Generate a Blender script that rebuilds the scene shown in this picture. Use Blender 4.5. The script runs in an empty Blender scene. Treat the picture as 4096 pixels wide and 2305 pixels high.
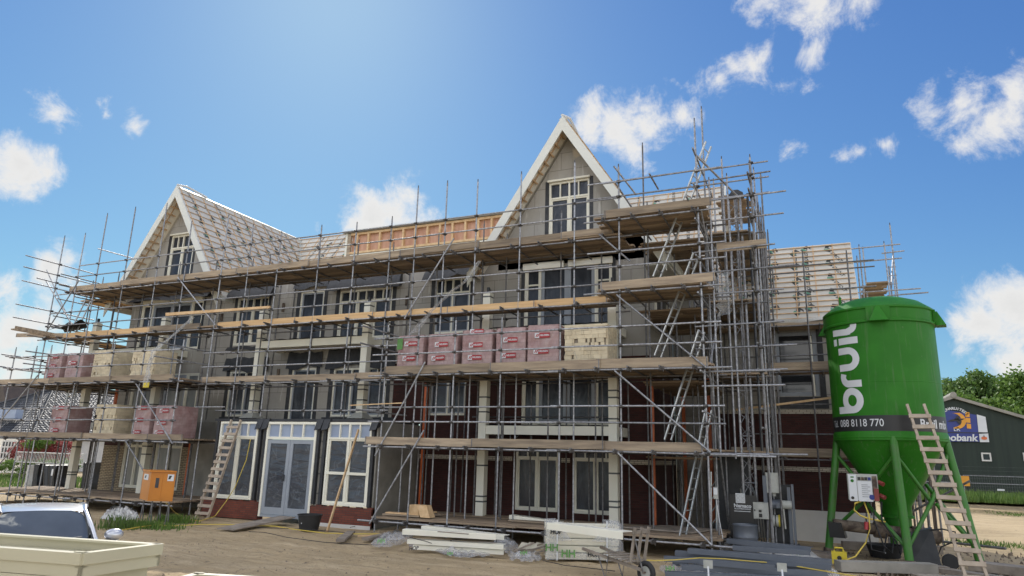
import bpy, math, random
import numpy as np
from mathutils import Vector, Matrix
random.seed(7)
D = bpy.data
SC = bpy.context.scene
SUN_EL, SUN_E, SKY_STR, EXPO, SKY_SAT, SKY_VAL, CLOUD, KS, KG, CLOUD_FILL = 38.5, 2.7, .12, .8, 1.05, 1.0, 4.4, (40., 40., 7.), (.375, .505, 1.01), 2.3
COL = SC.collection
U = random.uniform
# ------------------------------------------------------------------ camera (solved from the vanishing points of the facade)
FPX = 2740.0
_c = (2048.0, 1152.5)
def _ray(x, y): return np.array([x - _c[0], -(y - _c[1]), -FPX])
_X = -_ray(-4438, 1631); _Y = _ray(3300, 1860); _Z = _ray(2320, -9900)
_M = np.stack([v / np.linalg.norm(v) for v in (_X, _Y, _Z)])
_u, _s, _v = np.linalg.svd(_M)
RC = _u @ _v
EYE = 2.2
def P(px, py, X=None, Y=None, Z=None):
    """world point seen at a photo pixel, on one given real plane"""
    d = RC @ _ray(px, py)
    if Y is not None: t = Y / d[1]
    elif X is not None: t = X / d[0]
    else: t = (Z - EYE) / d[2]
    return Vector((d[0] * t, d[1] * t, EYE + d[2] * t))
cam = D.objects.new('camera', D.cameras.new('camera'))
COL.objects.link(cam)
cam.matrix_world = Matrix.Translation((0, 0, EYE)) @ Matrix([list(r) for r in RC]).to_4x4()
cam.data.sensor_width = 36; cam.data.lens = FPX / 4096 * 36
cam.data.clip_start = 0.05; cam.data.clip_end = 3000
SC.camera = cam

# ------------------------------------------------------------------ materials
def nt(name):
    m = D.materials.new(name); m.use_nodes = True
    n = m.node_tree.nodes; l = m.node_tree.links
    return m, n, l, n['Principled BSDF']
def C(c): return (c[0], c[1], c[2], 1.0)
def mixc(n, l, fac, a, b, blend='MIX'):
    x = n.new('ShaderNodeMix'); x.data_type = 'RGBA'; x.blend_type = blend
    for s, v in ((x.inputs[0], fac), (x.inputs[6], a), (x.inputs[7], b)):
        if hasattr(v, 'links') or hasattr(v, 'is_linked'): l.new(v, s)
        elif isinstance(v, (int, float)): s.default_value = v
        else: s.default_value = C(v)
    return x.outputs[2]
def noise(n, l, scale, detail=4, vec=None, rough=.55, dist=0):
    t = n.new('ShaderNodeTexNoise'); t.inputs['Scale'].default_value = scale
    t.inputs['Detail'].default_value = detail; t.inputs['Roughness'].default_value = rough
    t.inputs['Distortion'].default_value = dist
    if vec is None: vec = objc(n)
    l.new(vec, t.inputs['Vector']); return t.outputs['Fac']
def objc(n): return n.new('ShaderNodeTexCoord').outputs['Object']
def mapv(n, l, vec, scale):
    m = n.new('ShaderNodeMapping'); m.inputs['Scale'].default_value = scale
    l.new(vec, m.inputs['Vector']); return m.outputs[0]
def ramp(n, l, fac, a, b):
    m = n.new('ShaderNodeMapRange'); m.inputs[1].default_value = a; m.inputs[2].default_value = b
    l.new(fac, m.inputs[0]); return m.outputs[0]
def bump(n, l, h, strength, dist, bs):
    b = n.new('ShaderNodeBump'); b.inputs['Strength'].default_value = strength; b.inputs['Distance'].default_value = dist
    l.new(h, b.inputs['Height']); l.new(b.outputs[0], bs.inputs['Normal'])
def pm(name, c1, c2=None, scale=4, rough=.7, metal=0.0, bmp=0, bsc=30, var=0, stretch=None, island=False, detail=4, trans=0, alpha=1, coat=0, lo=.35, hi=.65, spec=.5):
    m, n, l, b = nt(name)
    vec = objc(n)
    if stretch: vec = mapv(n, l, vec, stretch)
    c2 = c2 or tuple(x * .8 for x in c1)
    col = mixc(n, l, ramp(n, l, noise(n, l, scale, detail, vec), lo, hi), c1, c2)
    if var:
        if island:
            r = n.new('ShaderNodeNewGeometry').outputs['Random Per Island']
        else: r = n.new('ShaderNodeObjectInfo').outputs['Random']
        mr = n.new('ShaderNodeMapRange'); mr.inputs[3].default_value = 1 - var; mr.inputs[4].default_value = 1 + var
        l.new(r, mr.inputs[0])
        h = n.new('ShaderNodeHueSaturation'); l.new(mr.outputs[0], h.inputs['Value']); l.new(col, h.inputs['Color']); col = h.outputs[0]
    l.new(col, b.inputs['Base Color'])
    b.inputs['Roughness'].default_value = rough; b.inputs['Metallic'].default_value = metal
    b.inputs['Specular IOR Level'].default_value = spec
    if trans: b.inputs['Transmission Weight'].default_value = trans
    if coat: b.inputs['Coat Weight'].default_value = coat; b.inputs['Coat Roughness'].default_value = .05
    if alpha < 1: b.inputs['Alpha'].default_value = alpha
    if bmp: bump(n, l, noise(n, l, bsc, 5, vec), bmp, .02, b)
    return m
def brickmat(name, c1, c2, mortar, bw=.22, bh=.0655, ms=.007, rough=.85, msm=.1, var=.4):
    m, n, l, b = nt(name)
    s = n.new('ShaderNodeSeparateXYZ'); l.new(objc(n), s.inputs[0])
    a = n.new('ShaderNodeMath'); l.new(s.outputs[0], a.inputs[0]); l.new(s.outputs[1], a.inputs[1])
    cb = n.new('ShaderNodeCombineXYZ'); l.new(a.outputs[0], cb.inputs[0]); l.new(s.outputs[2], cb.inputs[1])
    t = n.new('ShaderNodeTexBrick'); l.new(cb.outputs[0], t.inputs['Vector'])
    t.inputs['Color1'].default_value = C(c1); t.inputs['Color2'].default_value = C(c2); t.inputs['Mortar'].default_value = C(mortar)
    t.inputs['Scale'].default_value = 1; t.inputs['Brick Width'].default_value = bw; t.inputs['Row Height'].default_value = bh
    t.inputs['Mortar Size'].default_value = ms; t.inputs['Mortar Smooth'].default_value = msm; t.inputs['Bias'].default_value = 0
    f = noise(n, l, 1.2, 5)
    col = mixc(n, l, ramp(n, l, f, .3, .7), t.outputs['Color'], tuple(1 - var for _ in range(3)), 'MULTIPLY')
    l.new(col, b.inputs['Base Color']); b.inputs['Roughness'].default_value = rough
    inv = n.new('ShaderNodeMath'); inv.operation = 'SUBTRACT'; inv.inputs[0].default_value = 1; l.new(t.outputs['Fac'], inv.inputs[1])
    bump(n, l, inv.outputs[0], .6, .01, b)
    return m
M = {}
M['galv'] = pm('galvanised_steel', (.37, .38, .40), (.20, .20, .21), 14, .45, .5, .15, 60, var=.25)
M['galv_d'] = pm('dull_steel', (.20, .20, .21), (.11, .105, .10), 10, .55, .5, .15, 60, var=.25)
M['coupler'] = pm('coupler_steel', (.12, .12, .12), (.07, .06, .055), 25, .5, .7)
M['board'] = pm('weathered_board', (.33, .25, .17), (.19, .14, .095), 3, .85, 0, .4, 18, var=.35, stretch=(.35, 6, 6), island=True)
M['boardY'] = pm('weathered_board_across', (.29, .235, .18), (.17, .135, .105), 3, .85, 0, .4, 18, var=.35, stretch=(6, .35, 6), island=True)
M['toe'] = pm('grey_toe_board', (.36, .285, .20), (.21, .165, .12), 2.2, .85, 0, .35, 14, var=.28, stretch=(.5, 5, 5))
M['toe_new'] = pm('fresh_spruce_board', (.62, .42, .22), (.50, .32, .15), 2.2, .7, 0, .25, 14, var=.10, stretch=(.4, 3, 8))
M['pine'] = pm('new_timber', (.66, .47, .27), (.52, .34, .17), 5, .7, 0, .2, 20, var=.12)
M['batten'] = pm('roof_batten', (.60, .42, .25), (.46, .31, .18), 5, .75, 0, .1, 20, var=.15, island=True)
M['cream'] = pm('cream_paint', (.80, .78, .67), (.75, .73, .62), 1.5, .42, bmp=.03, bsc=40)
M['frame_cream'] = pm('primed_cream_frame', (.50, .465, .33), (.45, .42, .295), 1.5, .4, bmp=.03, bsc=40)
M['fascia'] = pm('pale_fascia', (.66, .67, .62), (.62, .63, .58), 1.2, .5)
M['greyframe'] = pm('grey_frame', (.30, .33, .37), (.27, .30, .34), 2, .4)
M['black'] = pm('black_felt', (.018, .020, .024), (.035, .037, .042), 6, .55, bmp=.5, bsc=7)
M['strap'] = pm('black_strap', (.10, .105, .10), None, 5, .5)
M['concrete'] = pm('bare_concrete', (.30, .285, .25), (.22, .21, .185), 2.0, .9, bmp=.2, bsc=14)
M['soffit'] = pm('raw_soffit', (.86, .82, .72), (.78, .74, .64), 1.4, .8)
M['brick'] = brickmat('dark_red_brick', (.075, .019, .015), (.045, .012, .010), (.040, .024, .02))
M['brick_low'] = brickmat('plinth_brick', (.24, .065, .038), (.16, .042, .028), (.09, .055, .045))
M['brick_cream'] = brickmat('cream_facing_brick', (.50, .42, .29), (.42, .34, .23), (.06, .045, .035), ms=.010)
M['band'] = brickmat('cream_band_brick', (.62, .57, .47), (.55, .50, .41), (.04, .03, .025), bw=.21, bh=.0655, ms=.006, var=.15)
M['orange'] = pm('orange_pipe', (.62, .15, .045), (.50, .11, .03), 4, .45)
M['white'] = pm('white_board', (.62, .61, .58), (.54, .53, .50), 1.5, .7, bmp=.05)
M['alu'] = pm('aluminium', (.50, .51, .50), (.38, .39, .38), 6, .35, .7, var=.1)
M['plyw'] = pm('pink_plywood', (.60, .36, .25), (.48, .26, .17), 2.5, .8, stretch=(2, 2, .6), detail=6)
M['tile'] = pm('glazed_tile', (.05, .055, .065), (.03, .033, .04), 3, .6, spec=.25)
M['tile_brown'] = pm('brown_tile', (.09, .065, .05), (.06, .045, .035), 3, .6)
M['darkgrey'] = pm('dark_steel', (.05, .052, .056), (.035, .037, .04), 4, .5, .3)
M['grey_profile'] = pm('grey_coated_profile', (.12, .135, .16), (.10, .115, .14), 2, .38, .1)
M['rubber'] = pm('rubber', (.02, .02, .021), None, 5, .7)
M['clod'] = pm('sand_clod', (.20, .16, .115), (.12, .095, .07), 9, .95)
M['rust'] = pm('dirty_machine', (.20, .16, .12), (.07, .05, .04), 6, .8, .2, .4, 20, lo=.4, hi=.6)
M['silo'] = pm('silo_green', (.024, .165, .010), (.018, .135, .008), 1.4, .45, bmp=.02, bsc=3, spec=.22)
M['silo_dirty'] = pm('silo_leg_green', (.032, .165, .012), (.07, .13, .045), 5, .5, lo=.45, hi=.8)
def silomat():
    m = M['silo']; n = m.node_tree.nodes; l = m.node_tree.links; b = n['Principled BSDF']
    src = b.inputs['Base Color'].links[0].from_socket
    f = ramp(n, l, noise(n, l, 2.2, 6, mapv(n, l, objc(n), (5, 5, .30)), .7), .56, .80)
    c = mixc(n, l, f, src, (.10, .15, .07))
    f2 = ramp(n, l, noise(n, l, 3.5, 6, objc(n), .75), .66, .72)
    c = mixc(n, l, f2, c, (.16, .18, .12))
    l.new(c, b.inputs['Base Color'])
    r = n.new('ShaderNodeMapRange'); r.inputs[3].default_value = .36; r.inputs[4].default_value = .62; l.new(noise(n, l, 1.7, 6), r.inputs[0]); l.new(r.outputs[0], b.inputs['Roughness'])
silomat()
M['white_print'] = pm('white_print', (.62, .64, .66), (.58, .60, .62), 2, .45)
M['black_print'] = pm('black_print', (.016, .016, .018), None, 2, .45)
M['grey_print'] = pm('grey_print', (.05, .055, .055), None, 2, .6)
M['green_print'] = pm('green_print', (.10, .30, .20), None, 2, .6)
M['lime_print'] = pm('lime_print', (.12, .30, .08), None, 2, .6)
M['yellow'] = pm('yellow_plastic', (.60, .48, .03), None, 2, .4)
M['cable_y'] = pm('yellow_cable', (.62, .47, .08), None, 2, .5)
M['redlabel'] = pm('red_label', (.36, .022, .028), (.30, .018, .022), 3, .4)
M['orange_cab'] = pm('orange_cabinet', (.52, .185, .012), (.45, .155, .010), 1.5, .45, bmp=.04)
M['wood_old'] = pm('old_timber', (.30, .26, .215), (.19, .16, .13), 3, .85, bmp=.4, bsc=12, stretch=(1, 1, 1))
M['ladder_wood'] = pm('ladder_wood', (.42, .35, .27), (.32, .26, .20), 5, .8, bmp=.2, bsc=25)
M['carpaint'] = pm('silver_paint', (.50, .52, .56), (.48, .50, .54), 2, .3, .6, coat=.8)
M['carblack'] = pm('car_trim', (.015, .015, .017), None, 2, .3)
M['chrome'] = pm('chrome', (.6, .6, .6), None, 2, .12, 1.0)
M['bark'] = pm('bark', (.10, .08, .06), (.06, .05, .04), 8, .9, bmp=.5)
M['barn'] = pm('barn_cladding', (.010, .021, .016), (.017, .030, .022), .8, .7, stretch=(5, 5, .25))
M['blue_sign'] = pm('blue_sign', (.012, .03, .22), None, 2, .4)
M['orange_sign'] = pm('orange_sign', (.75, .33, .02), None, 2, .4)
M['ltgrey'] = pm('light_grey_box', (.42, .43, .40), (.34, .35, .32), 6, .5)
M['hedge'] = None
def sheet_glass():
    m, n, l, b = nt('foil_covered_glass')
    v = mapv(n, l, objc(n), (1, 1, .45))
    f = noise(n, l, 1.6, 5, v, .6, 1.2)
    l.new(mixc(n, l, ramp(n, l, f, .35, .75), (.018, .021, .028), (.06, .066, .078)), b.inputs['Base Color'])
    b.inputs['Roughness'].default_value = .2
    bump(n, l, noise(n, l, 3.5, 4, v, .6, 2.0), .5, .03, b)
    return m
M['glass'] = sheet_glass()
def bayfoil():
    m, n, l, b = nt('bay_foil')
    v = mapv(n, l, objc(n), (1, 1, .5))
    f = noise(n, l, 1.1, 3, v, .5, .4)
    l.new(mixc(n, l, ramp(n, l, f, .35, .7), (.045, .052, .065), (.085, .095, .11)), b.inputs['Base Color'])
    b.inputs['Roughness'].default_value = .22
    c0 = b.inputs['Base Color'].links[0].from_socket
    st = noise(n, l, 1.1, 2, mapv(n, l, objc(n), (1.5, 1, 1.1)), .5, 1.0)
    ab = n.new('ShaderNodeMath'); ab.operation = 'SUBTRACT'; l.new(st, ab.inputs[0]); ab.inputs[1].default_value = .5
    ab2 = n.new('ShaderNodeMath'); ab2.operation = 'ABSOLUTE'; l.new(ab.outputs[0], ab2.inputs[0])
    l.new(mixc(n, l, ramp(n, l, ab2.outputs[0], .016, .0), c0, (.105, .118, .135)), b.inputs['Base Color'])  # pale streaks in the colour stand in for glints on the foil folds
    wv = n.new('ShaderNodeTexNoise'); wv.inputs['Scale'].default_value = 2.6; wv.inputs['Detail'].default_value = 2; wv.inputs['Distortion'].default_value = .6
    l.new(mapv(n, l, objc(n), (.6, 1, 1.6)), wv.inputs['Vector'])
    bump(n, l, wv.outputs['Fac'], .8, .05, b)
    return m
M['glass_bay'] = bayfoil()
M['glass_light'] = pm('frosted_pane', (.30, .36, .47), (.26, .31, .42), 2, .35, bmp=.1, bsc=4)
M['glass_pale'] = pm('pale_foil_pane', (.16, .18, .185), (.30, .30, .28), 1.6, .25, bmp=.35, bsc=3, stretch=(1, 1, .4))
M['glass_dark'] = pm('dark_window', (.02, .023, .028), None, 2, .08)
M['carglass'] = pm('car_glass', (.13, .14, .14), None, 2, .03, metal=.35, spec=1.0)
def foil(name, col, alpha, rough=.3):
    m, n, l, b = nt(name)
    b.inputs['Base Color'].default_value = C(col); b.inputs['Roughness'].default_value = rough
    f = noise(n, l, 9, 4, None, .6, 1.5)
    r = n.new('ShaderNodeMapRange'); r.inputs[3].default_value = alpha - .22; r.inputs[4].default_value = min(1, alpha + .3)
    l.new(f, r.inputs[0]); l.new(r.outputs[0], b.inputs['Alpha'])
    bump(n, l, noise(n, l, 14, 4, None, .6, 1.5), .6, .03, b)
    return m
M['foil'] = foil('clear_foil', (.62, .64, .66), .30, .2)
M['foil_white'] = foil('milky_foil', (.70, .70, .68), .8, .4)
def wrapmat():
    m, n, l, b = nt('foil_wrapped_red_bricks')
    f = noise(n, l, 2.2, 6, mapv(n, l, objc(n), (1, 1, .55)), .65, 1.2)
    s = n.new('ShaderNodeSeparateXYZ'); l.new(objc(n), s.inputs[0])
    a = n.new('ShaderNodeMath'); l.new(s.outputs[0], a.inputs[0]); l.new(s.outputs[1], a.inputs[1])
    cb = n.new('ShaderNodeCombineXYZ'); l.new(a.outputs[0], cb.inputs[0]); l.new(s.outputs[2], cb.inputs[1])
    t = n.new('ShaderNodeTexBrick'); l.new(cb.outputs[0], t.inputs['Vector'])
    t.inputs['Color1'].default_value = (1, 1, 1, 1); t.inputs['Color2'].default_value = (.88, .86, .86, 1); t.inputs['Mortar'].default_value = (.78, .76, .76, 1)
    t.inputs['Scale'].default_value = 1; t.inputs['Brick Width'].default_value = .21; t.inputs['Row Height'].default_value = .105; t.inputs['Mortar Size'].default_value = .006
    c = mixc(n, l, ramp(n, l, f, .3, .72), (.32, .18, .175), (.48, .37, .355))
    l.new(mixc(n, l, 1.0, c, t.outputs['Color'], 'MULTIPLY'), b.inputs['Base Color'])
    b.inputs['Roughness'].default_value = .3
    bump(n, l, noise(n, l, 6, 5, mapv(n, l, objc(n), (1, 1, .35)), .6, 1.5), .7, .04, b)
    return m
M['wrap'] = wrapmat()
M['creambrick'] = pm('cream_loose_brick', (.64, .56, .40), (.55, .47, .33), 4, .85, var=.12, island=True)
def plaster():
    m, n, l, b = nt('sand_lime_blocks')
    s = n.new('ShaderNodeSeparateXYZ'); l.new(objc(n), s.inputs[0])
    a = n.new('ShaderNodeMath'); l.new(s.outputs[0], a.inputs[0]); l.new(s.outputs[1], a.inputs[1])
    cb = n.new('ShaderNodeCombineXYZ'); l.new(a.outputs[0], cb.inputs[0]); l.new(s.outputs[2], cb.inputs[1])
    t = n.new('ShaderNodeTexBrick'); l.new(cb.outputs[0], t.inputs['Vector'])
    t.inputs['Color1'].default_value = (.40, .385, .355, 1); t.inputs['Color2'].default_value = (.34, .33, .305, 1); t.inputs['Mortar'].default_value = (.20, .19, .175, 1)
    t.inputs['Scale'].default_value = 1; t.inputs['Brick Width'].default_value = .95; t.inputs['Row Height'].default_value = .62; t.inputs['Mortar Size'].default_value = .009
    f = ramp(n, l, noise(n, l, .9, 6, mapv(n, l, objc(n), (1, 1, .5)), .65), .35, .7)
    c = mixc(n, l, f, t.outputs['Color'], (.80, .78, .74), 'MULTIPLY')
    g = ramp(n, l, noise(n, l, 2.3, 3, mapv(n, l, objc(n), (2.5, 2.5, .35))), .62, .72)
    c = mixc(n, l, g, c, (.50, .49, .46))
    g2 = ramp(n, l, noise(n, l, 1.6, 5, mapv(n, l, objc(n), (3.0, 3.0, .25)), .7), .60, .75)
    c = mixc(n, l, g2, c, (.22, .21, .19))
    g3 = ramp(n, l, noise(n, l, .7, 2), .70, .73)
    c = mixc(n, l, g3, c, (.50, .44, .34))
    l.new(c, b.inputs['Base Color']); b.inputs['Roughness'].default_value = .9
    bump(n, l, noise(n, l, 16, 5), .15, .01, b)
    return m
M['plaster'] = plaster()
def membrane():
    m, n, l, b = nt('roof_membrane')
    f = noise(n, l, 1.3, 5)
    l.new(mixc(n, l, ramp(n, l, f, .3, .7), (.56, .54, .485), (.48, .465, .42)), b.inputs['Base Color'])
    b.inputs['Roughness'].default_value = .45
    bump(n, l, noise(n, l, 4, 3), .25, .03, b)
    return m
M['membrane'] = membrane()
def sand():
    m, n, l, b = nt('site_sand')
    v = objc(n)
    f1 = ramp(n, l, noise(n, l, .22, 6, v, .6, .6), .35, .68)
    c = mixc(n, l, f1, (.47, .365, .225), (.36, .28, .17))
    vs = mapv(n, l, v, (.45, 2.2, 1))
    f2 = ramp(n, l, noise(n, l, 1.1, 6, vs, .65, .8), .48, .72)
    c = mixc(n, l, f2, c, (.55, .44, .29))
    f3 = ramp(n, l, noise(n, l, 5.5, 5, v, .7), .60, .70)
    c = mixc(n, l, f3, c, (.15, .12, .09))
    f5 = ramp(n, l, noise(n, l, 45, 3, v, .7), .62, .72)
    c = mixc(n, l, f5, c, (.17, .14, .11))
    s = n.new('ShaderNodeSeparateXYZ'); l.new(v, s.inputs[0])
    l.new(c, b.inputs['Base Color']); b.inputs['Roughness'].default_value = .95; b.inputs['Specular IOR Level'].default_value = .15
    ad = n.new('ShaderNodeMath'); l.new(noise(n, l, 3, 8, v, .75), ad.inputs[0]); l.new(noise(n, l, 1.1, 6, vs, .65, .8), ad.inputs[1])
    bump(n, l, ad.outputs[0], .8, .12, b)
    return m
M['sand'] = sand()
def leafmat(name, c1, c2, tr=.35):
    m, n, l, b = nt(name)
    r = n.new('ShaderNodeNewGeometry').outputs['Random Per Island']
    c = mixc(n, l, r, c1, c2)
    l.new(c, b.inputs['Base Color']); b.inputs['Roughness'].default_value = .6
    tb = n.new('ShaderNodeBsdfTranslucent'); l.new(c, tb.inputs[0])
    mx = n.new('ShaderNodeMixShader'); mx.inputs[0].default_value = tr
    l.new(b.outputs[0], mx.inputs[1]); l.new(tb.outputs[0], mx.inputs[2])
    l.new(mx.outputs[0], n['Material Output'].inputs[0]); return m
M['leaf'] = leafmat('leaf_green', (.06, .13, .02), (.17, .27, .05))
M['leaf_dark'] = leafmat('leaf_dark', (.05, .11, .025), (.15, .24, .05))
M['leaf_red'] = leafmat('leaf_red', (.22, .04, .045), (.36, .10, .09), .35)
M['grass'] = leafmat('grass_blade', (.055, .12, .02), (.12, .19, .04), .35)

# ------------------------------------------------------------------ mesh helpers
ORG = {}
class MB:
    def __init__(s, mat=None): s.v = []; s.f = []; s.m = []; s.mats = []; s.mat = mat
    def mi(s, mat):
        mat = mat or s.mat
        if isinstance(mat, str): mat = M[mat]
        if mat not in s.mats: s.mats.append(mat)
        return s.mats.index(mat)
    def add(s, vs, fs, mat=None):
        k = len(s.v); i = s.mi(mat); s.v += [tuple(x) for x in vs]
        for f in fs: s.f.append([k + a for a in f]); s.m.append(i)
    def hexa(s, p, mat=None): s.add(p, [(0, 3, 2, 1), (4, 5, 6, 7), (0, 1, 5, 4), (1, 2, 6, 5), (2, 3, 7, 6), (3, 0, 4, 7)], mat)
    def box(s, a, b, mat=None):
        (x0, y0, z0), (x1, y1, z1) = a, b
        s.hexa([(x0, y0, z0), (x1, y0, z0), (x1, y1, z0), (x0, y1, z0), (x0, y0, z1), (x1, y0, z1), (x1, y1, z1), (x0, y1, z1)], mat)
    def beam(s, p, q, w, h, mat=None, up=(0, 0, 1)):
        p = Vector(p); q = Vector(q); d = (q - p).normalized(); up = Vector(up)
        if abs(d.dot(up)) > .99: up = Vector((0, 1, 0))
        r = d.cross(up).normalized() * (w / 2); u = r.cross(d).normalized() * (h / 2)
        s.hexa([p - r - u, p + r - u, q + r - u, q - r - u, p - r + u, p + r + u, q + r + u, q - r + u], mat)
    def tube(s, pts, r, mat=None, n=8, cap=True, r2=None):
        pts = [Vector(p) for p in pts]; rings = []
        for i, p in enumerate(pts):
            d = (pts[min(i + 1, len(pts) - 1)] - pts[max(i - 1, 0)]).normalized()
            a = Vector((0, 0, 1)) if abs(d.z) < .9 else Vector((1, 0, 0))
            u = d.cross(a).normalized(); w = d.cross(u)
            rr = r if r2 is None else r + (r2 - r) * i / (len(pts) - 1)
            rings.append([p + (u * math.cos(t) + w * math.sin(t)) * rr for t in [2 * math.pi * k / n for k in range(n)]])
        vs = [x for g in rings for x in g]; fs = []
        for i in range(len(pts) - 1):
            for k in range(n): fs.append((i * n + k, i * n + (k + 1) % n, (i + 1) * n + (k + 1) % n, (i + 1) * n + k))
        if cap: fs += [tuple(range(n))[::-1], tuple((len(pts) - 1) * n + k for k in range(n))]
        s.add(vs, fs, mat)
    def prism(s, pts, ext, mat=None):
        n = len(pts); e = Vector(ext); a = [Vector(p) for p in pts]; b = [p + e for p in a]
        s.add(a + b, [tuple(range(n))[::-1], tuple(range(n, 2 * n))] + [(i, (i + 1) % n, n + (i + 1) % n, n + i) for i in range(n)], mat)
    def lathe(s, prof, c, mat=None, n=48, close=False):
        vs = []; fs = []
        for r, z in prof:
            for k in range(n):
                t = 2 * math.pi * k / n; vs.append((c[0] + r * math.cos(t), c[1] + r * math.sin(t), c[2] + z))
        for i in range(len(prof) - 1):
            for k in range(n): fs.append((i * n + k, i * n + (k + 1) % n, (i + 1) * n + (k + 1) % n, (i + 1) * n + k))
        s.add(vs, fs, mat)
    def grid(s, fn, nu, nv, mat=None):
        vs = [fn(i / nu, j / nv) for j in range(nv + 1) for i in range(nu + 1)]
        fs = [(j * (nu + 1) + i, j * (nu + 1) + i + 1, (j + 1) * (nu + 1) + i + 1, (j + 1) * (nu + 1) + i) for j in range(nv) for i in range(nu)]
        s.add(vs, fs, mat)
    def each(s, name, parent=None, smooth=None, label=None):
        """every separate piece becomes a part of its own"""
        par = list(range(len(s.v)))
        def fd(a):
            while par[a] != a: par[a] = par[par[a]]; a = par[a]
            return a
        for f in s.f:
            for a in f[1:]: par[fd(a)] = fd(f[0])
        g = {}
        for f, m in zip(s.f, s.m): g.setdefault(fd(f[0]), []).append((f, m))
        last = None
        for fs in g.values():
            q = MB(); ids = {}
            for f, m in fs:
                for a in f:
                    if a not in ids: ids[a] = len(q.v); q.v.append(s.v[a])
                mt = s.mats[m]
                if mt not in q.mats: q.mats.append(mt)
                q.f.append([ids[a] for a in f]); q.m.append(q.mats.index(mt))
            last = q.build(name, parent, smooth, label)
        return last
    def build(s, name, parent=None, smooth=None, label=None):
        me = D.meshes.new(name); o = D.objects.new(name, me)
        org = ORG.get(parent.name, Vector()) if parent else Vector()
        me.from_pydata([(x - org[0], y - org[1], z - org[2]) for x, y, z in s.v], [], s.f)
        for m in s.mats: me.materials.append(m)
        me.polygons.foreach_set('material_index', s.m)
        if smooth is not None:
            me.polygons.foreach_set('use_smooth', [True] * len(me.polygons)); me.set_sharp_from_angle(angle=math.radians(smooth))
        me.update(); COL.objects.link(o)
        if parent: o.parent = parent; ORG[o.name] = org
        if label: o['label'] = label
        return o
def thing(name, label, cat, loc=(0, 0, 0), group=None):
    o = D.objects.new(name, None); COL.objects.link(o); o.location = loc; o.empty_display_size = .3
    ORG[o.name] = Vector(loc); o['label'] = label; o['category'] = cat
    if group: o['group'] = group
    return o
def tag(o, label=None, cat=None, group=None, kind=None):
    for k, v in (('label', label), ('category', cat), ('group', group), ('kind', kind)):
        if v: o[k] = v
    return o
def single(mb, name, label, cat, group=None, smooth=None, loc=None):
    """a thing that is one mesh, origin at its base"""
    zs = min(v[2] for v in mb.v); xs = sum(v[0] for v in mb.v) / len(mb.v); ys = sum(v[1] for v in mb.v) / len(mb.v)
    c = Vector((xs, ys, zs)); mb.v = [(a - xs, b - ys, d - zs) for a, b, d in mb.v]
    o = mb.build(name, None, smooth); o.location = c
    return tag(o, label, cat, group)
def textmesh(s, size=1.0, bold=0.0, space=1.0, subdiv=None):
    cu = D.curves.new('t', 'FONT'); cu.body = s; cu.size = size; cu.offset = bold; cu.space_character = space
    cu.align_x = 'CENTER'; cu.align_y = 'CENTER'; cu.resolution_u = 4
    o = D.objects.new('t', cu); COL.objects.link(o)
    bpy.context.view_layer.update()
    dg = bpy.context.evaluated_depsgraph_get(); me = D.meshes.new_from_object(o.evaluated_get(dg))
    D.objects.remove(o)
    if subdiv:
        import bmesh
        bm = bmesh.new(); bm.from_mesh(me)
        xs = [v.co.x for v in bm.verts]; x = min(xs)
        while x < max(xs):
            x += subdiv
            bmesh.ops.bisect_plane(bm, geom=bm.verts[:] + bm.edges[:] + bm.faces[:], plane_co=(x, 0, 0), plane_no=(1, 0, 0))
        bm.to_mesh(me); bm.free()
    r = ([v.co.copy() for v in me.vertices], [tuple(p.vertices) for p in me.polygons]); D.meshes.remove(me)
    return r
TXT = {}
def put_text(mb, s, size, fn, mat, bold=0, space=1.0, subdiv=None):
    k = (s, size, bold, space, subdiv)
    if k not in TXT: TXT[k] = textmesh(s, size, bold, space, subdiv)
    vs, fs = TXT[k]; mb.add([fn(v.x, v.y) for v in vs], fs, mat)
def frame_fn(o, ex, ey):
    o = Vector(o); ex = Vector(ex); ey = Vector(ey)
    return lambda x, y: o + ex * x + ey * y

# ------------------------------------------------------------------ ground
def build_ground():
    xs = [-260, -180, -120, -90, -70, -55, -45, -38] + [-34 + .5 * i for i in range(30)] + [-19 + .14 * i for i in range(157)] + [3 + .5 * i for i in range(9)] + [8 + i for i in range(1, 13)] + [26, 36, 50, 80, 120, 200]
    ys = [-60, -30, -12, -4] + [.5 * i for i in range(0, 16)] + [8 + .1 * i for i in range(100)] + [.5 * i for i in range(36, 60)] + [31 + i for i in range(10)] + [44, 50, 58, 68, 80, 110, 160, 260, 420]
    import mathutils.noise as mn
    def h(x, y):
        a = mn.noise(Vector((x * .35, y * .35, 0))) * .06 + mn.noise(Vector((x * 1.3, y * 1.3, 4))) * .025
        near = 0
        if 7 < y < 17.5:
            f_ = min(1, (17.5 - y) / 1.5)
            near = mn.noise(Vector((x * 2.6, y * 3.4, 7))) * .035 * f_
            for off in (0, 1.5, 2.3, 3.9): c_ = y - (10.6 + off + .10 * (x + 8) + .25 * math.sin(x * .5 + off)); near -= .035 * f_ * math.exp(-(c_ / .13) ** 2) * (1 + .5 * math.sin(x * 16)); near += .018 * f_ * math.exp(-((abs(c_) - .24) / .07) ** 2)
        if y > 17.2 and x < 1: a *= .3
        if x > 4 and y > 16: a += .10 * mn.noise(Vector((x * .5, y * .5, 9)))
        return a - .03 + near
    vs = [(x, y, h(x, y)) for y in ys for x in xs]; nx = len(xs)
    fs = [(j * nx + i, j * nx + i + 1, (j + 1) * nx + i + 1, (j + 1) * nx + i) for j in range(len(ys) - 1) for i in range(nx - 1)]
    mb = MB('sand'); mb.add(vs, fs); o = mb.build('ground', None, 60); tag(o, kind='structure')
build_ground()
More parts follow.
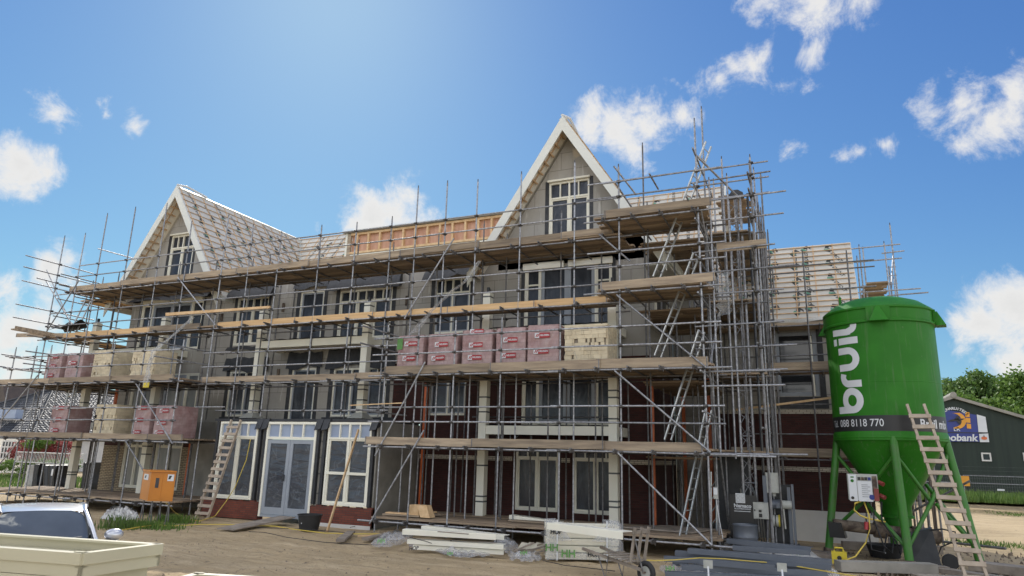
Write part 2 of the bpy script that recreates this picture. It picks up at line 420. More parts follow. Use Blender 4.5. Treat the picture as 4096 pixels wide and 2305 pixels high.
def blades(name, n, region, h, mat, label, cat='grass', w=.02, kind='stuff'):
    mb = MB(mat)
    for i in range(n):
        x, y, z = region(); a = U(0, 6.28); hh = h * U(.5, 1.2); lx, ly = U(-.3, .3) * hh, U(-.3, .3) * hh
        dx, dy = math.cos(a) * w, math.sin(a) * w
        mb.add([(x - dx, y - dy, z), (x + dx, y + dy, z), (x + lx * .4 + dx * .6, y + ly * .4 + dy * .6, z + hh * .6), (x + lx, y + ly, z + hh)], [(0, 1, 2), (0, 2, 3)])
    o = mb.build(name); return tag(o, label, cat, kind=kind)

# ------------------------------------------------------------------ the apartment building
B = thing('apartment_building', 'unfinished apartment building with two steep timber gables and sheeted windows behind the scaffolding', 'building', (-15, 20.6, 0))
YW = 20.6
def wall(name, x0, x1, z0, z1, Y, mat, holes=(), dep=.25, parent=None, label=None):
    """front wall with reveals round its openings"""
    xs = sorted({x0, x1, *[min(max(a, x0), x1) for h in holes for a in h[:2]]}); zs = sorted({z0, z1, *[min(max(a, z0), z1) for h in holes for a in h[2:]]})
    mb = MB(mat)
    inh = lambda x, z: any(h[0] < x < h[1] and h[2] < z < h[3] for h in holes)
    for i in range(len(xs) - 1):
        for j in range(len(zs) - 1):
            a, b, c, d = xs[i], xs[i + 1], zs[j], zs[j + 1]
            if b - a < 1e-6 or d - c < 1e-6 or inh((a + b) / 2, (c + d) / 2): continue
            mb.add([(a, Y, c), (b, Y, c), (b, Y, d), (a, Y, d)], [(0, 1, 2, 3)])
    for (a, b, c, d) in holes:
        mb.add([(a, Y, c), (b, Y, c), (b, Y, d), (a, Y, d), (a, Y + dep, c), (b, Y + dep, c), (b, Y + dep, d), (a, Y + dep, d)],
               [(0, 4, 5, 1), (1, 5, 6, 2), (2, 6, 7, 3), (3, 7, 4, 0)])
    return mb.build(name, parent or B, label=label)
def window(x0, x1, z0, z1, Y, cols=2, ztr=None, small=4, fm='cream', sash='greyframe', glass='glass', side=False, kind='window', felt=0, fw=.065, label=None, topglass=None):
    """a frame with mullions, sashes, glazing (all its panes) and felt strips; side=True: narrow lights left and right of double doors"""
    mb = MB(fm); y0, y1 = Y + .02, Y + .12
    mb.box((x0, y0, z0), (x0 + fw, y1, z1)); mb.box((x1 - fw, y0, z0), (x1, y1, z1))
    mb.box((x0 + fw, y0, z1 - fw), (x1 - fw, y1, z1)); mb.box((x0 + fw, y0 - .02, z0), (x1 - fw, y1, z0 + fw))
    top = ztr or z1 - fw; xi, xj = x0 + fw, x1 - fw
    gb = MB(glass); gy = Y + .09
    if side:
        w = (xj - xi); cut = [xi, xi + w * .17, xi + w * .5, xi + w * .83, xj]
    else: cut = [xi + (xj - xi) * k / cols for k in range(cols + 1)]
    for k in range(1, len(cut) - 1):
        if side and k == 2: continue
        mb.box((cut[k] - .03, y0, z0 + fw), (cut[k] + .03, y1, z1 - fw))
    if ztr:
        mb.box((xi, y0 - .004, ztr - .03), (xj, y1 - .01, ztr + .03))
        for k in range(1, small):
            x = xi + (xj - xi) * k / small
            if min(abs(x - c) for c in cut) > .08: mb.box((x - .02, y0 + .004, ztr + .03), (x + .02, y1 - .01, z1 - fw))
        gb.add([(xi, gy, ztr), (xj, gy, ztr), (xj, gy, z1 - fw), (xi, gy, z1 - fw)], [(0, 1, 2, 3)], topglass)
        top = ztr - .03
    for k in range(len(cut) - 1):
        a, b = cut[k] + (.03 if k else 0), cut[k + 1] - (.03 if k < len(cut) - 2 else 0)
        if side and k == 1: b = cut[2]
        if side and k == 2: a = cut[2]
        sm = sash; t = .05 if not side else (.045 if k in (0, 3) else .11)
        if side and k in (0, 3): sm = fm
        zb = z0 + fw
        mb.box((a, y0 + .025, zb), (a + t, y1 - .02, top), sm); mb.box((b - t, y0 + .025, zb), (b, y1 - .02, top), sm)
        mb.box((a + t, y0 + .025, top - t), (b - t, y1 - .02, top), sm); mb.box((a + t, y0 + .025, zb), (b - t, y1 - .02, zb + t), sm)
        if side and k in (0, 3):
            for zz in ([.72] if z1 - z0 < 2.2 else [.72, .38]): mb.box((a + t, y0 + .02, zb + (top - zb) * zz - .025), (b - t, y1 - .02, zb + (top - zb) * zz + .025), fm)
        gb.add([(a, gy, zb), (b, gy, zb), (b, gy, top), (a, gy, top)], [(0, 1, 2, 3)])
    w = mb.build(kind, B, label=label); gb.build('glazing', w)
    if felt:
        f = MB('black'); f.box((x0 - felt, Y - .015, z0 - .1), (x0 - .002, Y + .02, z1 + .05)); f.box((x1 + .002, Y - .015, z0 - .1), (x1 + felt, Y + .02, z1 + .05)); f.each('felt_strip', w)
    return w
SLOPE = 1.55; RZ = 13.41; RY = 27.97
# right wing
Rw = [(-8.83, -7.38, .6, 2.75), (-6.94, -5.49, .6, 2.75), (-12.13, -10.70, 3.5, 5.15), (-8.68, -5.65, 3.2, 5.2)]
wall('brick_wall', -12.42, -4.5, 0, 5.3, YW, 'brick', Rw)
wall('brick_wall', -13.6, -12.42, 3.2, 5.3, YW, 'brick')
mb = MB('band')
for a, b in ((-12.4, -8.95), (-7.3, -7.02), (-5.4, -4.5)): mb.box((a, YW - .004, 2.07), (b, YW + .02, 2.2))
mb.box((-4.52, 20.62, 2.07), (-4.496, 24.3, 2.2)); mb.box((-5.2, YW - .004, 5.1), (-4.5, YW + .02, 5.23)); mb.box((-10.6, YW - .004, 5.1), (-9.0, YW + .02, 5.23))
mb.each('cream_brick_band', B)
R3 = (-8.66, -5.64, 6.2, 8.45)
wall('block_wall', -12.42, -4.5, 5.3, 9.2, YW, 'plaster', [R3, (-12.12, -10.70, 6.3, 8.28)])
window(*Rw[0], YW, 2, 2.2, 4, sash='cream'); window(*Rw[1], YW, 2, 2.2, 4, sash='cream')
window(*Rw[2], YW, 2, sash='greyframe'); window(*Rw[3], YW, side=True, kind='balcony_door')
window(*R3, YW, side=True, kind='balcony_door', felt=.12)
mb = MB('cream'); mb.box((-8.7, YW - .1, 8.3), (-7.25, YW - .002, 8.52)); mb.box((-7.1, YW - .1, 8.3), (-5.6, YW - .002, 8.52)); mb.each('lintel_board', B)
window(-12.12, -10.70, 6.3, 8.28, YW, 2, 7.75, 4, felt=.14)
# side wall (right end)
mb = MB('brick'); mb.add([(-4.5, 20.6, 0), (-4.5, 24.45, 0), (-4.5, 24.45, 5.3), (-4.5, 20.6, 5.3)], [(0, 1, 2, 3)]); mb.build('side_wall', B)
mb = MB('plaster'); mb.add([(-4.5, 20.6, 5.3), (-4.5, 24.45, 5.3), (-4.5, 24.45, 9.0), (-4.5, 20.6, 9.0)], [(0, 1, 2, 3)]); mb.build('side_wall', B)
mb = MB('cream'); mb.box((-4.5, 21.5, 6.3), (-4.44, 21.6, 8.3)); mb.box((-4.5, 23.4, 6.3), (-4.44, 23.5, 8.3)); mb.box((-4.5, 21.6, 8.2), (-4.44, 23.4, 8.3)); mb.box((-4.5, 22.4, 6.3), (-4.45, 22.5, 8.2))
w = mb.build('side_window', B); mb = MB('glass_dark'); mb.add([(-4.47, 21.6, 6.3), (-4.47, 23.4, 6.3), (-4.47, 23.4, 8.2), (-4.47, 21.6, 8.2)], [(0, 1, 2, 3)]); mb.build('glazing', w)
# transverse main block walls
mb = MB('plaster')
mb.box((-22.6, 24.5, 6.3), (-9.7, 24.7, 9.6)); mb.box((-4.5, 24.46, 0), (-2.9, 24.66, 8.6))
mb.each('block_wall', B); mb = MB('plaster')
mb.add([(-2.9, 24.5, 0), (-2.9, 31.4, 0), (-2.9, 31.4, 8.1), (-2.9, 27.97, 13.3), (-2.9, 24.5, 8.1)], [(0, 1, 2, 3, 4)])
mb.build('block_wall', B)
# gable walls and roofs
def gable(xc, left_wall, right_wall):
    wz = RZ - .45
    mb = MB('plaster'); half = 2.55
    holes = (xc - .72, xc + .72, 9.1, 11.36)
    zt = lambda x: wz - SLOPE * abs(x - xc)
    a, b = xc - half, xc + half
    zb = wz - SLOPE * half
    h = holes
    mb.add([(a, YW, 8.4), (h[0], YW, 8.4), (h[0], YW, zt(h[0])), (a, YW, zt(a))], [(0, 1, 2, 3)])
    mb.add([(h[1], YW, 8.4), (b, YW, 8.4), (b, YW, zt(b)), (h[1], YW, zt(h[1]))], [(0, 1, 2, 3)])
    mb.add([(h[0], YW, h[3]), (h[1], YW, h[3]), (h[1], YW, zt(h[1])), (xc, YW, wz), (h[0], YW, zt(h[0]))], [(0, 1, 2, 3, 4)])
    mb.add([(h[0], YW, 8.4), (h[1], YW, 8.4), (h[1], YW, 9.1), (h[0], YW, 9.1)], [(0, 1, 2, 3)])
    mb.build('gable_wall', B)
    window(h[0], h[1], h[2], h[3], YW, 2, 10.78, 4, felt=.13, sash='cream')
    mb = MB('cream'); mb.box((h[0] - .03, YW - .09, h[3] + .005), (h[1] + .03, YW + .02, h[3] + .07)); mb.build('window_cap', B)
    # bargeboards
    mb = MB('fascia'); s = 3.35; yf = 19.86
    for sg in (-1, 1):
        p = [(xc, yf, RZ), (xc + sg * s, yf, RZ - SLOPE * s), (xc + sg * s, yf, RZ - SLOPE * s - .52), (xc, yf, RZ - .52)]
        if sg > 0: p = p[::-1]
        mb.prism(p[::-1], (0, .04, 0))
    mb.each('bargeboard', B)
    return
gable(-25.08, 0, 0); gable(-7.11, 0, 0)
EMB = [(-.5, .0), (-.25, .42), (.25, .42), (.5, 0), (.25, -.42), (-.25, -.42)]
def roof(name, o, ea, eu, poly, na, spacing_u=.36, spacing_a=.62, prints=(), mir=False):
    """o origin at the ridge, ea unit along the ridge, eu unit down the slope; poly in (a,u)"""
    o = Vector(o); ea = Vector(ea); eu = Vector(eu); nn = ea.cross(eu).normalized()
    if nn.z < 0: nn = -nn
    pt = lambda a, u, h=0: o + ea * a + eu * u + nn * h
    mb = MB('membrane')
    mb.prism([pt(a, u, -.16) for a, u in poly], nn * .16)
    def span(axis, val):
        xs = []
        for i in range(len(poly)):
            p, q = poly[i], poly[(i + 1) % len(poly)]
            a, b = (p[axis] - val), (q[axis] - val)
            if (a < 0) != (b < 0):
                t = a / (a - b); xs.append(p[1 - axis] + (q[1 - axis] - p[1 - axis]) * t)
        xs.sort(); return xs
    umax = max(p[1] for p in poly); amin = min(p[0] for p in poly); amax = max(p[0] for p in poly)
    a = amin + .12
    while a < amax:
        sp = span(0, a)
        if len(sp) >= 2: mb.beam(pt(a, sp[0] + .02, .012), pt(a, sp[-1] - .02, .012), .035, .02, 'batten', nn)
        a += spacing_a
    u = .10
    while u < umax:
        sp = span(1, u)
        if len(sp) >= 2: mb.beam(pt(sp[0] + .02, u, .03), pt(sp[-1] - .02, u, .03), .032, .022, 'batten', nn)
        u += spacing_u
    for (a, u, ang, what) in prints:
        c, s_ = math.cos(ang), math.sin(ang)
        ex = ea * c + eu * s_; ey = -(ea * -s_ + eu * c) if not mir else (ea * -s_ + eu * c)
        if what == 'T': put_text(mb, 'DE STROET', .155, frame_fn(pt(a, u, .004), ex * 1.0, ey), 'grey_print', bold=.005, space=1.05)
        else:
            k = .40
            f = frame_fn(pt(a, u, .0045), ex * k, ey * k)
            mb.add([f(-.5, .1), f(-.2, -.2), f(-.02, .05), f(-.18, .22), f(.05, .42), f(-.2, .42)], [(0, 1, 2, 3, 4, 5)], 'grey_print'); mb.add([f(.05, -.42), f(.5, -.1), f(.3, .12), f(.1, -.1)], [(0, 1, 2, 3)], 'grey_print')
            f2 = frame_fn(pt(a, u, .007), ex * k, ey * k)
            mb.add([f2(-.16, -.26), f2(.06, .0), f2(.26, .16), f2(.14, -.14), f2(.0, -.38)], [(0, 1, 2, 3, 4)], 'green_print')
    return mb.build(name, B)
k = 1 / math.sqrt(1 + SLOPE ** 2)
SL = 3.35 / k
pr = []
for i in range(10):
    for j in range(7):
        a = .6 + i * .78; u = .6 + j * .82 + (.41 if i % 2 else 0)
        if u < 5.9: pr.append((a, u, math.pi / 2 - .25, 'T'))
        if u + .42 < 6: pr.append((a + .08, u + .42, math.pi / 2 - .25, 'E'))
V45 = lambda s: (RY - YW - 0 + 0)
y0 = 19.9
def gable_roofs(xc, prr, prl):
    L = RY - y0
    # right slope
    roof('gable_roof', (xc, y0, RZ), (0, 1, 0), (k, 0, -SLOPE * k), [(0, 0), (L, 0), (L - 3.35, SL), (0, SL)], 0, prints=prr)
    roof('gable_roof', (xc, y0, RZ), (0, 1, 0), (-k, 0, -SLOPE * k), [(0, 0), (L, 0), (L - 3.35, SL), (0, SL)], 0, prints=prl, mir=True)
    # ladder of rafters and sheets under the overhanging verge, both sides
    for sg in (-1, 1):
        mb = MB('soffit')
        e = Vector((sg * k, 0, -SLOPE * k)); nn = Vector((-sg * SLOPE * k, 0, -k))
        p0 = Vector((xc, 0, RZ)) + nn * .165
        n = 0; u = .55
        mb.hexa([p0 + e * .3 + Vector((0, 19.92, 0)), p0 + e * SL + Vector((0, 19.92, 0)), p0 + e * SL + Vector((0, 20.58, 0)), p0 + e * .3 + Vector((0, 20.58, 0))] +
                [p0 + e * .3 + Vector((0, 19.92, 0)) - nn * .002, p0 + e * SL + Vector((0, 19.92, 0)) - nn * .002, p0 + e * SL + Vector((0, 20.58, 0)) - nn * .002, p0 + e * .3 + Vector((0, 20.58, 0)) - nn * .002])
        while u < SL:
            c = p0 + e * u + nn * .045
            mb.beam(c + Vector((0, 19.92, 0)), c + Vector((0, 20.42, 0)), .05, .08, 'batten', nn)
            u += .36
        mb.beam(p0 + e * .5 + nn * .03 + Vector((0, 20.2, 0)), p0 + e * SL + nn * .03 + Vector((0, 20.2, 0)), .03, .05, 'batten', nn)
        mb.build('verge_soffit', B)
gable_roofs(-25.08, pr, [])
gable_roofs(-7.11, [], [])
mb = MB('fascia')
for sx in (-25.08 - 3.38, -25.08 + 3.38, -7.11 - 3.38):
    mb.box((sx - .02, 19.9, RZ - SLOPE * 3.38 - .14), (sx + .02, 24.4, RZ - SLOPE * 3.38 + .06))
mb.box((-3.76, 19.9, 8.02), (-3.7, 24.4, 8.34)); mb.box((-4.5, 20.0, 7.96), (-3.76, 24.4, 8.02)); mb.each('eave_fascia', B)
# small cap on the gable peaks
mb = MB('foil_white')
for xc in (-25.08, -7.11): mb.tube([(xc - .03, 19.9, 13.46), (xc + .12, 20.3, 13.5), (xc + .02, 21.5, 13.45)], .05)
mb.each('ridge_foil', B, 60)
# transverse roof front slope
x0t, x1t = -25.08, -2.8
prt = [(1.6 + i * .75, .5 + (i % 2) * .3 + j * .5, math.pi / 2 + .2, 'TE'[(i + j) % 2]) for i in range(7) for j in range(11)]
prt += [(17.2 + i * .75, .4 + j * .46 + (i % 2) * .2, math.pi / 2 - .1, 'TE'[(i + j) % 2]) for i in range(7) for j in range(10)]
prt = [p for p in prt if p[0] > p[1] * .60 + .5]
roof('main_roof', (x0t, RY, RZ), (1, 0, 0), (0, -k, -SLOPE * k), [(0, 0), (x1t - x0t, 0), (x1t - x0t, SL), (3.35, SL)], 0, prints=[p for p in prt if p[1] < 5.8], spacing_u=.36)
mb = MB('membrane'); mb.prism([(-25.08, RY, RZ - .02), (-2.8, RY, RZ - .02), (-2.8, RY + 3.6, RZ - .02 - 5.58), (-28, RY + 3.6, RZ - .02 - 5.58)], (0, 0, -.15)); mb.build('main_roof', B)
mb = MB('fascia'); mb.box((-2.79, 24.6, 8.05), (-2.75, 24.9, 8.4)); mb.prism([(-2.797, 27.97, RZ + .03), (-2.797, 24.55, RZ + .03 - 5.3), (-2.797, 24.55, RZ - 5.62), (-2.797, 27.97, RZ - .32)], (.04, 0, 0)); mb.build('bargeboard', B)
mb = MB('ltgrey'); v0 = Vector((-25.08, RY, RZ + .02)); v1 = Vector((-25.08 + 3.3, RY - 3.3, RZ + .02 - 3.3 * SLOPE)); mb.beam(v0 + Vector((.02, -.02, 0)), v1, .16, .03); mb.build('valley_strip', B)
# flat roof and centre wall
Cw = [(-21.4, -19.75, 6.25, 8.2), (-18.15, -17.0, 6.2, 8.25), (-16.27, -13.9, 6.25, 8.15), (-21.35, -19.7, 3.45, 5.2), (-18.2, -17.05, 3.2, 5.25), (-16.25, -13.9, 3.45, 5.2)]
wall('block_wall', -22.6, -12.42, 3.2, 9.0, YW + .0015, 'plaster', Cw)
mb = MB('concrete'); mb.box((-22.6, 20.5, 8.98), (-9.8, 24.5, 9.1)); mb.build('flat_roof', B)
window(*Cw[0], YW, 2, 7.72, 4, felt=.13, sash='cream'); window(*Cw[1], YW, 1, felt=.16, kind='balcony_door'); window(*Cw[2], YW, 3, 7.72, 6, felt=.16, sash='cream')
window(*Cw[3], YW, 2, 4.75, 4, felt=.16); window(*Cw[4], YW, 1, felt=.16, kind='balcony_door'); window(*Cw[5], YW, 3, 4.75, 6, felt=.16)
def felt(x0, x1, z0, z1, out=.35, name='felt_flap'):
    mb = MB('black'); n = 14
    def fn(u, v):
        w = math.sin(u * 13 + x0) * .03 + math.sin(u * 31) * .015
        return (x0 + (x1 - x0) * (u * (1 + .06 * v) - .03 * v), YW - .03 - out * (v ** .7) - abs(w), z1 - (z1 - z0) * v * (1 + .12 * math.sin(u * 6 + x0)) + w)
    mb.grid(fn, n, 5); mb.add([fn(0, 0), fn(0, 1), (x0, YW - .01, z0 + .1)], [(0, 1, 2)]); mb.add([fn(1, 0), fn(1, 1), (x1, YW - .01, z0 + .1)], [(0, 1, 2)])
    mb.build(name, B, 50)
felt(-21.7, -19.45, 8.1, 8.62); felt(-18.4, -16.8, 8.35, 8.7, .12); felt(-16.6, -13.5, 8.1, 8.75); felt(-12.4, -10.3, 8.2, 8.8)
felt(-27.4, -22.9, 8.35, 8.62, .3); felt(-8.9, -5.3, 8.55, 8.85, .25)
for a, b, z0, z1 in ((-21.6, -19.4, 5.2, 5.75), (-18.4, -16.8, 5.25, 5.85), (-16.5, -13.6, 5.2, 5.95), (-12.0, -10.7, 5.9, 6.25), (-21.6, -19.3, 6.05, 6.2)): felt(a, b, z0, z1, .06)
mb = MB('black')
for a, b, z0, z1 in ((-16.6, -13.5, 3.22, 3.42), (-21.6, -19.4, 3.22, 3.42), (-18.5, -13.6, 3.2, 3.3)): mb.box((a, YW - .03, z0), (b, YW - .005, z1))
mb.each('felt_sill', B)
# wall clutter: vertical conduits, anchors
mb = MB('galv_d')
for x, z0, z1 in ((-19.2, 3.3, 8.6), (-18.45, 6.3, 8.6), (-13.2, 6.3, 8.8), (-10.2, 6.3, 8.8), (-22.3, 3.3, 8.6)): mb.tube([(x, YW - .03, z0), (x, YW - .03, z1)], .02)
for x, z in ((-19.0, 7.5), (-13.3, 7.4), (-10.0, 7.4), (-22.2, 7.3), (-18.9, 4.9)): mb.box((x, YW - .06, z), (x + .1, YW - .005, z + .35), 'rust')
mb.each('wall_anchor', B)
# left wing
Lw = [(-26.75, -25.35, .55, 2.75), (-24.9, -23.4, .55, 2.75)]
wall('cream_brick_wall', -28.0, -22.6, 0, 2.95, YW, 'brick_cream', Lw)
mb = MB('brick'); mb.box((-28.0, YW - .004, 2.22), (-26.8, YW + .02, 2.42)); mb.box((-23.36, YW - .004, 2.22), (-22.6, YW + .02, 2.42)); mb.box((-25.3, YW - .004, 2.22), (-24.95, YW + .02, 2.42)); mb.each('red_brick_band', B)
window(*Lw[0], YW, 2, 2.25, 4, glass='glass_pale', sash='cream'); window(*Lw[1], YW, 2, 2.25, 4, glass='glass_pale', sash='cream')
Lw2 = [(-27.0, -23.3, 6.2, 8.3), (-26.9, -23.0, 3.2, 5.2)]
wall('block_wall', -27.62, -22.6, 2.95, 9.2, YW, 'plaster', Lw2)
window(*Lw2[0], YW, side=True, kind='balcony_door', felt=.12); window(*Lw2[1], YW, side=True, kind='balcony_door', glass='glass_pale')
mb = MB('cream'); mb.box((-27.0, YW - .1, 8.3), (-25.3, YW - .002, 8.45)); mb.box((-25.15, YW - .1, 8.3), (-23.3, YW - .002, 8.45)); mb.each('lintel_board', B)
mb = MB('plaster'); mb.add([(-27.62, YW, 2.95), (-27.62, 24.5, 2.95), (-27.62, 24.5, 9.2), (-27.62, YW, 9.2)], [(0, 1, 2, 3)]); mb.add([(-28, YW, 0), (-28, 24.5, 0), (-28, 24.5, 2.95), (-28, YW, 2.95)], [(0, 1, 2, 3)]); mb.each('side_wall', B)
mb = MB('concrete'); mb.box((-22.6, 20.3, 0), (-18.95, 20.62, 3.2)); mb.box((-12.46, 18.15, .0), (-12.42, 20.6, 3.15)); mb.each('concrete_wall', B)
# balcony columns
def column(x, z0, straps, lead=False):
    mb = MB('cream'); Yc = 19.4; mb.box((x - .125, Yc - .125, z0), (x + .125, Yc + .125, 7.3)); mb.box((x - .04, Yc - .04, 7.3), (x + .04, Yc + .04, 7.5), 'darkgrey')
    c = mb.build('balcony_column', B)
    s = MB('strap')
    for z in straps: s.box((x - .128, Yc - .128, z), (x + .128, Yc + .128, z + .045))
    s.each('strap', c)
    if lead:
        s = MB('ltgrey'); s.add([(x - .14, Yc - .14, 3.5), (x + .14, Yc - .14, 3.5), (x + .14, Yc + .14, 3.5), (x - .14, Yc + .14, 3.5), (x - .32, Yc - .36, 3.3), (x + .32, Yc - .36, 3.3), (x + .32, Yc + .3, 3.3), (x - .32, Yc + .3, 3.3)], [(0, 1, 5, 4), (1, 2, 6, 5), (2, 3, 7, 6), (3, 0, 4, 7)]); s.build('lead_flashing', c)
column(-28.0, 0, (1.0, 1.1, 2.1, 3.9, 6.4, 7.15)); column(-23.9, 0, (1.9, 2.2, 3.6, 3.8, 7.15)); column(-18.75, 3.3, (3.9, 4.3, 4.45, 5.8, 6.2, 7.15), True)
column(-14.02, 3.3, (3.9, 4.25, 4.4, 6.2, 7.15), True); column(-9.42, 0, (.85, 1.0, 1.9, 3.5, 3.95, 5.9, 7.15)); column(-5.3, 0, (.9, 1.05, 1.8, 3.3, 3.9, 4.1, 5.95, 7.1))
def balcony(xa, xb, z, fasc='cream', z1=None):
    z1 = z1 or z + .26
    mb = MB(fasc); mb.box((xa + .127, 19.29, z), (xb - .127, 19.49, z1)); mb.box((xa - .1, 19.53, z), (xa + .08, 20.58, z1)); mb.box((xb - .08, 19.53, z), (xb + .1, 20.58, z1))
    mb.box((xa + .08, 19.49, z + .06), (xb - .08, 20.59, z + .2), 'soffit'); o = mb.build('balcony_deck', B)
    f = MB('black')
    f.grid(lambda u, v: (xa + .1 + (xb - xa - .2) * u, 19.27 + v * 1.25, z1 + .012 + .03 * abs(math.sin(u * 23)) * (1 - v)), 40, 2); f.build('felt_cover', o, 60)
balcony(-28, -23.9, 5.85); balcony(-18.75, -14.02, 5.85); balcony(-9.42, -5.3, 5.85); balcony(-28, -23.9, 2.85); balcony(-9.42, -5.3, 2.85)
# orange down pipes
for n_, (x, y, z1) in enumerate(((-4.42, 20.45, 5.2), (-4.1, 23.9, 5.2), (-3.3, 24.2, 5.2), (-12.15, 20.45, 5.2), (-28.15, 20.9, 5.2), (-22.75, 20.42, 2.6))):
    mb = MB('orange'); mb.box((x - .05, y - .05, .3 if n_ != 3 else .4), (x + .05, y + .05, z1)); mb.build('rain_pipe', B)
# bay at the entrance
by = 18.1
mb = MB('brick_low'); mb.box((-19.25, by - .02, 0), (-16.82, by + .25, .55)); mb.box((-14.72, by - .02, 0), (-12.42, by + .25, .55)); mb.each('plinth_wall', B)
mb = MB('white'); mb.box((-14.72, by - .03, -.05), (-12.42, by - .021, .07)); mb.build('plinth_strip', B)
mb = MB('brick_low')
for i in range(9):
    x = (-18.9, -18.3, -17.7, -17.2, -14.5, -14.0, -13.5, -13.0, -12.6)[i]; mb.box((x, by, .55), (x + .2, by + .1, .6))
mb.each('loose_brick', B)
mb = MB('concrete'); mb.box((-19.25, by + .26, 0), (-19.1, 20.6, 3.15)); mb.box((-17.15, by + .1, .55), (-16.8, by + .3, 3.1)); mb.box((-14.72, by + .1, .55), (-14.32, by + .3, 3.1)); mb.box((-12.6, by + .1, .55), (-12.47, by + .3, 3.1)); mb.each('bay_pier', B)
mb = MB('black')
for x in (-18.98, -17.08, -16.86, -14.66, -14.4, -12.56): mb.box((x - .05, by - .012, .6), (x + .05, by + .1, 3.12))
mb.box((-19.2, by + .02, 3.14), (-12.45, 20.58, 3.22)); 
for x in (-17.1, -16.85, -14.62, -14.35, -12.5): mb.hexa([(x - .16, by - .1, 2.85), (x + .1, by - .12, 2.9), (x + .12, by + .1, 3.0), (x - .1, by + .1, 2.95), (x - .12, by - .02, 3.2), (x + .14, by - .02, 3.22), (x + .14, by + .1, 3.22), (x - .12, by + .1, 3.2)])
mb.each('felt_strip', B)
window(-18.87, -17.18, .6, 3.12, by - .03, 2, 2.62, 4, sash='cream', glass='glass_bay', topglass='glass_light', fw=.07)
window(-14.28, -12.62, .6, 3.12, by - .03, 2, 2.62, 4, sash='cream', glass='glass_bay', topglass='glass_light', fw=.07)
mb = MB('cream'); mb.box((-14.21, by - .02, 1.52), (-12.69, by + .06, 1.6)); mb.build('transom', B)
mb = MB('cream'); y_ = by - .03
mb.box((-16.78, y_, .12), (-16.7, y_ + .12, 3.12)); mb.box((-14.8, y_, .12), (-14.72, y_ + .12, 3.12)); mb.box((-16.7, y_, 3.04), (-14.8, y_ + .12, 3.12)); mb.box((-16.7, y_, 2.56), (-14.8, y_ + .12, 2.64))
for i in (1, 2, 3): x = -16.7 + 1.9 * i / 4; mb.box((x - .025, y_ + .005, 2.64), (x + .025, y_ + .11, 3.04))
ed = mb.build('entrance_frame', B); mb = MB('glass_light'); mb.box((-16.7, y_ + .07, 2.64), (-14.8, y_ + .08, 3.04)); mb.build('glazing', ed)
for sx in (0, 1):
    a = -16.69 + sx * .945; b = a + .935; mb = MB('greyframe')
    mb.box((a, y_ + .02, .2), (a + .12, y_ + .1, 2.55)); mb.box((b - .12, y_ + .02, .2), (b, y_ + .1, 2.55)); mb.box((a + .12, y_ + .02, 2.42), (b - .12, y_ + .1, 2.55)); mb.box((a + .12, y_ + .02, .2), (b - .12, y_ + .1, .42)); mb.box((a, y_ - .01, .12), (b, y_ + .1, .19))
    d = mb.build('entrance_door', ed)
    mb = MB('glass_bay'); mb.grid(lambda u, v: (a + .12 + (b - a - .24) * u, y_ + .055 , .42 + 2.0 * v), 10, 40); mb.build('door_foil', ed, 80)
mb = MB('black'); mb.box((-15.93, y_ - .03, 1.25), (-15.84, y_ + .0, 1.45)); mb.build('door_handle', ed)
mb = MB('galv_d')
for x in (-16.97, -14.52): 
    for z in (.9, 1.5, 2.0, 2.5): mb.box((x - .08, by + .085, z), (x + .1, by + .099, z + .04))
mb.each('wall_tie', B)
# dormer
mb = MB('fascia'); dx0, dx1, dy = -19.35, -10.4, 24.55
mb.box((dx0 - .1, dy - .15, 12.02), (dx1, 27.3, 12.1), 'ltgrey'); mb.box((dx0, dy, 9.1), (dx0 + .12, dy + .15, 12.02), 'cream'); mb.box((dx0 + .12, dy - .02, 9.1), (dx0 + .3, dy + .1, 12.0), 'toe')
mb.box((dx0 + .3, dy + .12, 11.0), (dx1, dy + .16, 12.0), 'plyw')
mb.box((dx0 + .3, dy - .03, 11.9), (dx1, dy + .1, 12.0), 'pine'); mb.box((dx0 + .3, dy - .03, 11.0), (dx1, dy + .1, 11.1), 'pine')
x = dx0 + .6
while x < dx1: mb.box((x, dy - .025, 11.1), (x + .09, dy + .11, 11.9), 'pine'); x += .62
dm = mb.build('dormer', B)
mb = MB('cream')
mb.box((dx0 + .3, dy, 10.86), (dx1, dy + .1, 10.98)); mb.box((dx0 + .3, dy + .002, 10.55), (dx1, dy + .1, 10.62))
x = dx0 + .3
while x < dx1: mb.box((x, dy + .004, 9.2), (x + .07, dy + .098, 10.86)); x += .82
mb.build('dormer_window', dm)
mb = MB('glass'); mb.box((dx0 + .3, dy + .06, 9.2), (dx1, dy + .065, 10.9)); mb.build('dormer_glazing', dm)
# back wing
bx0, bx1, byy = -2.9, 1.42, 23.6
Bh = [(-1.05, .18, 4.3, 6.35)]
wall('brick_wall', bx0, bx1, .86, 3.75, byy, 'brick'); wall('block_wall', bx0, bx1, 3.88, 6.75, byy, 'plaster', Bh)
mb = MB('band'); mb.box((bx0, byy - .004, 3.75), (bx1, byy + .05, 3.88)); mb.box((bx0, byy - .006, 2.0), (bx1, byy + .05, 2.13)); mb.each('cream_brick_band', B)
mb = MB('white'); mb.box((-1.0, byy - .05, -.1), (bx1, byy + .02, .86)); mb.box((bx0, byy, -.1), (-1.0, byy + .02, .86), 'concrete'); mb.each('insulated_plinth', B)
window(*Bh[0], byy, 1, None, fm='greyframe', glass='glass_dark'); mb = MB('cream'); mb.box((.0, byy - .02, 4.3), (.05, byy + .01, 6.2)); mb.build('frame_strip', B)
mb = MB('black'); mb.box((.19, byy - .01, 4.2), (.36, byy + .01, 6.4)); mb.box((-1.1, byy - .02, 3.9), (.4, byy - .004, 4.27)); mb.each('felt_strip', B)
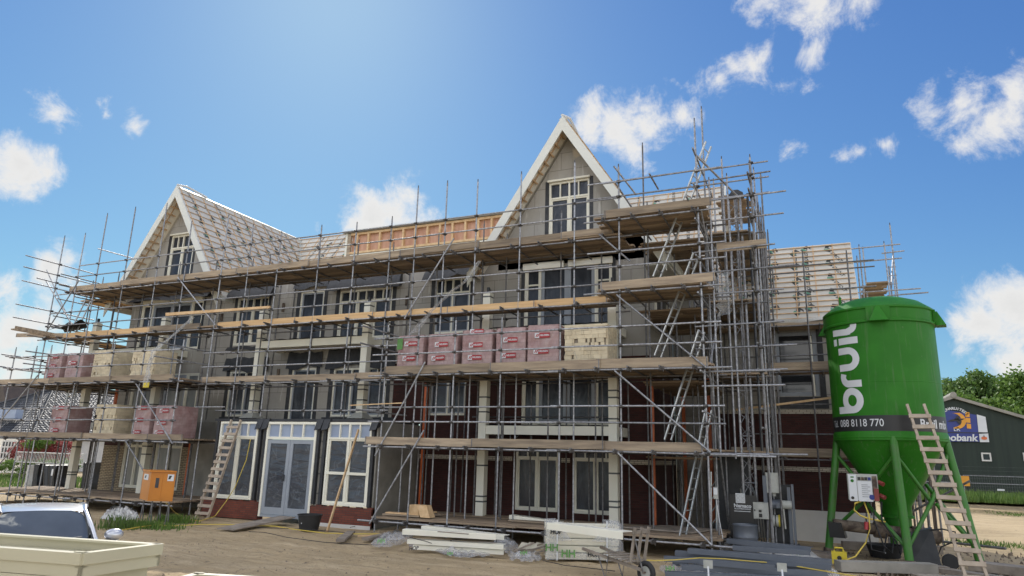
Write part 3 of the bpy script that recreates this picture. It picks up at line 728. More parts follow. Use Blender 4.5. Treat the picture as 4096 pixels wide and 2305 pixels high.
mb = MB('plaster'); mb.add([(bx1, byy, 0), (bx1, 27, 0), (bx1, 27, 6.7), (bx1, 25.23, 9.5), (bx1, byy, 6.7)], [(0, 1, 2, 3, 4)]); mb.build('side_wall', B)
prb = []
for i, (a, ang) in enumerate(((1.9, math.pi / 2 + .4), (2.62, math.pi / 2), (2.98, math.pi / 2), (3.70, math.pi / 2 - .5), (1.0, math.pi / 2), (.4, 1.4))):
    for j in range(5): o_ = (.0, .2, .05, .1, .1, .3)[i]; d_ = .36 * math.cos(ang); prb.append((a + d_, .50 + o_ + j * .72, ang, 'T')); prb.append((a, .14 + o_ + j * .72, ang, 'E'))
S2 = 1.95 / k
roof('back_roof', (bx0, 25.23, 9.68), (1, 0, 0), (0, -k, -SLOPE * k), [(0, 0), (4.42, 0), (4.42, S2), (0, S2)], 0, prints=[(a, u, g, w) for a, u, g, w in prb if u < 3.3], spacing_u=.245)
mb = MB('toe'); mb.box((bx0, 23.22, 6.36), (bx1 + .1, 23.26, 6.6)); mb.box((bx0, 23.27, 6.4), (bx1, 23.58, 6.43)); mb.each('eave_board', B)
mb = MB('foil_white'); mb.grid(lambda u, v: (bx0 + .3 + 4.0 * u, 23.2 - .06 * math.sin(u * 9) * v - .03, 6.72 - .12 * v - .03 * math.sin(u * 14)), 24, 3); mb.build('eave_foil', B, 60)
# ------------------------------------------------------------------ scaffolding
GT = .0242
cpl_mesh = None
def coupler_mesh():
    global cpl_mesh
    if cpl_mesh: return cpl_mesh
    mb = MB('coupler')
    mb.tube([(0, 0, -.04), (0, 0, .04)], .037, n=8); mb.tube([(-.045, -.052, 0), (.045, -.052, 0)], .037, n=8); mb.box((.03, -.07, -.02), (.075, .02, .02)); mb.tube([(.06, -.03, .0), (.06, -.11, .0)], .012, n=5)
    o = mb.build('coupler', None, 50); cpl_mesh = o.data; D.objects.remove(o); return cpl_mesh
class Scaf:
    def __init__(s, name, label, loc, group=None):
        s.t = thing(name, label, 'scaffold', loc, group); s.cp = []; s.org = Vector(loc); s.n = {}
    def tube(s, kind, p, q, r=GT, mat='galv'):
        mb = MB(mat); mb.tube([p, q], r, n=8); o = mb.build(kind, s.t, 50)
        s.n[kind] = s.n.get(kind, 0) + 1; return o
    def post(s, x, y, z0, z1, mat='galv'):
        dx, dy = U(-.012, .012), U(-.012, .012)
        s.tube('standard_tube', (x - dx, y - dy, z0), (x + dx, y + dy, z1), mat=mat)
        mb = MB('coupler'); mb.tube([(x + dx, y + dy, z1), (x + dx, y + dy, z1 + .09)], .016, n=6); mb.build('spigot', s.t)
    def couple(s, x, y, z, rot=0): s.cp.append((x, y, z, rot))
    def deck(s, x0, x1, y0, y1, z, axis='X', L=3.9, name='board_deck', gap=.006, mat=None):
        mb = MB(mat or ('board' if axis == 'X' else 'boardY')); w = .222
        a0, a1, b0, b1 = (x0, x1, y0, y1) if axis == 'X' else (y0, y1, x0, x1)
        b = b0; r = 0
        while b + w <= b1 + .05:
            a = a0 + U(-.15, .1); 
            first = True
            while a < a1 - .3:
                l = min((L * U(.5, 1) if first else L), a1 - a + U(-.1, .12)); first = False
                zz = z + U(-.006, .012); t = U(-.004, .004)
                if axis == 'X': mb.hexa([(a, b, zz), (a + l, b + t, zz), (a + l, b + w + t, zz), (a, b + w, zz), (a, b, zz + .048), (a + l, b + t, zz + .048), (a + l, b + w + t, zz + .048), (a, b + w, zz + .048)])
                else: mb.hexa([(b, a, zz), (b + w, a, zz), (b + w + t, a + l, zz), (b + t, a + l, zz), (b, a, zz + .048), (b + w, a, zz + .048), (b + w + t, a + l, zz + .048), (b + t, a + l, zz + .048)])
                a += l + .01
            b += w + gap + U(0, .008); r += 1
        return mb.build(name, s.t)
    def toe(s, p, q, h=.2, mat='toe', lab=None, out=(0, -1, 0)):
        p = Vector(p); q = Vector(q); mb = MB(mat); tl = U(-.012, .012)
        mb.beam(p + Vector((0, 0, h / 2)), q + Vector((0, 0, h / 2 + tl)), .036, h); d = (q - p).normalized(); e = Vector((0, 0, h / 2 + tl))
        for c in (p + d * .03 + Vector((0, 0, h / 2)), q - d * .03 + e): mb.beam(c - d * .014, c + d * .014, .041, h + .004, 'galv_d')
        return mb.build('toe_board', s.t, label=lab)
    def toes(s, x0, x1, y, z, mat='toe', L=3.9, h=.2):
        x = x0; i = 0
        while x < x1 - .3:
            l = min(L * (U(.7, 1)), x1 - x + .1); s.toe((x - .12, y - (.038 if i % 2 else 0), z + U(-.01, .015)), (x + l, y - (.038 if i % 2 else 0), z + U(-.01, .015)), h, mat); x += l; i += 1
    def rail(s, kind, x0, x1, y, z, posts=(), ov=.25, L=6.0, mat='galv', c=True):
        x = x0 - ov; i = 0
        while x < x1:
            e = min(x + L, x1 + ov)
            if e > x1 - .8: e = x1 + ov
            off = .048 if i % 2 else 0
            s.tube(kind, (x, y, z + off * .3), (e, y, z + U(-.012, .012)), mat=mat); x = e - .3 if e < x1 + ov - .01 else x1 + 99; i += 1
        if c:
            for px in posts:
                if x0 - ov <= px <= x1 + ov: s.couple(px, y + .05, z)
    def transoms(s, x0, x1, y0, y1, z, step=.98, mat='galv_d', n=None):
        x = x0 + .1; k = 0
        while x < x1:
            a = y0 - U(.1, .2); b = y1 + U(.0, .3)
            s.tube('transom_tube', (x + U(-.03, .03), a, z), (x + U(-.03, .03), b, z), mat=mat); s.couple(x, y0, z - .02, 1); x += step * U(.8, 1.15)
            k += 1
    def finish(s):
        me = coupler_mesh(); s.cp.sort(key=lambda c: c[0] ** 2 + c[1] ** 2 + (c[2] - 2) ** 2)
        for x, y, z, r in s.cp[:96]:
            o = D.objects.new('coupler', me); COL.objects.link(o); o.parent = s.t; o.location = Vector((x, y, z)) - s.org
            o.rotation_euler = (0, 0, U(-.2, .2)) if not r else (math.pi / 2, 0, U(-.1, .1))
        if len(s.cp) > 96:
            mb = MB('coupler')
            for x, y, z, r in s.cp[96:]:
                mb.tube([(x, y, z - .04), (x, y, z + .04)], .036, n=6); mb.box((x - .045, y - .09, z - .03), (x + .05, y - .02, z + .03))
            o = mb.build('couplers', s.t); o['kind'] = 'stuff'
# main high scaffold along the facade
A = Scaf('facade_scaffold', 'long high tube scaffold with two upper decks across the whole front of the building', (-16, 18.1, 0))
mainp = [(-29.23, 10.9, 0), (-27.9, 10.87, 0), (-26.72, 11.62, 0), (-25.04, 11.7, 0), (-23.22, 11.63, 0), (-21.68, 10.69, 0), (-19.81, 10.73, 0), (-18.5, 10.2, 3.3), (-17.14, 9.78, 3.3), (-15.34, 9.8, 3.3), (-13.85, 9.73, 3.3), (-12.44, 9.77, 3.3), (-11.48, 10.73, .05), (-10.4, 10.76, .05), (-9.29, 10.64, .05), (-7.8, 10.68, .05), (-6.07, 10.79, .05)]
mx = [p[0] for p in mainp]
for x, zt, zb in mainp: A.post(x, 18.1, zb, zt)
innerx = [-28.6, -27.0, -25.3, -23.4, -21.4, -19.5, -18.65, -16.3, -14.6, -13.1, -11.3, -9.6, -8.75, -6.9, -5.6]
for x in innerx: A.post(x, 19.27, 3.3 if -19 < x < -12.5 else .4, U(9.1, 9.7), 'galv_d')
yo = 18.05
for z, x0, x1 in ((8.31, -28.9, -4.6), (6.41, -29.4, -5.0), (4.42, -20.2, -11.5)):
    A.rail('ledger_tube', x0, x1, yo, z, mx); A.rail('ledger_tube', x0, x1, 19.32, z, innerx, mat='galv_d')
for z, x0, x1 in ((9.49, -27.6, -5.0), (9.01, -27.8, -5.0), (7.51, -28.9, -5.2), (6.97, -29.0, -5.2), (5.5, -19.2, -11.7), (5.01, -19.3, -11.6), (3.49, -18.9, -12.3)):
    A.rail('guard_rail', x0, x1, yo, z, mx)
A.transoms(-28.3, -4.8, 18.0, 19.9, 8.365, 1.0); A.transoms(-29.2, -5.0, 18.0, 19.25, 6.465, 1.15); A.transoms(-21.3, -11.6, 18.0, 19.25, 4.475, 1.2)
A.deck(-28.2, -4.7, 18.12, 19.95, 8.41); A.deck(-29.3, -5.0, 18.12, 19.15, 6.51); A.deck(-20.2, -11.4, 18.12, 19.15, 4.52)
A.toes(-28.2, -5.0, 18.135, 8.44); A.toes(-20.0, -11.6, 18.135, 4.47)
A.toes(-28.1, -23.2, 18.135, 6.45, 'toe_new'); A.toes(-23.8, -20.2, 18.1, 6.47); A.toes(-19.6, -5.2, 18.135, 6.44, 'toe_new')
A.toe((-31.4, 18.2, 6.65), (-27.8, 18.2, 6.5), .16)
# braces
def br(S, p, q, Y, Y2=None, kind='brace_tube', mat='galv', r=GT):
    return S.tube(kind, P(*p, Y=Y), P(*q, Y=Y2 or Y), mat=mat, r=r)
br(A, (180, 1117), (288, 1300), 18.0); br(A, (318, 1119), (175, 1345), 17.95); br(A, (711, 1110), (862, 1300), 18.0); br(A, (1816, 954), (1618, 1275), 18.0)
# end tubes sticking out on the left
for z, a, b in ((9.68, 16.65, 19.6), (9.2, 16.66, 21.0), (8.63, 16.7, 19.5), (7.64, 16.65, 20), (7.1, 16.65, 20), (6.48, 17.3, 24), (5.53, 16.66, 18.9), (5.07, 16.66, 18.9), (8.87, 17.25, 18.9)):
    A.tube('end_rail', (-29.18, a, z), (-29.18, b, z - .02)); A.couple(-29.2, 18.15, z)
mb = MB('toe'); mb.beam((-29.15, 16.7, 6.62), (-29.15, 21, 6.56), .2, .05); mb.beam((-29.0, 16.7, 6.66), (-29.0, 21, 6.60), .04, .17); mb.build('toe_board', A.t)
br(A, (186, 1080), (285, 1300), 19, 19.5)
A.tube('guard_rail', P(392, 995, Y=18.6), P(532, 1034, Y=20.6))
# thin new battens lying on the deck rail
for k_ in range(4):
    mb = MB('pine'); mb.beam(P(664, 1254 + k_ * 3, Y=18.02), P(1080, 1226 + k_ * 2, Y=17.99 - .01 * k_), .05, .03); mb.build('loose_batten', A.t)
A.finish()
# left return scaffold
Lr = Scaf('return_scaffold', 'tube scaffold with sunlit decks going back along the left end of the building', (-29, 24, 0))
for i in range(6):
    y = 20.2 + i * 2.1
    for x in (-29.3, -28.25): Lr.post(x, y, 0, U(9.3, 9.9) if x < -29 else 8.6, 'galv_d')
Lr.deck(-29.2, -27.8, 21.5, 30, 7.35, 'Y', mat='toe_new'); Lr.deck(-29.2, -27.9, 20.5, 30, 9.0, 'Y', mat='toe_new')  # spruce colour on these upper decks stands in for sunlight on the boards
for z in (4.42, 6.41, 8.25):
    for x in (-29.35, -28.2): Lr.tube('ledger_tube', (x, 18.3, z), (x, 31, z), mat='galv_d')
    Lr.deck(-29.3, -27.9, 19.4, 31, z + .08, 'Y', mat='toe_new' if z > 6 else None); mb = MB('toe_new' if z > 6 else 'toe'); mb.beam((-29.33, 19.6, z + .16), (-29.33, 27, z + .16), .035, .2); mb.build('toe_board', Lr.t)  # upper boards get the sunlit colour, lower ones the weathered
    for r_ in (.6, 1.08): Lr.tube('guard_rail', (-29.35, 18.3, z + r_), (-29.35, 31, z + r_), mat='galv_d')
    for i in range(8): y = 19.5 + 1.4 * i; Lr.tube('transom_tube', (-29.6, y, z + .04), (-27.9, y, z + .04), mat='galv_d')
Lr.finish()
# left loading bay
Lb = Scaf('loading_scaffold', 'lower tube scaffold in front of the left wing carrying wrapped brick packs on two decks', (-24.5, 17.1, 0), 'loading scaffolds')
lpx = [-29.35, -28.05, -27.12, -25.41, -23.56, -21.93, -20.04]
for x in lpx: Lb.post(x, 17.1, .05, 5.87 if x in (-29.35, -28.05, -27.12, -23.56, -20.04) else 5.6 if x > -26 else 4.3)
lin = [-29.9, -28.6, -27.6, -26.2, -24.7, -23.2, -21.8, -20.4]
for x in lin: Lb.post(x, 19.9, .05, 4.4, 'galv_d')
for x in (-29.6, -27.5, -25.8, -22.4, -20.6): Lb.post(x, 18.5, .05, 4.4, 'galv_d')
for z, x1 in ((.34, -19.7), (2.38, -19.4), (4.42, -20.0)):
    Lb.rail('ledger_tube', -30.2, x1, 17.05, z, lpx); Lb.rail('ledger_tube', -30.2, x1, 18.45, z, (), mat='galv_d', c=False); Lb.rail('ledger_tube', -30.2, x1, 19.85, z, lin, mat='galv_d')
    Lb.transoms(-29.9, x1, 16.98, 20.0, z + .05, 1.0)
for z in (3.09, 3.52, 5.05, 5.53): Lb.rail('guard_rail', -29.3 if z > 5 else -30.2, -20.1, 17.05, z, lpx)
Lb.deck(-30.2, -19.6, 17.1, 20.0, .42); Lb.deck(-30.2, -19.5, 17.1, 20.0, 2.46); Lb.deck(-30.0, -20.1, 17.1, 20.0, 4.5)
Lb.toes(-30.3, -19.5, 17.08, 2.43); Lb.toes(-30.0, -20.2, 17.08, 4.47)
br(Lb, (535, 1520), (690, 1775), 17.0); br(Lb, (500, 1760), (578, 1890), 17.0); br(Lb, (152, 1501), (-40, 1735), 17.0); br(Lb, (92, 1746), (-60, 1925), 17.0); br(Lb, (140, 1560), (215, 1690), 17.4)
for z in (5.6, 5.12): 
    Lb.tube('end_rail', (-20.05, 16.0, z + .02), (-20.02, 18.9, z)); Lb.tube('end_rail', (-29.35, 16.6, z), (-29.32, 18.6, z)); Lb.tube('end_rail', (-28.05, 16.7, z + .1), (-28.0, 18.4, z + .1))
for z in (5.5, 5.0, 3.6): Lb.tube('guard_rail', (-19.95, 17.9, z), (-18.6, 17.9, z))
Lb.finish()
def alu_ladder(p, q, wdir, n, w=.34, name='aluminium_ladder', label='', cat='ladder', group=None, r=.028, mat='alu'):
    p = Vector(p); q = Vector(q); wd = Vector(wdir).normalized() * (w / 2)
    t = thing(name, label, cat, p, group)
    for s_ in (-1, 1):
        mb = MB(mat); mb.beam(p + wd * s_, q + wd * s_, .03, .06, up=wd); mb.build('stile', t)
    for i in range(n):
        c = p.lerp(q, (i + .7) / (n + .4)); mb = MB(mat); mb.tube([c - wd, c + wd], .014, n=6); mb.build('rung', t)
    return t
alu_ladder((-28.9, 19.2, 2.45), (-28.5, 19.2, 5.3), (1, 0, 0), 9, label='slim aluminium ladder below the left end of the scaffold, beside the highest brick packs')
alu_ladder((-28.6, 18.7, 6.5), (-28.3, 19.2, 9.0), (1, .1, 0), 9, label='slim aluminium ladder up to the left end of the top deck')
# right loading bay
Rb = Scaf('loading_scaffold', 'tube scaffold before the dark brick wing carrying a row of five red brick packs', (-8, 17.1, 0), 'loading scaffolds')
rpx = [-11.6, -10.53, -9.3, -7.85, -6.12]
for x, zt in zip(rpx, (5.95, 5.93, 5.97, 5.98, 5.98)): Rb.post(x, 17.1, .05, zt)
rin = [-11.3, -10.2, -9.0, -7.6, -6.3]
for x in (-11.8, -10.75, -10.35, -9.9, -9.2, -8.05, -6.9, -6.2, -5.0): Rb.post(x, 19.9, .05, 4.4, 'galv_d')
for x in (-11.2, -9.9, -8.4, -7.0, -5.6): Rb.post(x, 18.6, .45, 4.4, 'galv_d')
tpx = [-4.48, -2.4]
for z in (.34, 2.38, 4.42):
    Rb.rail('ledger_tube', -11.8, -2.1, 17.05, z, rpx + tpx, ov=.35); Rb.rail('ledger_tube', -11.7, -2.3, 18.6, z, (), mat='galv_d', c=False); Rb.rail('ledger_tube', -11.7, -2.3, 19.85, z, (-11.8, -10.75, -9.9, -9.2, -8.05, -6.9, -6.2, -5.0), mat='galv_d')
    Rb.transoms(-11.6, -2.5, 16.98, 20.0, z + .05, 1.0)
for z in (3.09, 3.5, 5.05, 5.53): Rb.rail('guard_rail', -11.8, -2.2, 17.05, z, rpx + tpx)
Rb.rail('guard_rail', -9.8, -5.5, 19.85, 3.4, (), c=False, mat='galv_d')
Rb.deck(-11.6, -2.3, 17.1, 20.0, .42, L=4.8); Rb.deck(-11.7, -2.3, 17.1, 20.0, 2.46); Rb.deck(-11.6, -2.3, 17.1, 20.0, 4.5)
Rb.toes(-12.0, -2.6, 17.08, 2.43, h=.22); Rb.toes(-11.5, -2.4, 17.08, 4.46, h=.24)
br(Rb, (1701, 1448), (1500, 1824), 17.0); br(Rb, (1696, 1721), (1478, 2095), 17.0)
for z in (5.7, 5.2, 3.35): Rb.tube('end_rail', (-11.62, 15.8, z), (-11.6, 18.4, z)); Rb.couple(-11.6, 17.1, z)
mb = MB('pine'); mb.beam((-12.7, 17.0, 3.56), (-10.9, 17.02, 3.62), .02, .03); mb.build('loose_batten', Rb.t)
for i in range(2):
    mb = MB('galv_d'); x = -9.6 + i * 1.0; mb.tube([(x, 19.6, 2.55), (x, 19.6, 3.3)], .015, n=5); mb.tube([(x + .7, 19.6, 2.55), (x + .7, 19.6, 3.3)], .015, n=5); mb.tube([(x, 19.6, 3.3), (x + .7, 19.6, 3.3)], .015, n=5); mb.tube([(x, 19.6, 2.55), (x + .7, 19.6, 3.3)], .012, n=5); mb.build('trestle_frame', Rb.t)
Rb.finish()
# access tower at the right corner
T = Scaf('access_tower', 'tall scaffold stair tower with ladders and short decks at the right corner of the building', (-3.5, 17.5, 0))
T.post(-4.48, 17.1, .05, 10.0); T.post(-2.4, 17.1, .05, 11.0); T.post(-2.38, 18.4, .05, 12.0); T.post(-1.95, 18.9, 2.3, 10.6); T.post(-2.2, 17.9, 2.4, 9.6); T.post(-1.78, 18.5, 2.4, 9.9); T.post(-1.62, 19.1, 2.3, 9.4, 'galv_d'); T.post(-2.05, 19.6, 2.3, 10.1, 'galv_d'); T.post(-2.5, 18.9, 2.4, 9.2, 'galv_d'); T.post(-4.0, 18.4, .4, 9.3, 'galv_d'); T.post(-4.25, 19.1, .4, 11.5, 'galv_d'); T.post(-3.0, 19.9, .4, 8.4, 'galv_d'); T.post(-3.6, 20.3, .05, 8.4, 'galv_d'); T.post(-2.35, 20.2, .05, 10.5)
for z in (6.45, 8.46):
    T.rail('ledger_tube', -5.2, -2.1, 17.05, z, tpx); T.rail('ledger_tube', -5.2, -2.1, 18.4, z + .0, (), c=False, mat='galv_d'); T.transoms(-5.0, -2.2, 16.98, 19.2, z + .05, .8); T.deck(-5.1, -2.2, 17.1, 19.0, z + .09)
    T.toe((-5.0 + (.12 if z > 7 else 0), 17.07, z + .08), (-2.05, 17.07, z + .12), .22, 'toe_new' if 0 else 'toe')
for z in (7.15, 7.57, 9.12, 9.56): T.rail('guard_rail', -5.1, -2.0, 17.05, z, tpx)
T.tube('guard_rail', P(2402, 737, Y=17.0), P(2795, 680, Y=17.0)); T.tube('guard_rail', P(2780, 683, Y=17.0), P(2850, 673, Y=17.0))
br(T, (2466, 1180), (2826, 1472), 17.0); br(T, (2458, 1483), (2842, 1810), 17.0); br(T, (2463, 1804), (2848, 2182), 17.0); br(T, (2396, 937), (2520, 1045), 17.3)
br(T, (2455, 665), (2545, 780), 16.9, 17.6); br(T, (2460, 730), (2530, 835), 16.95, 17.8); br(T, (2597, 695), (2633, 757), 16.9, 17.6); br(T, (2744, 785), (2860, 1000), 16.9, 19)
br(T, (2779, 616), (2960, 795), 17.2, 19.4, r=.03)
for k_ in range(9): 
    z = 2.4 + k_ * .95; T.tube('end_rail', (-2.42 + U(-.02, .02), 16.6, z), (-2.4, 20.2, z + U(-.03, .03)), mat='galv')
T.tube('brace_tube', (-2.3, 17.2, 4.4), (-2.3, 19.8, .4)); T.tube('brace_tube', (-2.3, 19.8, 6.4), (-2.3, 17.2, 4.4)); T.tube('brace_tube', (-2.35, 17.2, 8.6), (-2.3, 19.8, 6.4))
for z, a, b in ((2.4, -2.3, -1.25), (2.36, -2.1, -1.1), (4.35, -2.0, -.9), (4.0, -2.0, -.8)): T.tube('ledger_tube', (a - .5, 17.3, z), (b + .2, 17.3, z))
T.finish()
for p, q, n_, lab in (((2729, 2159), (2835, 1640), 12, 'lowest aluminium ladder of the scaffold tower, standing on the bottom deck'), ((2672, 1760), (2807, 1325), 12, 'second aluminium ladder of the scaffold tower, above the lowest one'), ((2632, 1427), (2785, 1020), 12, 'third aluminium ladder of the scaffold tower, rising past the middle deck'), ((2626, 1113), (2834, 577), 14, 'topmost aluminium ladder of the scaffold tower, sticking out against the sky')):
    alu_ladder(P(*p, Y=17.75), P(*q, Y=18.1), (.25, 1, 0), n_, .38, label=lab, group='scaffold tower ladders')
# scaffold along the right side of the building
Sd = Scaf('side_scaffold', 'deep dark scaffold with many close standards along the right side of the building', (-1.8, 22, 0))
for i in range(8):
    y = 17.9 + i * 1.18 + .6; Sd.post(-1.15, y, .05, 10.4 - i * .12 + U(-.3, .3), 'galv' if i < 3 else 'galv_d')
for i in range(9): Sd.post(-1.05 + U(-.12, .1), 18.3 + i * .95, .05, 10.0 - i * .15 + U(-.8, .5), 'galv_d')
for i in range(5): y = 18.6 + i * 1.25; Sd.post(-2.62, y, .05, 9.4 + U(-.3, .5), 'galv_d')
for i in range(4): Sd.post(-4.1, 20.6 + i * 1.1, .05, 8.6, 'galv_d'); Sd.post(-3.3, 20.9 + i * 1.1, .05, 8.2, 'galv_d')
for z in (2.38, 4.42, 6.45, 8.46):
    for x in (-1.2, -2.5): Sd.tube('ledger_tube', (x, 17.5, z), (x, 27.2, z), mat='galv_d')
    for r_ in (.65, 1.1): Sd.tube('guard_rail', (-1.18, 17.6, z + r_), (-1.18, 27, z + r_), mat='galv_d')
    Sd.deck(-2.5, -1.2, 19.4, 23.2 if z < 8 else 26.8, z + .09, 'X', L=1.4); 
    Sd.deck(-4.35, -2.65, 19.1, 23.4, z - .12, 'X', L=1.8)
    mb = MB('toe')
    if z > 8: mb.beam((-2.1, 18.15, 7.75), (-.85, 18.15, 7.75), .036, .24); mb.build('toe_board', Sd.t)
    for k_ in range(3 if z > 4.3 else 1):
        Sd.tube('transom_tube', (-2.75, 18.1 + k_ * .04, z + k_ * .6 + .03), (-.45 + U(-.2, .3), 18.1, z + k_ * .6 + .05)); Sd.couple(-1.15, 18.05, z + k_ * .6)
    for i in range(5): Sd.tube('transom_tube', (-2.9, 19.5 + i * 1.3, z + .04), (-.95, 19.5 + i * 1.3, z + .04), mat='galv_d')
for z in (9.3, 9.75, 10.2): Sd.tube('guard_rail', (-2.7, 18.6, z), (-.7, 18.6, z + .02)); Sd.couple(-1.15, 18.55, z)
Sd.tube('brace_tube', (-1.3, 18.7, .3), (-1.3, 23, 4.4), mat='galv_d'); Sd.tube('brace_tube', (-1.3, 23, 4.5), (-1.3, 18.7, 8.4), mat='galv_d')
Sd.deck(-2.3, -1.3, 20.6, 23.5, 10.1, 'X', L=1.1)
mb = MB('foil'); mb.grid(lambda u, v: (-2.2 + u * .35 + .05 * math.sin(v * 30), 18.6 + .1 * math.sin(v * 14 + u * 4), 7.2 - v * 1.2), 4, 16); mb.build('torn_foil', Sd.t, 60)
Sd.finish()
# back wing scaffold
Bw = Scaf('wing_scaffold', 'light scaffold in front of the far brick wing, partly hidden by the green silo', (0, 22.2, 0))
Bw.post(-.02, 22.0, .95, 8.5, 'galv_d'); Bw.post(1.2, 22.0, .9, 8.4, 'galv_d'); Bw.post(-1.0, 22.1, .1, 6.0, 'galv_d')
for z, m_ in ((2.33, 0), (4.85, 0), (6.25, 0), (7.3, 0), (7.9, 0), (3.05, 0), (5.35, 0), (5.7, 0), (3.9, 0), (8.1, 0)): Bw.tube('ledger_tube', (-1.9, 22.0, z), (1.9, 22.0, z + .02), r=.022, mat='galv_d')
Bw.deck(-2.6, 1.7, 22.1, 23.1, 4.9, L=2.5); Bw.deck(-2.6, 1.7, 22.1, 23.1, 2.4, L=2.5); Bw.deck(-2.6, 1.7, 22.3, 23.1, 6.3, L=2.5)
Bw.toe((-2.4, 22.05, 2.42), (1.7, 22.05, 2.42), .24); Bw.toe((-1.4, 22.05, 4.92), (1.7, 22.05, 4.92), .24)
for x in (-.9, .3, 1.3): 
    for z in (2.38, 4.88, 6.28): Bw.tube('transom_tube', (x, 21.9, z), (x, 23.3, z), mat='galv_d')
mb = MB('pine'); mb.beam((-2.2, 21.9, 3.75), (.9, 21.9, 4.15), .03, .06); mb.build('loose_batten', Bw.t)
Bw.finish()
Fr = Scaf('corner_scaffold', 'distant scaffold corner with a tilted deck behind the right end of the far roof', (2.4, 26.5, 0))
for x, y, zt in ((1.72, 26, 9.3), (1.85, 26.3, 9.8), (2.0, 27, 9.9), (2.62, 26, 9.75), (2.75, 26.6, 9.0), (2.85, 26, 10.4), (3.0, 27.4, 9.1), (2.9, 27, 8.7)): Fr.post(x, y, .05, zt)
for z, x0, x1 in ((9.65, 1.2, 3.1), (9.15, 1.2, 3.1), (9.4, 2.5, 3.2), (7.95, -.5, 3.5), (7.8, 2.5, 3.7), (7.4, -1, 2)): Fr.tube('guard_rail', (x0, 26 if x1 < 3.4 else 25.6, z), (x1, 26 if x1 < 3.4 else 25.6, z + .03))
Fr.deck(1.9, 2.7, 26, 28.5, 8.35, 'X', L=1.0); Fr.tube('brace_tube', (2.7, 26.1, 8.2), (3.0, 27.2, 9.8))
for k_ in range(4): Fr.tube('transom_tube', (2.62, 26.05, 8.3 + k_ * .3), (2.9, 26.05, 8.3 + k_ * .3), r=.015)
Fr.finish()
# ------------------------------------------------------------------ hoist
H = thing('material_hoist', 'tall lattice ladder hoist with control boxes and motor standing at the scaffold corner', 'hoist', (-1.7, 20.1, 0))
mb = MB('galv')
def mast(x, y, z0, z1, lean=.0):
    for dx, dy in ((-.16, 0), (.16, 0), (0, .22)): mb.tube([(x + dx, y + dy, z0), (x + dx + lean, y + dy, z1)], .034, n=8)
    z = z0; i = 0
    while z < z1 - .3:
        for (a, b) in (((-.16, 0), (.16, 0)), ((.16, 0), (0, .22)), ((0, .22), (-.16, 0))):
            l = lean * (z - z0) / (z1 - z0); mb.tube([(x + a[0] + l, y + a[1], z), (x + b[0] + l, y + b[1], z + .3)], .009, n=4); mb.tube([(x + b[0] + l, y + b[1], z + .3), (x + a[0] + l, y + a[1], z + .6)], .009, n=4)
        z += .6
        if i % 2 == 1: mb.tube([(x - .2 + l, y, z), (x + .2 + l, y, z)], .02, n=5)
        i += 1
mast(-1.72, 19.6, .5, 9.75); mb.build('lattice_mast', H, 50)
mb = MB('carblack'); mb.tube([(-1.36, 19.5, .4), (-1.34, 19.5, 9.7)], .035, n=8); mb.build('drive_rail', H)
mb = MB('darkgrey'); mb.prism([(-1.86, 19.45, 9.62), (-1.44, 19.45, 9.62), (-1.46, 19.45, 9.74), (-1.6, 19.45, 9.84), (-1.74, 19.45, 9.84), (-1.82, 19.45, 9.74)], (0, .2, 0)); mb.tube([(-1.84, 19.42, 9.66), (-1.84, 19.6, 9.66)], .06, n=12); mb.build('mast_head', H)
mb = MB('darkgrey'); mb.box((-2.7, 20.4, .1), (-1.75, 20.46, 2.45)); mb.build('back_sheet', H, label='dark grey sheet panel behind the drum')
DX = .24
mb = MB('carblack'); mb.box((-2.44 + .22, 19.25, .35), (-1.86 + .32, 19.3, 1.40)); pn = mb.build('hoist_panel', H)
k0 = len(D.objects); mb = MB('white_print'); mb.box((-2.33, 19.89, 1.18), (-2.1, 19.897, 1.42))
for i in range(2):
    for j in range(2):
        c_ = (-2.27 + i * .11, 19.886, 1.25 + j * .1); pts = [(c_[0] + .04 * math.cos(a * math.pi / 6), c_[1], c_[2] + .04 * math.sin(a * math.pi / 6)) for a in range(13)]; mb.tube(pts, .0035, 'ltgrey', n=4)
put_text(mb, 'Nemaco', .125, frame_fn((-2.17, 19.893, 1.11), (1, 0, 0), (0, 0, 1)), 'white_print', bold=.004)
put_text(mb, 'BOUWMACHINES', .05, frame_fn((-2.17, 19.893, 1.035), (1, 0, 0), (0, 0, 1)), 'white_print', bold=.001)
mb.box((-2.38, 19.89, .97), (-1.98, 19.896, .985)); mb.v = [(x + .28, y - .65, z + .02) for x, y, z in mb.v]; mb.build('sign_print', pn)
mb = MB('alu'); pts = [P(2965, 1975, Y=19.85)] + [P(x, y, Y=19.85) for x, y in ((2962, 1955), (2972, 1942), (2990, 1938), (3005, 1945), (3015, 1965), (3022, 1995))]; mb.tube(pts, .028, n=6); mb.build('bent_pipe', H, 60)
def ebox(x0, x1, z0, z1, y, name='control_box', mat='ltgrey', dep=.2):
    mb = MB(mat); mb.box((x0, y, z0), (x1, y + dep, z1)); mb.box((x0 + .01, y - .015, z0 + .01), (x1 - .01, y - .002, z1 - .01)); o = mb.build(name, H); return o
o_ = ebox(-1.63, -1.27, .84, 1.24, 19.2)
mb = MB('carblack'); mb.box((-1.5, 19.178, 1.0), (-1.43, 19.184, 1.06)); mb.box((-1.5, 19.178, .88), (-1.42, 19.184, .97)); mb.tube([(-1.59, 19.15, 1.05), (-1.59, 19.2, 1.05)], .018, n=8); mb.box((-1.55, 19.179, 1.09), (-1.38, 19.184, 1.2), 'alu'); mb.build('switch', o_)
o_ = ebox(-1.3, -.98, 1.48, 1.98, 19.3); mb = MB('ltgrey'); mb.tube([(-1.12, 19.4, 1.4), (-1.12, 19.4, 1.48)], .05); mb.build('cable_gland', o_)
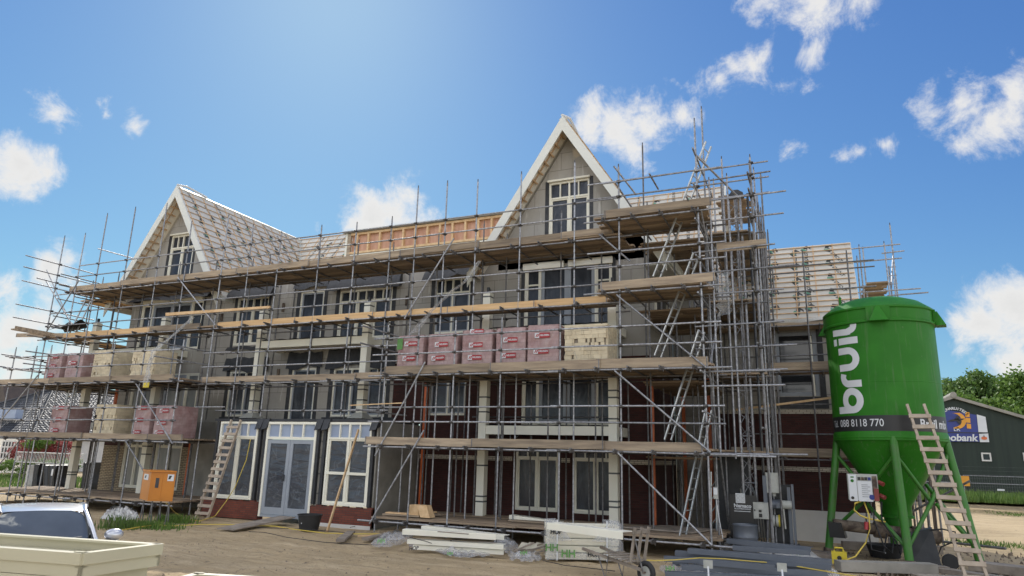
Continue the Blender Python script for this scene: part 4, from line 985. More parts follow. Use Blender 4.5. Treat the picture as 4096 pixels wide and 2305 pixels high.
mb = MB('grey_profile'); mb.box((-1.37, 19.25, .9), (-1.28, 19.4, 1.9)); mb.box((-.82, 19.6, .2), (-.74, 19.75, 1.62)); mb.box((-.72, 19.62, .2), (-.66, 19.75, 1.7)); mb.build('frame_post', H)
mb = MB('darkgrey'); mb.box((-1.3, 19.95, .15), (-.75, 20.0, 1.68)); mb.box((-1.25, 19.5, .1), (-.6, 19.9, .24)); mb.build('machine_plate', H)
mb = MB('grey_profile'); mb.tube([(-1.22, 19.45, 1.2), (-.95, 19.45, 1.2)], .12, n=14); mb.tube([(-.95, 19.45, 1.2), (-.72, 19.45, 1.2)], .105, 'ltgrey', n=14); mb.box((-1.08, 19.28, 1.12), (-.95, 19.36, 1.25)); mb.build('motor', H, 50)
mb = MB('yellow'); mb.tube([(-1.2, 19.45, .8), (-1.05, 19.45, .8)], .14, 'ltgrey', n=16); mb.tube([(-1.05, 19.45, .8), (-1.02, 19.45, .8)], .15, n=16); mb.tube([(-1.13, 19.45, .8), (-1.11, 19.45, .8)], .15, 'carblack', n=16); mb.tube([(-.92, 19.42, 1.1), (-.9, 19.42, .62)], .02, 'ltgrey'); mb.build('cable_drum', H, 50)
mb = MB('rubber'); 
for dx in (0, .06, .12, -.1): mb.tube([(-1.5 + dx, 19.25, .85), (-1.5 + dx + .02, 19.2, .5), (-1.46 + dx, 19.2, .1)], .014, n=6)
mb.build('cable', H)
mb = MB('grey_profile'); mb.lathe([(.0, .02), (.29, .02), (.30, .05), (.30, .34), (.31, .36), (.30, .38), (.30, .62), (.315, .64), (.30, .66), (.28, .6)], (-1.83, 18.95, .05), n=28)
dr = single(mb, 'steel_drum', 'dented grey steel drum standing under the black machine sign', 'drum', smooth=40)
mb = MB('alu')
for x in (-2.72, -2.58, -2.5):
    mb.tube([(x, 19.4, .4), (x + U(-.1, .1), 19.5, 1.95)], .022, n=6)
for i in range(4): mb.tube([(-2.72, 19.45, .6 + i * .3), (-2.5, 19.5, .9 + i * .3)], .012, n=5)
single(mb, 'lattice_section', 'loose aluminium lattice section leaning beside the grey drum', 'hoist section')
mb = MB('ltgrey'); mb.box((-2.38, 17.6, 1.35), (-2.28, 17.68, 1.62)); mb.box((-2.37, 17.595, 1.45), (-2.29, 17.6, 1.6), 'white_print'); mb.tube([(-2.33, 17.64, 1.35), (-2.28, 17.66, .9), (-2.22, 17.7, .45)], .008, 'white_print', n=5)
single(mb, 'socket_box', 'small pale socket box with a hanging cable on the corner standard', 'socket box')

# ------------------------------------------------------------------ silo
M['plug_red'] = pm('dull_red_plastic', (.22, .035, .03), None, 3, .5)
SX, SY, SR = 1.66, 20.0, 1.26
S = thing('mortar_silo', 'tall bright green mortar silo on four legs with white lettering and a black band', 'silo', (SX, SY, 0))
prof = [(SR, 2.95), (SR, 3.0), (SR, 4.4), (SR, 5.62)]
mb = MB('silo'); mb.lathe([(SR, 3.02), (SR, 4.2), (SR + .004, 4.205), (SR + .004, 4.215), (SR, 4.22), (SR, 5.66), (SR + .05, 5.68), (SR + .05, 5.72), (SR + .01, 5.75), (SR + .01, 6.0), (SR + .04, 6.03), (SR + .04, 6.07), (SR - .02, 6.12), (SR - .25, 6.3), (.7, 6.42), (.3, 6.47), (.01, 6.48)], (SX, SY, 0), n=96); mb.build('tank', S, 35)
mb = MB('silo'); mb.lathe([(SR + .0, 2.80), (SR + .022, 2.82), (SR + .022, 2.98), (SR + .0, 3.02)], (SX, SY, 0), n=96); mb.lathe([(SR + .023, 2.86), (SR + .03, 2.88), (SR + .023, 2.90)], (SX, SY, 0), n=96); mb.build('base_ring', S, 35)
mb = MB('silo'); mb.lathe([(SR - .01, 2.82), (.33, 1.28), (.33, 1.06), (.38, 1.05), (.38, 1.0), (.30, 1.0), (.30, .8)], (SX, SY, 0), n=64); mb.build('hopper_cone', S, 35)
mb = MB('black_print'); mb.lathe([(SR + .003, 3.03), (SR + .003, 3.40)], (SX, SY, 0), n=96); mb.build('black_band', S, 60)
def cyl(ang0, z0, rr=SR + .006):
    """(x along circumference to the right, y up) -> on the tank; ang0 = angle of the middle as seen from -Y"""
    return lambda x, y: (SX + rr * math.sin(ang0 + x / rr), SY - rr * math.cos(ang0 + x / rr), z0 + y)
va = math.atan2(SX, SY)
mb = MB('white_print')
def fit_text(s_, size, a_mid, z, width, bold, nm):
    global mb
    mb = MB('white_print'); k_ = (s_, size, bold, 1.0, .03); TXT[k_] = textmesh(s_, size, bold, 1.0, .03); xs = [v.x for v in TXT[k_][0]]; sc = width / (max(xs) - min(xs)); c_ = cyl(a_mid - va, z)
    put_text(mb, s_, size, lambda x, y: c_(x * sc, y), 'white_print', bold=bold, subdiv=.03); mb.build(nm, S)
fit_text('Tel.', .23, -1.16, 3.215, .25, .001, 'phone_prefix'); fit_text('088 8118 770', .25, -.52, 3.215, 1.15, .001, 'phone_number'); fit_text('Bruil mix', .29, .93, 3.20, .95, .006, 'product_name')
mb = MB('white_print')
# bruil wordmark: strokes in (u up the tank, v to the left) space
def stroke(pts, w, fn, n=1):
    P_ = []
    for i in range(len(pts) - 1):
        a, b = pts[i], pts[i + 1]; k_ = max(1, int(math.dist(a, b) / .04))
        for j in range(k_): t = j / k_; P_.append((a[0] + (b[0] - a[0]) * t, a[1] + (b[1] - a[1]) * t))
    P_.append(pts[-1]); vs = []; m_ = 5
    for i, p in enumerate(P_):
        a = P_[max(0, i - 1)]; b = P_[min(len(P_) - 1, i + 1)]; L = math.dist(a, b) or 1; nx, ny = -(b[1] - a[1]) / L, (b[0] - a[0]) / L
        for j in range(m_ + 1): t = (j / m_ - .5) * w; vs.append(fn(p[0] + nx * t, p[1] + ny * t))
    fs = [(i * (m_ + 1) + j, i * (m_ + 1) + j + 1, (i + 1) * (m_ + 1) + j + 1, (i + 1) * (m_ + 1) + j) for i in range(len(P_) - 1) for j in range(m_)]
    mb.add(vs, fs, 'white_print')
def arc(cx, cy, rx, ry, a0, a1, n=14): return [(cx + rx * math.cos(math.radians(a0 + (a1 - a0) * i / n)), cy + ry * math.sin(math.radians(a0 + (a1 - a0) * i / n))) for i in range(n + 1)]
# word x = along text (upwards on tank), y = letter height (towards the left)
cb = cyl(-.56 - va, 3.46)
wf = lambda x, y: cb(-y + .22, x)
W_ = .17
stroke([(.085, .74), (.085, .26)] , W_, wf); 
stroke([(.085, .28)] + arc(.31, .28, .225, .205, 180, 540, 26), W_, wf)
stroke([(.72, .0), (.72, .33)] + arc(.89, .33, .17, .16, 180, 90, 7) + [(.97, .47)], W_, wf)
stroke([(1.13, .58), (1.13, .29)] + arc(1.34, .29, .21, .205, 180, 360, 14) + [(1.55, .58)], W_, wf)
stroke([(1.80, .0), (1.80, .54)], W_, wf); stroke([(1.80, .61), (1.80, .73)], W_, wf)
stroke([(2.05, .74), (2.02, .22)] + arc(2.17, .22, .12, .14, 180, 270, 7) + [(2.24, .08)], W_ * .95, wf)
cR = cyl(-.50 - va, 3.52); ring = arc(2.34, .80, .06, .06, 0, 360, 18)
stroke(ring, .014, wf); put_text(mb, 'R', .09, lambda x, y: wf(2.34 + x, .80 + y), 'white_print', bold=.002)
mb.build('wordmark', S)
# lifting lugs on the rim
for i, a in enumerate((-.02, 1.45, 3.1, -2.0)):
    aa = a - va * .5; f = lambda x, z, o=0: (SX + (SR + .05 + o) * math.sin(aa + x / SR), SY - (SR + .05 + o) * math.cos(aa + x / SR), z)
    mb = MB('silo'); mb.hexa([f(-.25, 5.70, -.03), f(.25, 5.70, -.03), f(.25, 5.70, .03), f(-.25, 5.70, .03), f(-.25, 6.05, -.03), f(.25, 6.05, -.03), f(.25, 6.05, .03), f(-.25, 6.05, .03)])
    mb.hexa([f(-.19, 5.66, 0), f(.19, 5.66, 0), f(.17, 5.66, .22), f(-.17, 5.66, .22), f(-.04, 6.04, 0), f(.04, 6.04, 0), f(.04, 6.04, .04), f(-.04, 6.04, .04)]); mb.build('lifting_lug', S)
mb = MB('silo'); mb.box((.78, 19.7, 6.2), (.84, 19.9, 6.5)); mb.tube([(.81, 19.8, 6.5), (.81, 19.8, 6.56)], .03); mb.box((.65, 19.6, 6.2), (1.0, 20.0, 6.26)); mb.build('filler_bracket', S)
legs = []
for i, (a, ft) in enumerate(((-math.pi / 2 - .12, (.03, 19.95)), (-.02, (1.68, 18.45)), (math.pi / 2 - .25, (3.2, 19.45)), (math.pi, (1.65, 21.6)))):
    tp = Vector((SX + 1.2 * math.sin(a), SY - 1.2 * math.cos(a), 2.9)); bt = Vector((ft[0], ft[1], -.02)); mb = MB('silo_dirty')
    mb.tube([bt, tp], .092, n=14); mb.tube([bt, bt + (tp - bt) * .07], .12, 'rust', n=12); mb.build('leg', S, 50); legs.append((bt, tp))
def lp(i, z): b, t = legs[i]; return b.lerp(t, z / 2.9)
for i, j, za, zb in ((0, 1, 2.5, 1.55), (1, 0, 2.5, 1.55), (1, 2, 2.5, 1.4), (2, 1, 2.6, 1.3), (0, 1, .55, 1.35), (1, 0, .45, 1.35), (3, 0, 2.3, 1.3), (2, 1, .5, 1.4), (3, 2, .5, 1.8), (3, 0, .5, 1.4), (1, 2, .45, 1.5), (2, 3, .5, 1.8)):
    mb = MB('silo_dirty'); p = lp(i, za); q = lp(j, zb); mid = p.lerp(q, .5 if za > 2 or True else 1); mid.z = zb
    mb.tube([p, mid], .045, n=8); mb.build('brace', S, 50)
mb = MB('rust'); mb.tube([(.2, 19.45, .80), (2.5, 19.75, .62)], .13, n=16); mb.tube([(1.1, 19.55, .73), (1.35, 19.6, .71)], .19, n=16); mb.tube([(1.9, 19.66, .68), (2.45, 19.75, .62)], .17, n=16); mb.lathe([(.26, .82), (.2, .72)], (SX, SY - .2, 0), n=20); mb.build('mixing_pump', S, 50)
mb = MB('carblack'); mb.hexa([(.1, 19.3, .5), (.45, 19.25, .5), (.5, 19.6, .5), (.1, 19.6, .5), (.08, 19.3, .85), (.38, 19.25, .85), (.4, 19.6, .85), (.08, 19.6, .85)]); mb.build('outlet_box', S)
mb = MB('ltgrey'); mb.box((.58, 18.75, 1.42), (1.22, 19.1, 2.02)); cbx = mb.build('control_cabinet', S)
mb = MB('white_print'); mb.box((.60, 18.735, 1.40), (.77, 18.748, 2.0)); mb.box((.785, 18.735, 1.40), (1.09, 18.748, 1.86)); mb.box((1.10, 18.735, 1.5), (1.2, 18.748, 1.98), 'rust')
for i, m_ in enumerate(('carblack', 'rust', 'carblack', 'blue_sign')): mb.box((.80 + i * .072, 18.73, 1.88), (.86 + i * .072, 18.747, 1.95), m_)
mb.tube([(.66, 18.72, 1.47), (.66, 18.75, 1.47)], .035, 'carblack', n=10); mb.tube([(.68, 18.725, 1.86), (.68, 18.75, 1.86)], .035, 'silo', n=12); mb.tube([(1.07, 18.725, 1.5), (1.07, 18.75, 1.5)], .06, 'blue_sign', n=12); mb.box((.65, 18.73, 1.93), (.72, 18.747, 1.96), 'silo')
for i in range(7): mb.box((.87, 18.73, 1.50 + i * .045), (1.0 + .05 * (i % 2), 18.734, 1.51 + i * .045), 'grey_profile')
mb.build('front_panel', cbx)
mb = MB('plug_red'); mb.tube([(1.24, 18.8, 1.85), (1.33, 18.7, 1.8)], .05, n=10); mb.tube([(1.24, 18.8, 1.55), (1.34, 18.72, 1.5)], .05, n=10); mb.box((1.12, 18.7, 1.42), (1.22, 18.75, 1.7)); mb.build('plug_socket', cbx, 50)
mb = MB('cable_y'); mb.tube([(.85, 18.9, 1.4), (.70, 18.7, 1.35), (.66, 18.7, 1.2), (.78, 18.7, 1.08), (.95, 18.7, 1.02), (1.3, 18.8, .96)], .022, n=6); mb.tube([(.9, 18.9, 1.38), (.97, 18.7, 1.1), (.95, 18.62, .8), (.85, 18.6, .5), (.6, 18.4, .2), (.2, 18.1, .05), (-.6, 17.9, .04)], .018, n=6)
single(mb, 'power_cable', 'thick yellow cable hanging in a loop from the control cabinet of the green silo', 'cable', smooth=60)
mb = MB('rubber')
for k_ in range(3): x = .95 + k_ * .16; mb.tube([(x, 18.9, 1.4), (x - .05, 18.7, 1.0), (x + .1 * k_, 18.6, .35 + .1 * k_), (x + .25, 18.6, .3), (x + .35, 18.8, .7)], .02, n=6)
mb.tube([(.9, 18.62, .95), (.88, 18.6, .78)], .045, 'redlabel', n=8)
single(mb, 'rubber_hose', 'dark hoses with a red plug hanging under the silo control cabinet', 'hose', smooth=60)
def tub(x, y, z, r, h, label, mat='rubber'):
    mb = MB(mat); mb.lathe([(.0, .0), (r * .8, .0), (r, h), (r * 1.05, h), (r * 1.05, h - .03), (r * .97, h - .02), (r * .77, .03), (.0, .03)], (x, y, z), n=32)
    if z < .1: mb.tube([(x - .02, y - r * .93, z + h * .45), (x - .02, y - r * .935, z + h * .45)], .02, 'white_print', n=4)
    return single(mb, 'mortar_tub', label, 'tub', smooth=50)
tub(P(1235, 2118, Z=0).x, P(1235, 2118, Z=0).y, 0, .34, .42, 'black plastic mortar tub on the sand in front of the white door frames')
tub(1.35, 20.6, 0, .42, .3, 'wide black mortar tub on the ground between the silo legs')
mb = MB('yellow'); mb.box((.1, 18.3, .02), (.42, 18.5, .28)); mb.tube([(.16, 18.4, .28), (.18, 18.4, .36), (.34, 18.4, .36), (.36, 18.4, .28)], .02); mb.tube([(.26, 18.29, .15), (.26, 18.31, .15)], .05, 'rubber')
single(mb, 'jerrycan', 'small yellow plastic can beside the left leg of the green silo', 'can')
# wooden ladders
def wood_ladder(p, q, w, n, label, wdir=(1, 0, 0), t=.05, d=.09, mat='ladder_wood', wtop=None, rungs=.09):
    p = Vector(p); q = Vector(q); wd = Vector(wdir).normalized(); T_ = thing('wooden_ladder', label, 'ladder', p); d_ = (q - p).normalized(); nn = d_.cross(wd).normalized()
    wt = wtop or w
    for s_ in (-1, 1):
        mb = MB(mat); mb.beam(p + wd * s_ * w / 2, q + wd * s_ * wt / 2, t, d, up=nn); mb.build('stile', T_)
    for i in range(n):
        f = (i + .75) / (n + .9); c = p.lerp(q, f); ww = w + (wt - w) * f; mb = MB(mat)
        mb.beam(c - wd * (ww / 2 + .05) + nn * -.055, c + wd * (ww / 2 + .05) + nn * -.055 + Vector((0, 0, U(-.01, .01))), .03, rungs, up=d_); mb.build('rung', T_)
    return T_
wood_ladder((2.73, 17.0, -.1), (2.14, 18.5, 3.62), .37, 14, 'long worn wooden ladder leaning against the green silo', (1, -.05, 0), .055, .10, wtop=.34)
a_ = P(805, 2078, Z=0); b_ = P(945, 1680, Y=18.0)
wood_ladder(a_, b_, .50, 13, 'wooden ladder leaning against the white bay window left of the entrance door', (1, .0, 0), .045, .08, mat='white' if 0 else 'ladder_wood', wtop=.42)
# ------------------------------------------------------------------ brick packs
def label_quad(mb, f, w=.44, h=.14):
    mb.add([f(-w / 2, -h / 2), f(w / 2, -h / 2), f(w / 2, h / 2), f(-w / 2, h / 2)], [(0, 1, 2, 3)], 'redlabel')
    g = lambda x, y: tuple(np.array(f(x, y)) + np.array(f.n) * .002)
    mb.add([g(-w / 2, -h / 2), g(-w / 2 + h * .95, -h / 2), g(-w / 2 + h * .95, h / 2), g(-w / 2, h / 2)], [(0, 1, 2, 3)], 'white_print')
    g2 = lambda x, y: tuple(np.array(f(x, y)) + np.array(f.n) * .004)
    for k_ in (0, 1): x0 = -w / 2 + .02 + k_ * .048; mb.add([g2(x0, -h * .3), g2(x0 + .03, -h * .3), g2(x0 + .075, h * .3), g2(x0 + .045, h * .3)], [(0, 1, 2, 3)], 'redlabel')
    put_text(mb, 'NELISSEN', .070, lambda x, y: g2(x * .93 + .066, y), 'white_print', bold=.002)
class F3:
    def __init__(s, o, ex, ey, n): s.o, s.ex, s.ey, s.n = map(np.array, (o, ex, ey, n))
    def __call__(s, x, y): return tuple(s.o + s.ex * x + s.ey * y)
def red_pack(x0, x1, y0, z0, h, labels, lab, sidelab=False, tagc=None):
    cx = (x0 + x1) / 2; t = thing('brick_pack', lab, 'brick pack', (cx, y0 + .5, z0), 'wrapped red brick packs'); y1 = y0 + 1.0
    sd = U(0, 99); mb = MB('wrap'); n = 14
    def bulge(p):
        x, y, z = p; w = .014 * math.sin(z * 19 + sd) * math.sin(x * 7 + y * 7 + sd) + .009 * math.sin(z * 47 + x * 31 + sd); return w
    def side(o, ex, ey, nn):
        def fn(u, v):
            e = 1 - max(0, (abs(u - .5) - .44) / .06) ** 2 * .35 if False else 1
            p = Vector(o) + Vector(ex) * u + Vector(ey) * v; inn = (max(0, abs(u - .5) - .45) / .05) ** 2 * .012 + (max(0, v - .95) / .05) ** 2 * .008
            return p + Vector(nn) * (bulge(p) * (min(1, min(u, 1 - u) * 12)) - inn)
        mb.grid(fn, n, n)
    w, d = x1 - x0, y1 - y0
    side((x0, y0, z0), (w, 0, 0), (0, 0, h), (0, -1, 0)); side((x1, y0, z0), (0, d, 0), (0, 0, h), (1, 0, 0)); side((x1, y1, z0), (-w, 0, 0), (0, 0, h), (0, 1, 0)); side((x0, y1, z0), (0, -d, 0), (0, 0, h), (-1, 0, 0)); side((x0, y0, z0 + h - .006), (w, 0, 0), (0, d, 0), (0, 0, 1))
    mb.build('wrapping', t, 70)
    for (lx, lz) in labels:
        mb = MB('redlabel'); f = F3((lx, y0 - .035, z0 + lz), (1, 0, U(-.03, .03)), (0, 0, 1), (0, -1, 0)); label_quad(mb, f); mb.build('maker_label', t)
    if sidelab: mb = MB('redlabel'); f = F3((x1 + .035, y0 + .5, z0 + h * .6), (0, 1, 0), (0, 0, 1), (1, 0, 0)); label_quad(mb, f); mb.build('maker_label', t)
    if tagc: mb = MB('lime_print'); mb.box((x0 - .01, y0 - .03, z0 + h - .42), (x0 + .18, y0 - .026, z0 + h - .08)); mb.build('green_tag', t)
def cream_pack(x0, x1, y0, z0, h, lab):
    t = thing('brick_pack', lab, 'brick pack', ((x0 + x1) / 2, y0 + .5, z0), 'cream brick packs'); mb = MB('creambrick'); y1 = y0 + .95; rows = int(h / .105); rh = h / rows
    mb.box((x0 + .06, y0 + .06, z0), (x1 - .06, y1 - .06, z0 + h - .02), 'wood_old')
    for r in range(rows):
        x = x0 + U(-.01, .01); gapr = r in (2, 5, 6) 
        while x < x1 - .04:
            l = random.choice((.105, .21, .21, .07, .05)); l = min(l, x1 - x)
            dy = U(-.006, .012); 
            if gapr and random.random() < .33: x += .055; continue
            z = z0 + r * rh; mb.box((x + .002, y0 + dy, z + .002), (x + l - .003, y0 + .06, z + rh - .003)); x += l
        y = y0 + .062
        while y < y1 - .04:
            l = min(random.choice((.105, .21)), y1 - y); z = z0 + r * rh; mb.box((x1 - .06, y + .002, z + .002), (x1 + U(-.004, .01), y + l - .003, z + rh - .003)); mb.box((x0 + U(-.004, .01), y + .002, z + .002), (x0 + .06, y + l - .003, z + rh - .003)); y += l
    x = x0
    while x < x1 - .05:
        mb.box((x + .002, y0, z0 + h), (min(x + .21, x1) - .002, y1, z0 + h + .05)); x += .21
    mb.build('stacked_bricks', t)
    mb = MB('foil'); mb.tube([(x0 - .0, y0 - .02, z0 + h * .3), (x0 + .1, y0 - .1, z0 + h * .42), (x0 + .3, y0 - .06, z0 + h * .4), (x0 + .4, y0 - .03, z0 + .1)], .006, n=4); mb.build('strap_band', t)
Z2, Z1 = 4.57, 2.53
red_pack(-11.45, -10.56, 17.45, Z2, 1.10, ((-10.98, .84), (-11.02, .40)), 'red brick pack with a green tag, first of the five on the right loading deck', tagc=1)
red_pack(-10.40, -9.42, 17.45, Z2, 1.10, ((-9.93, .78), (-10.02, .38)), 'wrinkled red brick pack second in the row of five, beside the green-tagged one')
red_pack(-9.26, -8.30, 17.45, Z2, 1.16, ((-8.78, 1.11), (-8.80, .72), (-8.82, .36)), 'red brick pack in the middle of the row of five, carrying three labels', sidelab=False)
red_pack(-8.18, -7.27, 17.45, Z2, 1.18, ((-7.72, .82), (-7.76, .38)), 'red brick pack fourth in the row of five, next to the tallest one')
red_pack(-7.20, -6.28, 17.42, Z2, 1.20, ((-6.75, .90), (-6.78, .46)), 'tallest wrapped red brick pack, directly beside the cream bricks')
cream_pack(-6.12, -4.92, 17.45, Z2, 1.10, 'cream loose brick pack at the right end of the row of red packs')
red_pack(-27.93, -27.0, 17.5, Z2, 1.12, ((-27.45, 1.0), (-27.5, .62), (-27.55, .26)), 'red brick pack with three labels at the left end of the upper left deck')
red_pack(-26.72, -25.75, 17.5, Z2, 1.10, ((-26.3, .72),), 'red brick pack on the upper left deck beside the cream bricks', sidelab=True)
cream_pack(-25.15, -24.15, 17.5, Z2, 1.10, 'cream brick pack beside the two red packs on the upper left deck')
cream_pack(-23.05, -21.85, 17.5, Z2, 1.04, 'cream brick pack standing alone behind the hanging foil strip on the upper left deck')
red_pack(-27.05, -26.1, 17.5, Z1, 1.12, ((-26.55, 1.03), (-26.6, .6), (-26.65, .2)), 'red brick pack standing alone at the left on the lower left deck')
cream_pack(-24.52, -23.45, 17.5, Z1, 1.10, 'cream brick pack on the lower left deck in front of the balcony')
red_pack(-22.5, -21.62, 17.5, Z1, 1.10, ((-22.05, 1.02), (-22.15, .6), (-22.2, .17)), 'red brick pack crossed by the brace on the lower left deck')
red_pack(-21.42, -20.45, 17.5, Z1, 1.10, ((-20.95, .92), (-21.0, .5), (-21.05, .17)), 'loosely wrapped red brick pack at the right end of the lower left deck')
mb = MB('darkgrey'); mb.box((-25.9, 18.6, 2.55), (-24.9, 19.2, 2.85)); mb.box((-25.85, 18.58, 2.85), (-24.95, 18.6, 3.2), 'ltgrey'); mb.box((-25.9, 18.6, 2.85), (-24.9, 19.2, 3.25))
single(mb, 'tool_chest', 'dark chest with a pale front panel on the lower left deck', 'chest')
# hanging foil strips
def strip(pts, w, label, mat='foil'):
    mb = MB(mat); pts = [Vector(p) for p in pts]
    def fn(u, v):
        t = v * (len(pts) - 1); i = min(int(t), len(pts) - 2); p = pts[i].lerp(pts[i + 1], t - i); ww = w * (.35 + .65 * abs(math.sin(v * 7 + 1)) * .6 + .3 * v)
        return p + Vector(((u - .5) * ww, .06 * math.sin(u * 9 + v * 12), (u - .5) * ww * .25))
    mb.grid(fn, 6, 30); return single(mb, 'foil_strip', label, 'foil', smooth=70)
strip([P(1915, 1045, Y=17.9), P(1860, 1130, Y=17.8), P(1805, 1165, Y=17.75), P(1735, 1235, Y=17.7), P(1650, 1335, Y=17.6)], .26, 'clear plastic strip hanging from the top deck towards the red brick packs')
strip([P(770, 1270, Y=17.9), P(690, 1345, Y=17.5), P(612, 1405, Y=17.0), P(596, 1470, Y=16.95), P(585, 1545, Y=16.95)], .24, 'clear plastic strip hanging over the left brick packs, yellow at its end')
mb = MB('yellow'); q = P(585, 1545, Y=16.95); mb.box((q.x - .14, q.y - .02, q.z - .05), (q.x + .14, q.y + .0, q.z + .12)); single(mb, 'yellow_clip', 'yellow end piece at the bottom of the plastic strip at the left', 'clip')
# ------------------------------------------------------------------ things on the ground in front
def G(px, py, z=0.0): return P(px, py, Z=z)
# power cabinet
K = thing('power_cabinet', 'orange site power cabinet on thin steel legs standing in the weeds', 'cabinet', (-17.6, 15.2, 0))
Y_ = 15.2
a = P(568, 1895, Y=Y_ - .1); b = P(600, 1893, Y=Y_ - .3); c = P(697, 1890, Y=Y_ - .1)
zb = P(640, 2008, Y=Y_ - .2).z; zt = P(650, 1890, Y=Y_ - .2).z
A0 = Vector((P(557, 2000, Y=15.5).x, 15.5, 0)); B0 = Vector((P(590, 2000, Y=15.0).x, 15.0, 0)); C0 = Vector((P(690, 2000, Y=15.35).x, 15.35, 0)); D0 = A0 + C0 - B0
mb = MB('orange_cab'); q = [A0, B0, C0, D0]
mb.hexa([Vector((v.x, v.y, zb)) for v in q] + [Vector((v.x, v.y, zt)) for v in q])
e = (C0 - B0).normalized(); nb = Vector((e.y, -e.x, 0))
mb.hexa([Vector((v.x, v.y, zt)) + w for v, w in zip(q, (-e * .03, nb * .05 - e * .03, nb * .05 + e * .03, e * .03))] + [Vector((v.x, v.y, zt + .04)) + w for v, w in zip(q, (-e * .03, nb * .05 - e * .03, nb * .05 + e * .03, e * .03))])
cb_ = mb.build('housing', K)
L_ = (C0 - B0).length
def pt(u, z, o=.006): v = B0 + e * u + nb * o; return Vector((v.x, v.y, z))
mb = MB('orange_cab'); mb.hexa([pt(.03, zb + .04), pt(L_ * .5 - .01, zb + .04), pt(L_ * .5 - .01, zb + .04, .0), pt(.03, zb + .04, 0), pt(.03, zt - .03), pt(L_ * .5 - .01, zt - .03), pt(L_ * .5 - .01, zt - .03, 0), pt(.03, zt - .03, 0)]); mb.build('door', K)
mb = MB('orange_cab'); mb.hexa([pt(L_ * .5 + .01, zb + .04), pt(L_ - .03, zb + .04), pt(L_ - .03, zb + .04, .0), pt(L_ * .5 + .01, zb + .04, 0), pt(L_ * .5 + .01, zt - .03), pt(L_ - .03, zt - .03), pt(L_ - .03, zt - .03, 0), pt(L_ * .5 + .01, zt - .03, 0)]); mb.build('door', K)
mb = MB('darkgrey'); mb.add([pt(L_ * .22, zt - .45, .01), pt(L_ * .22 + .1, zt - .45, .01), pt(L_ * .22 + .1, zt - .17, .01), pt(L_ * .22, zt - .17, .01)], [(0, 1, 2, 3)])
mb.add([pt(L_ - .22, zt - .25, .01), pt(L_ - .04, zt - .25, .01), pt(L_ - .04, zt - .06, .01), pt(L_ - .22, zt - .06, .01)], [(0, 1, 2, 3)], 'white_print'); mb.add([pt(L_ - .2, zt - .2, .012), pt(L_ - .14, zt - .2, .012), pt(L_ - .1, zt - .1, .012), pt(L_ - .18, zt - .1, .012)], [(0, 1, 2, 3)], 'black_print')
v = (A0 * .35 + B0 * .65) + Vector((-.02, -.0, 0)); sd = (B0 - A0).normalized(); ns = Vector((sd.y, -sd.x, 0)); ns = -ns if ns.x > 0 else ns
f = lambda u, z, o=.006: Vector(((A0 + sd * u + ns * o).x, (A0 + sd * u + ns * o).y, z)); ls = (B0 - A0).length
mb.add([f(ls * .2, zt - .25), f(ls * .75, zt - .25), f(ls * .75, zt - .08), f(ls * .2, zt - .08)], [(0, 1, 2, 3)], 'white_print'); mb.add([f(ls * .3, zt - .2, .008), f(ls * .45, zt - .2, .008), f(ls * .5, zt - .12, .008), f(ls * .35, zt - .12, .008)], [(0, 1, 2, 3)], 'black_print')
mb.build('sticker', K)
for v in (A0 + e * .1, B0 + e * .1 + (D0 - C0) * -.0, C0 - e * .12, D0 - e * .1):
    for dx in (-.06, .06): mb = MB('galv_d'); mb.tube([(v.x, v.y + .05, zb), (v.x + dx, v.y + .05, .0)], .017, n=6); mb.build('leg', K)
# cream profile stacks
def lprofile(p, q, w=.2, h=.16, mat='cream', t=.012, flip=1, up=Vector((0, 0, 1))):
    mb = MB(mat); p = Vector(p); q = Vector(q); d = (q - p).normalized(); r = d.cross(up).normalized() * flip
    mb.hexa([p - r * w, p, q, q - r * w, p - r * w + up * t, p + up * t, q + up * t, q - r * w + up * t]); mb.hexa([p - r * 0, p + r * t, q + r * t, q, p - up * h, p + r * t - up * h, q + r * t - up * h, q - up * h]); return mb
Pk = thing('profile_stack', 'stack of long cream angle profiles lying on clear foil in front of the scaffold', 'profiles', (-8.6, 15.5, 0), 'cream profiles')
for k_, (z, sh, dl) in enumerate(((.46, 0, 0), (.24, .12, .1), (.12, .25, -.2))):
    p = G(1606 + sh * 40, 2119 + k_ * 14, z + 0); p = P(1610, 2119, Z=.46); q = P(1984, 2140, Z=.46); p = p + Vector((sh, sh * .4, z - .46)); q = q + Vector((sh + dl * .5, sh * .5, z - .46)); lprofile(p, q, .24, .11 if k_ == 0 else .09).build('profile', Pk)
p = P(1664, 2104, Z=.40); q = P(1998, 2148, Z=.36); lprofile(p + Vector((0, .28, -.03)), q + Vector((0, .28, -.0)), .22, .10, flip=1).build('profile', Pk)
for k_ in range(3): mb = MB('wood_old'); c_ = P(1680 + k_ * 120, 2175 + k_ * 4, Z=.05); mb.box((c_.x - .3, c_.y - .05, 0), (c_.x + .5, c_.y + .6, .08)); mb.build('support_block', Pk)
mb = MB('wood_old'); mb.beam(P(1752, 2127, Z=.5), P(1874, 2137, Z=.5), .05, .02); mb.build('bark_strip', Pk)
Pk2 = thing('profile_pack', 'foil wrapped pack of cream corner profiles standing behind the wheelbarrow', 'profiles', (-4.9, 15.8, 0), 'cream profiles')
o0 = P(2182, 2240, Z=.02); o1 = P(2478, 2248, Z=.02); d = (o1 - o0); d.z = 0; Ld = d.length; d.normalize(); r = Vector((-d.y, d.x, 0))
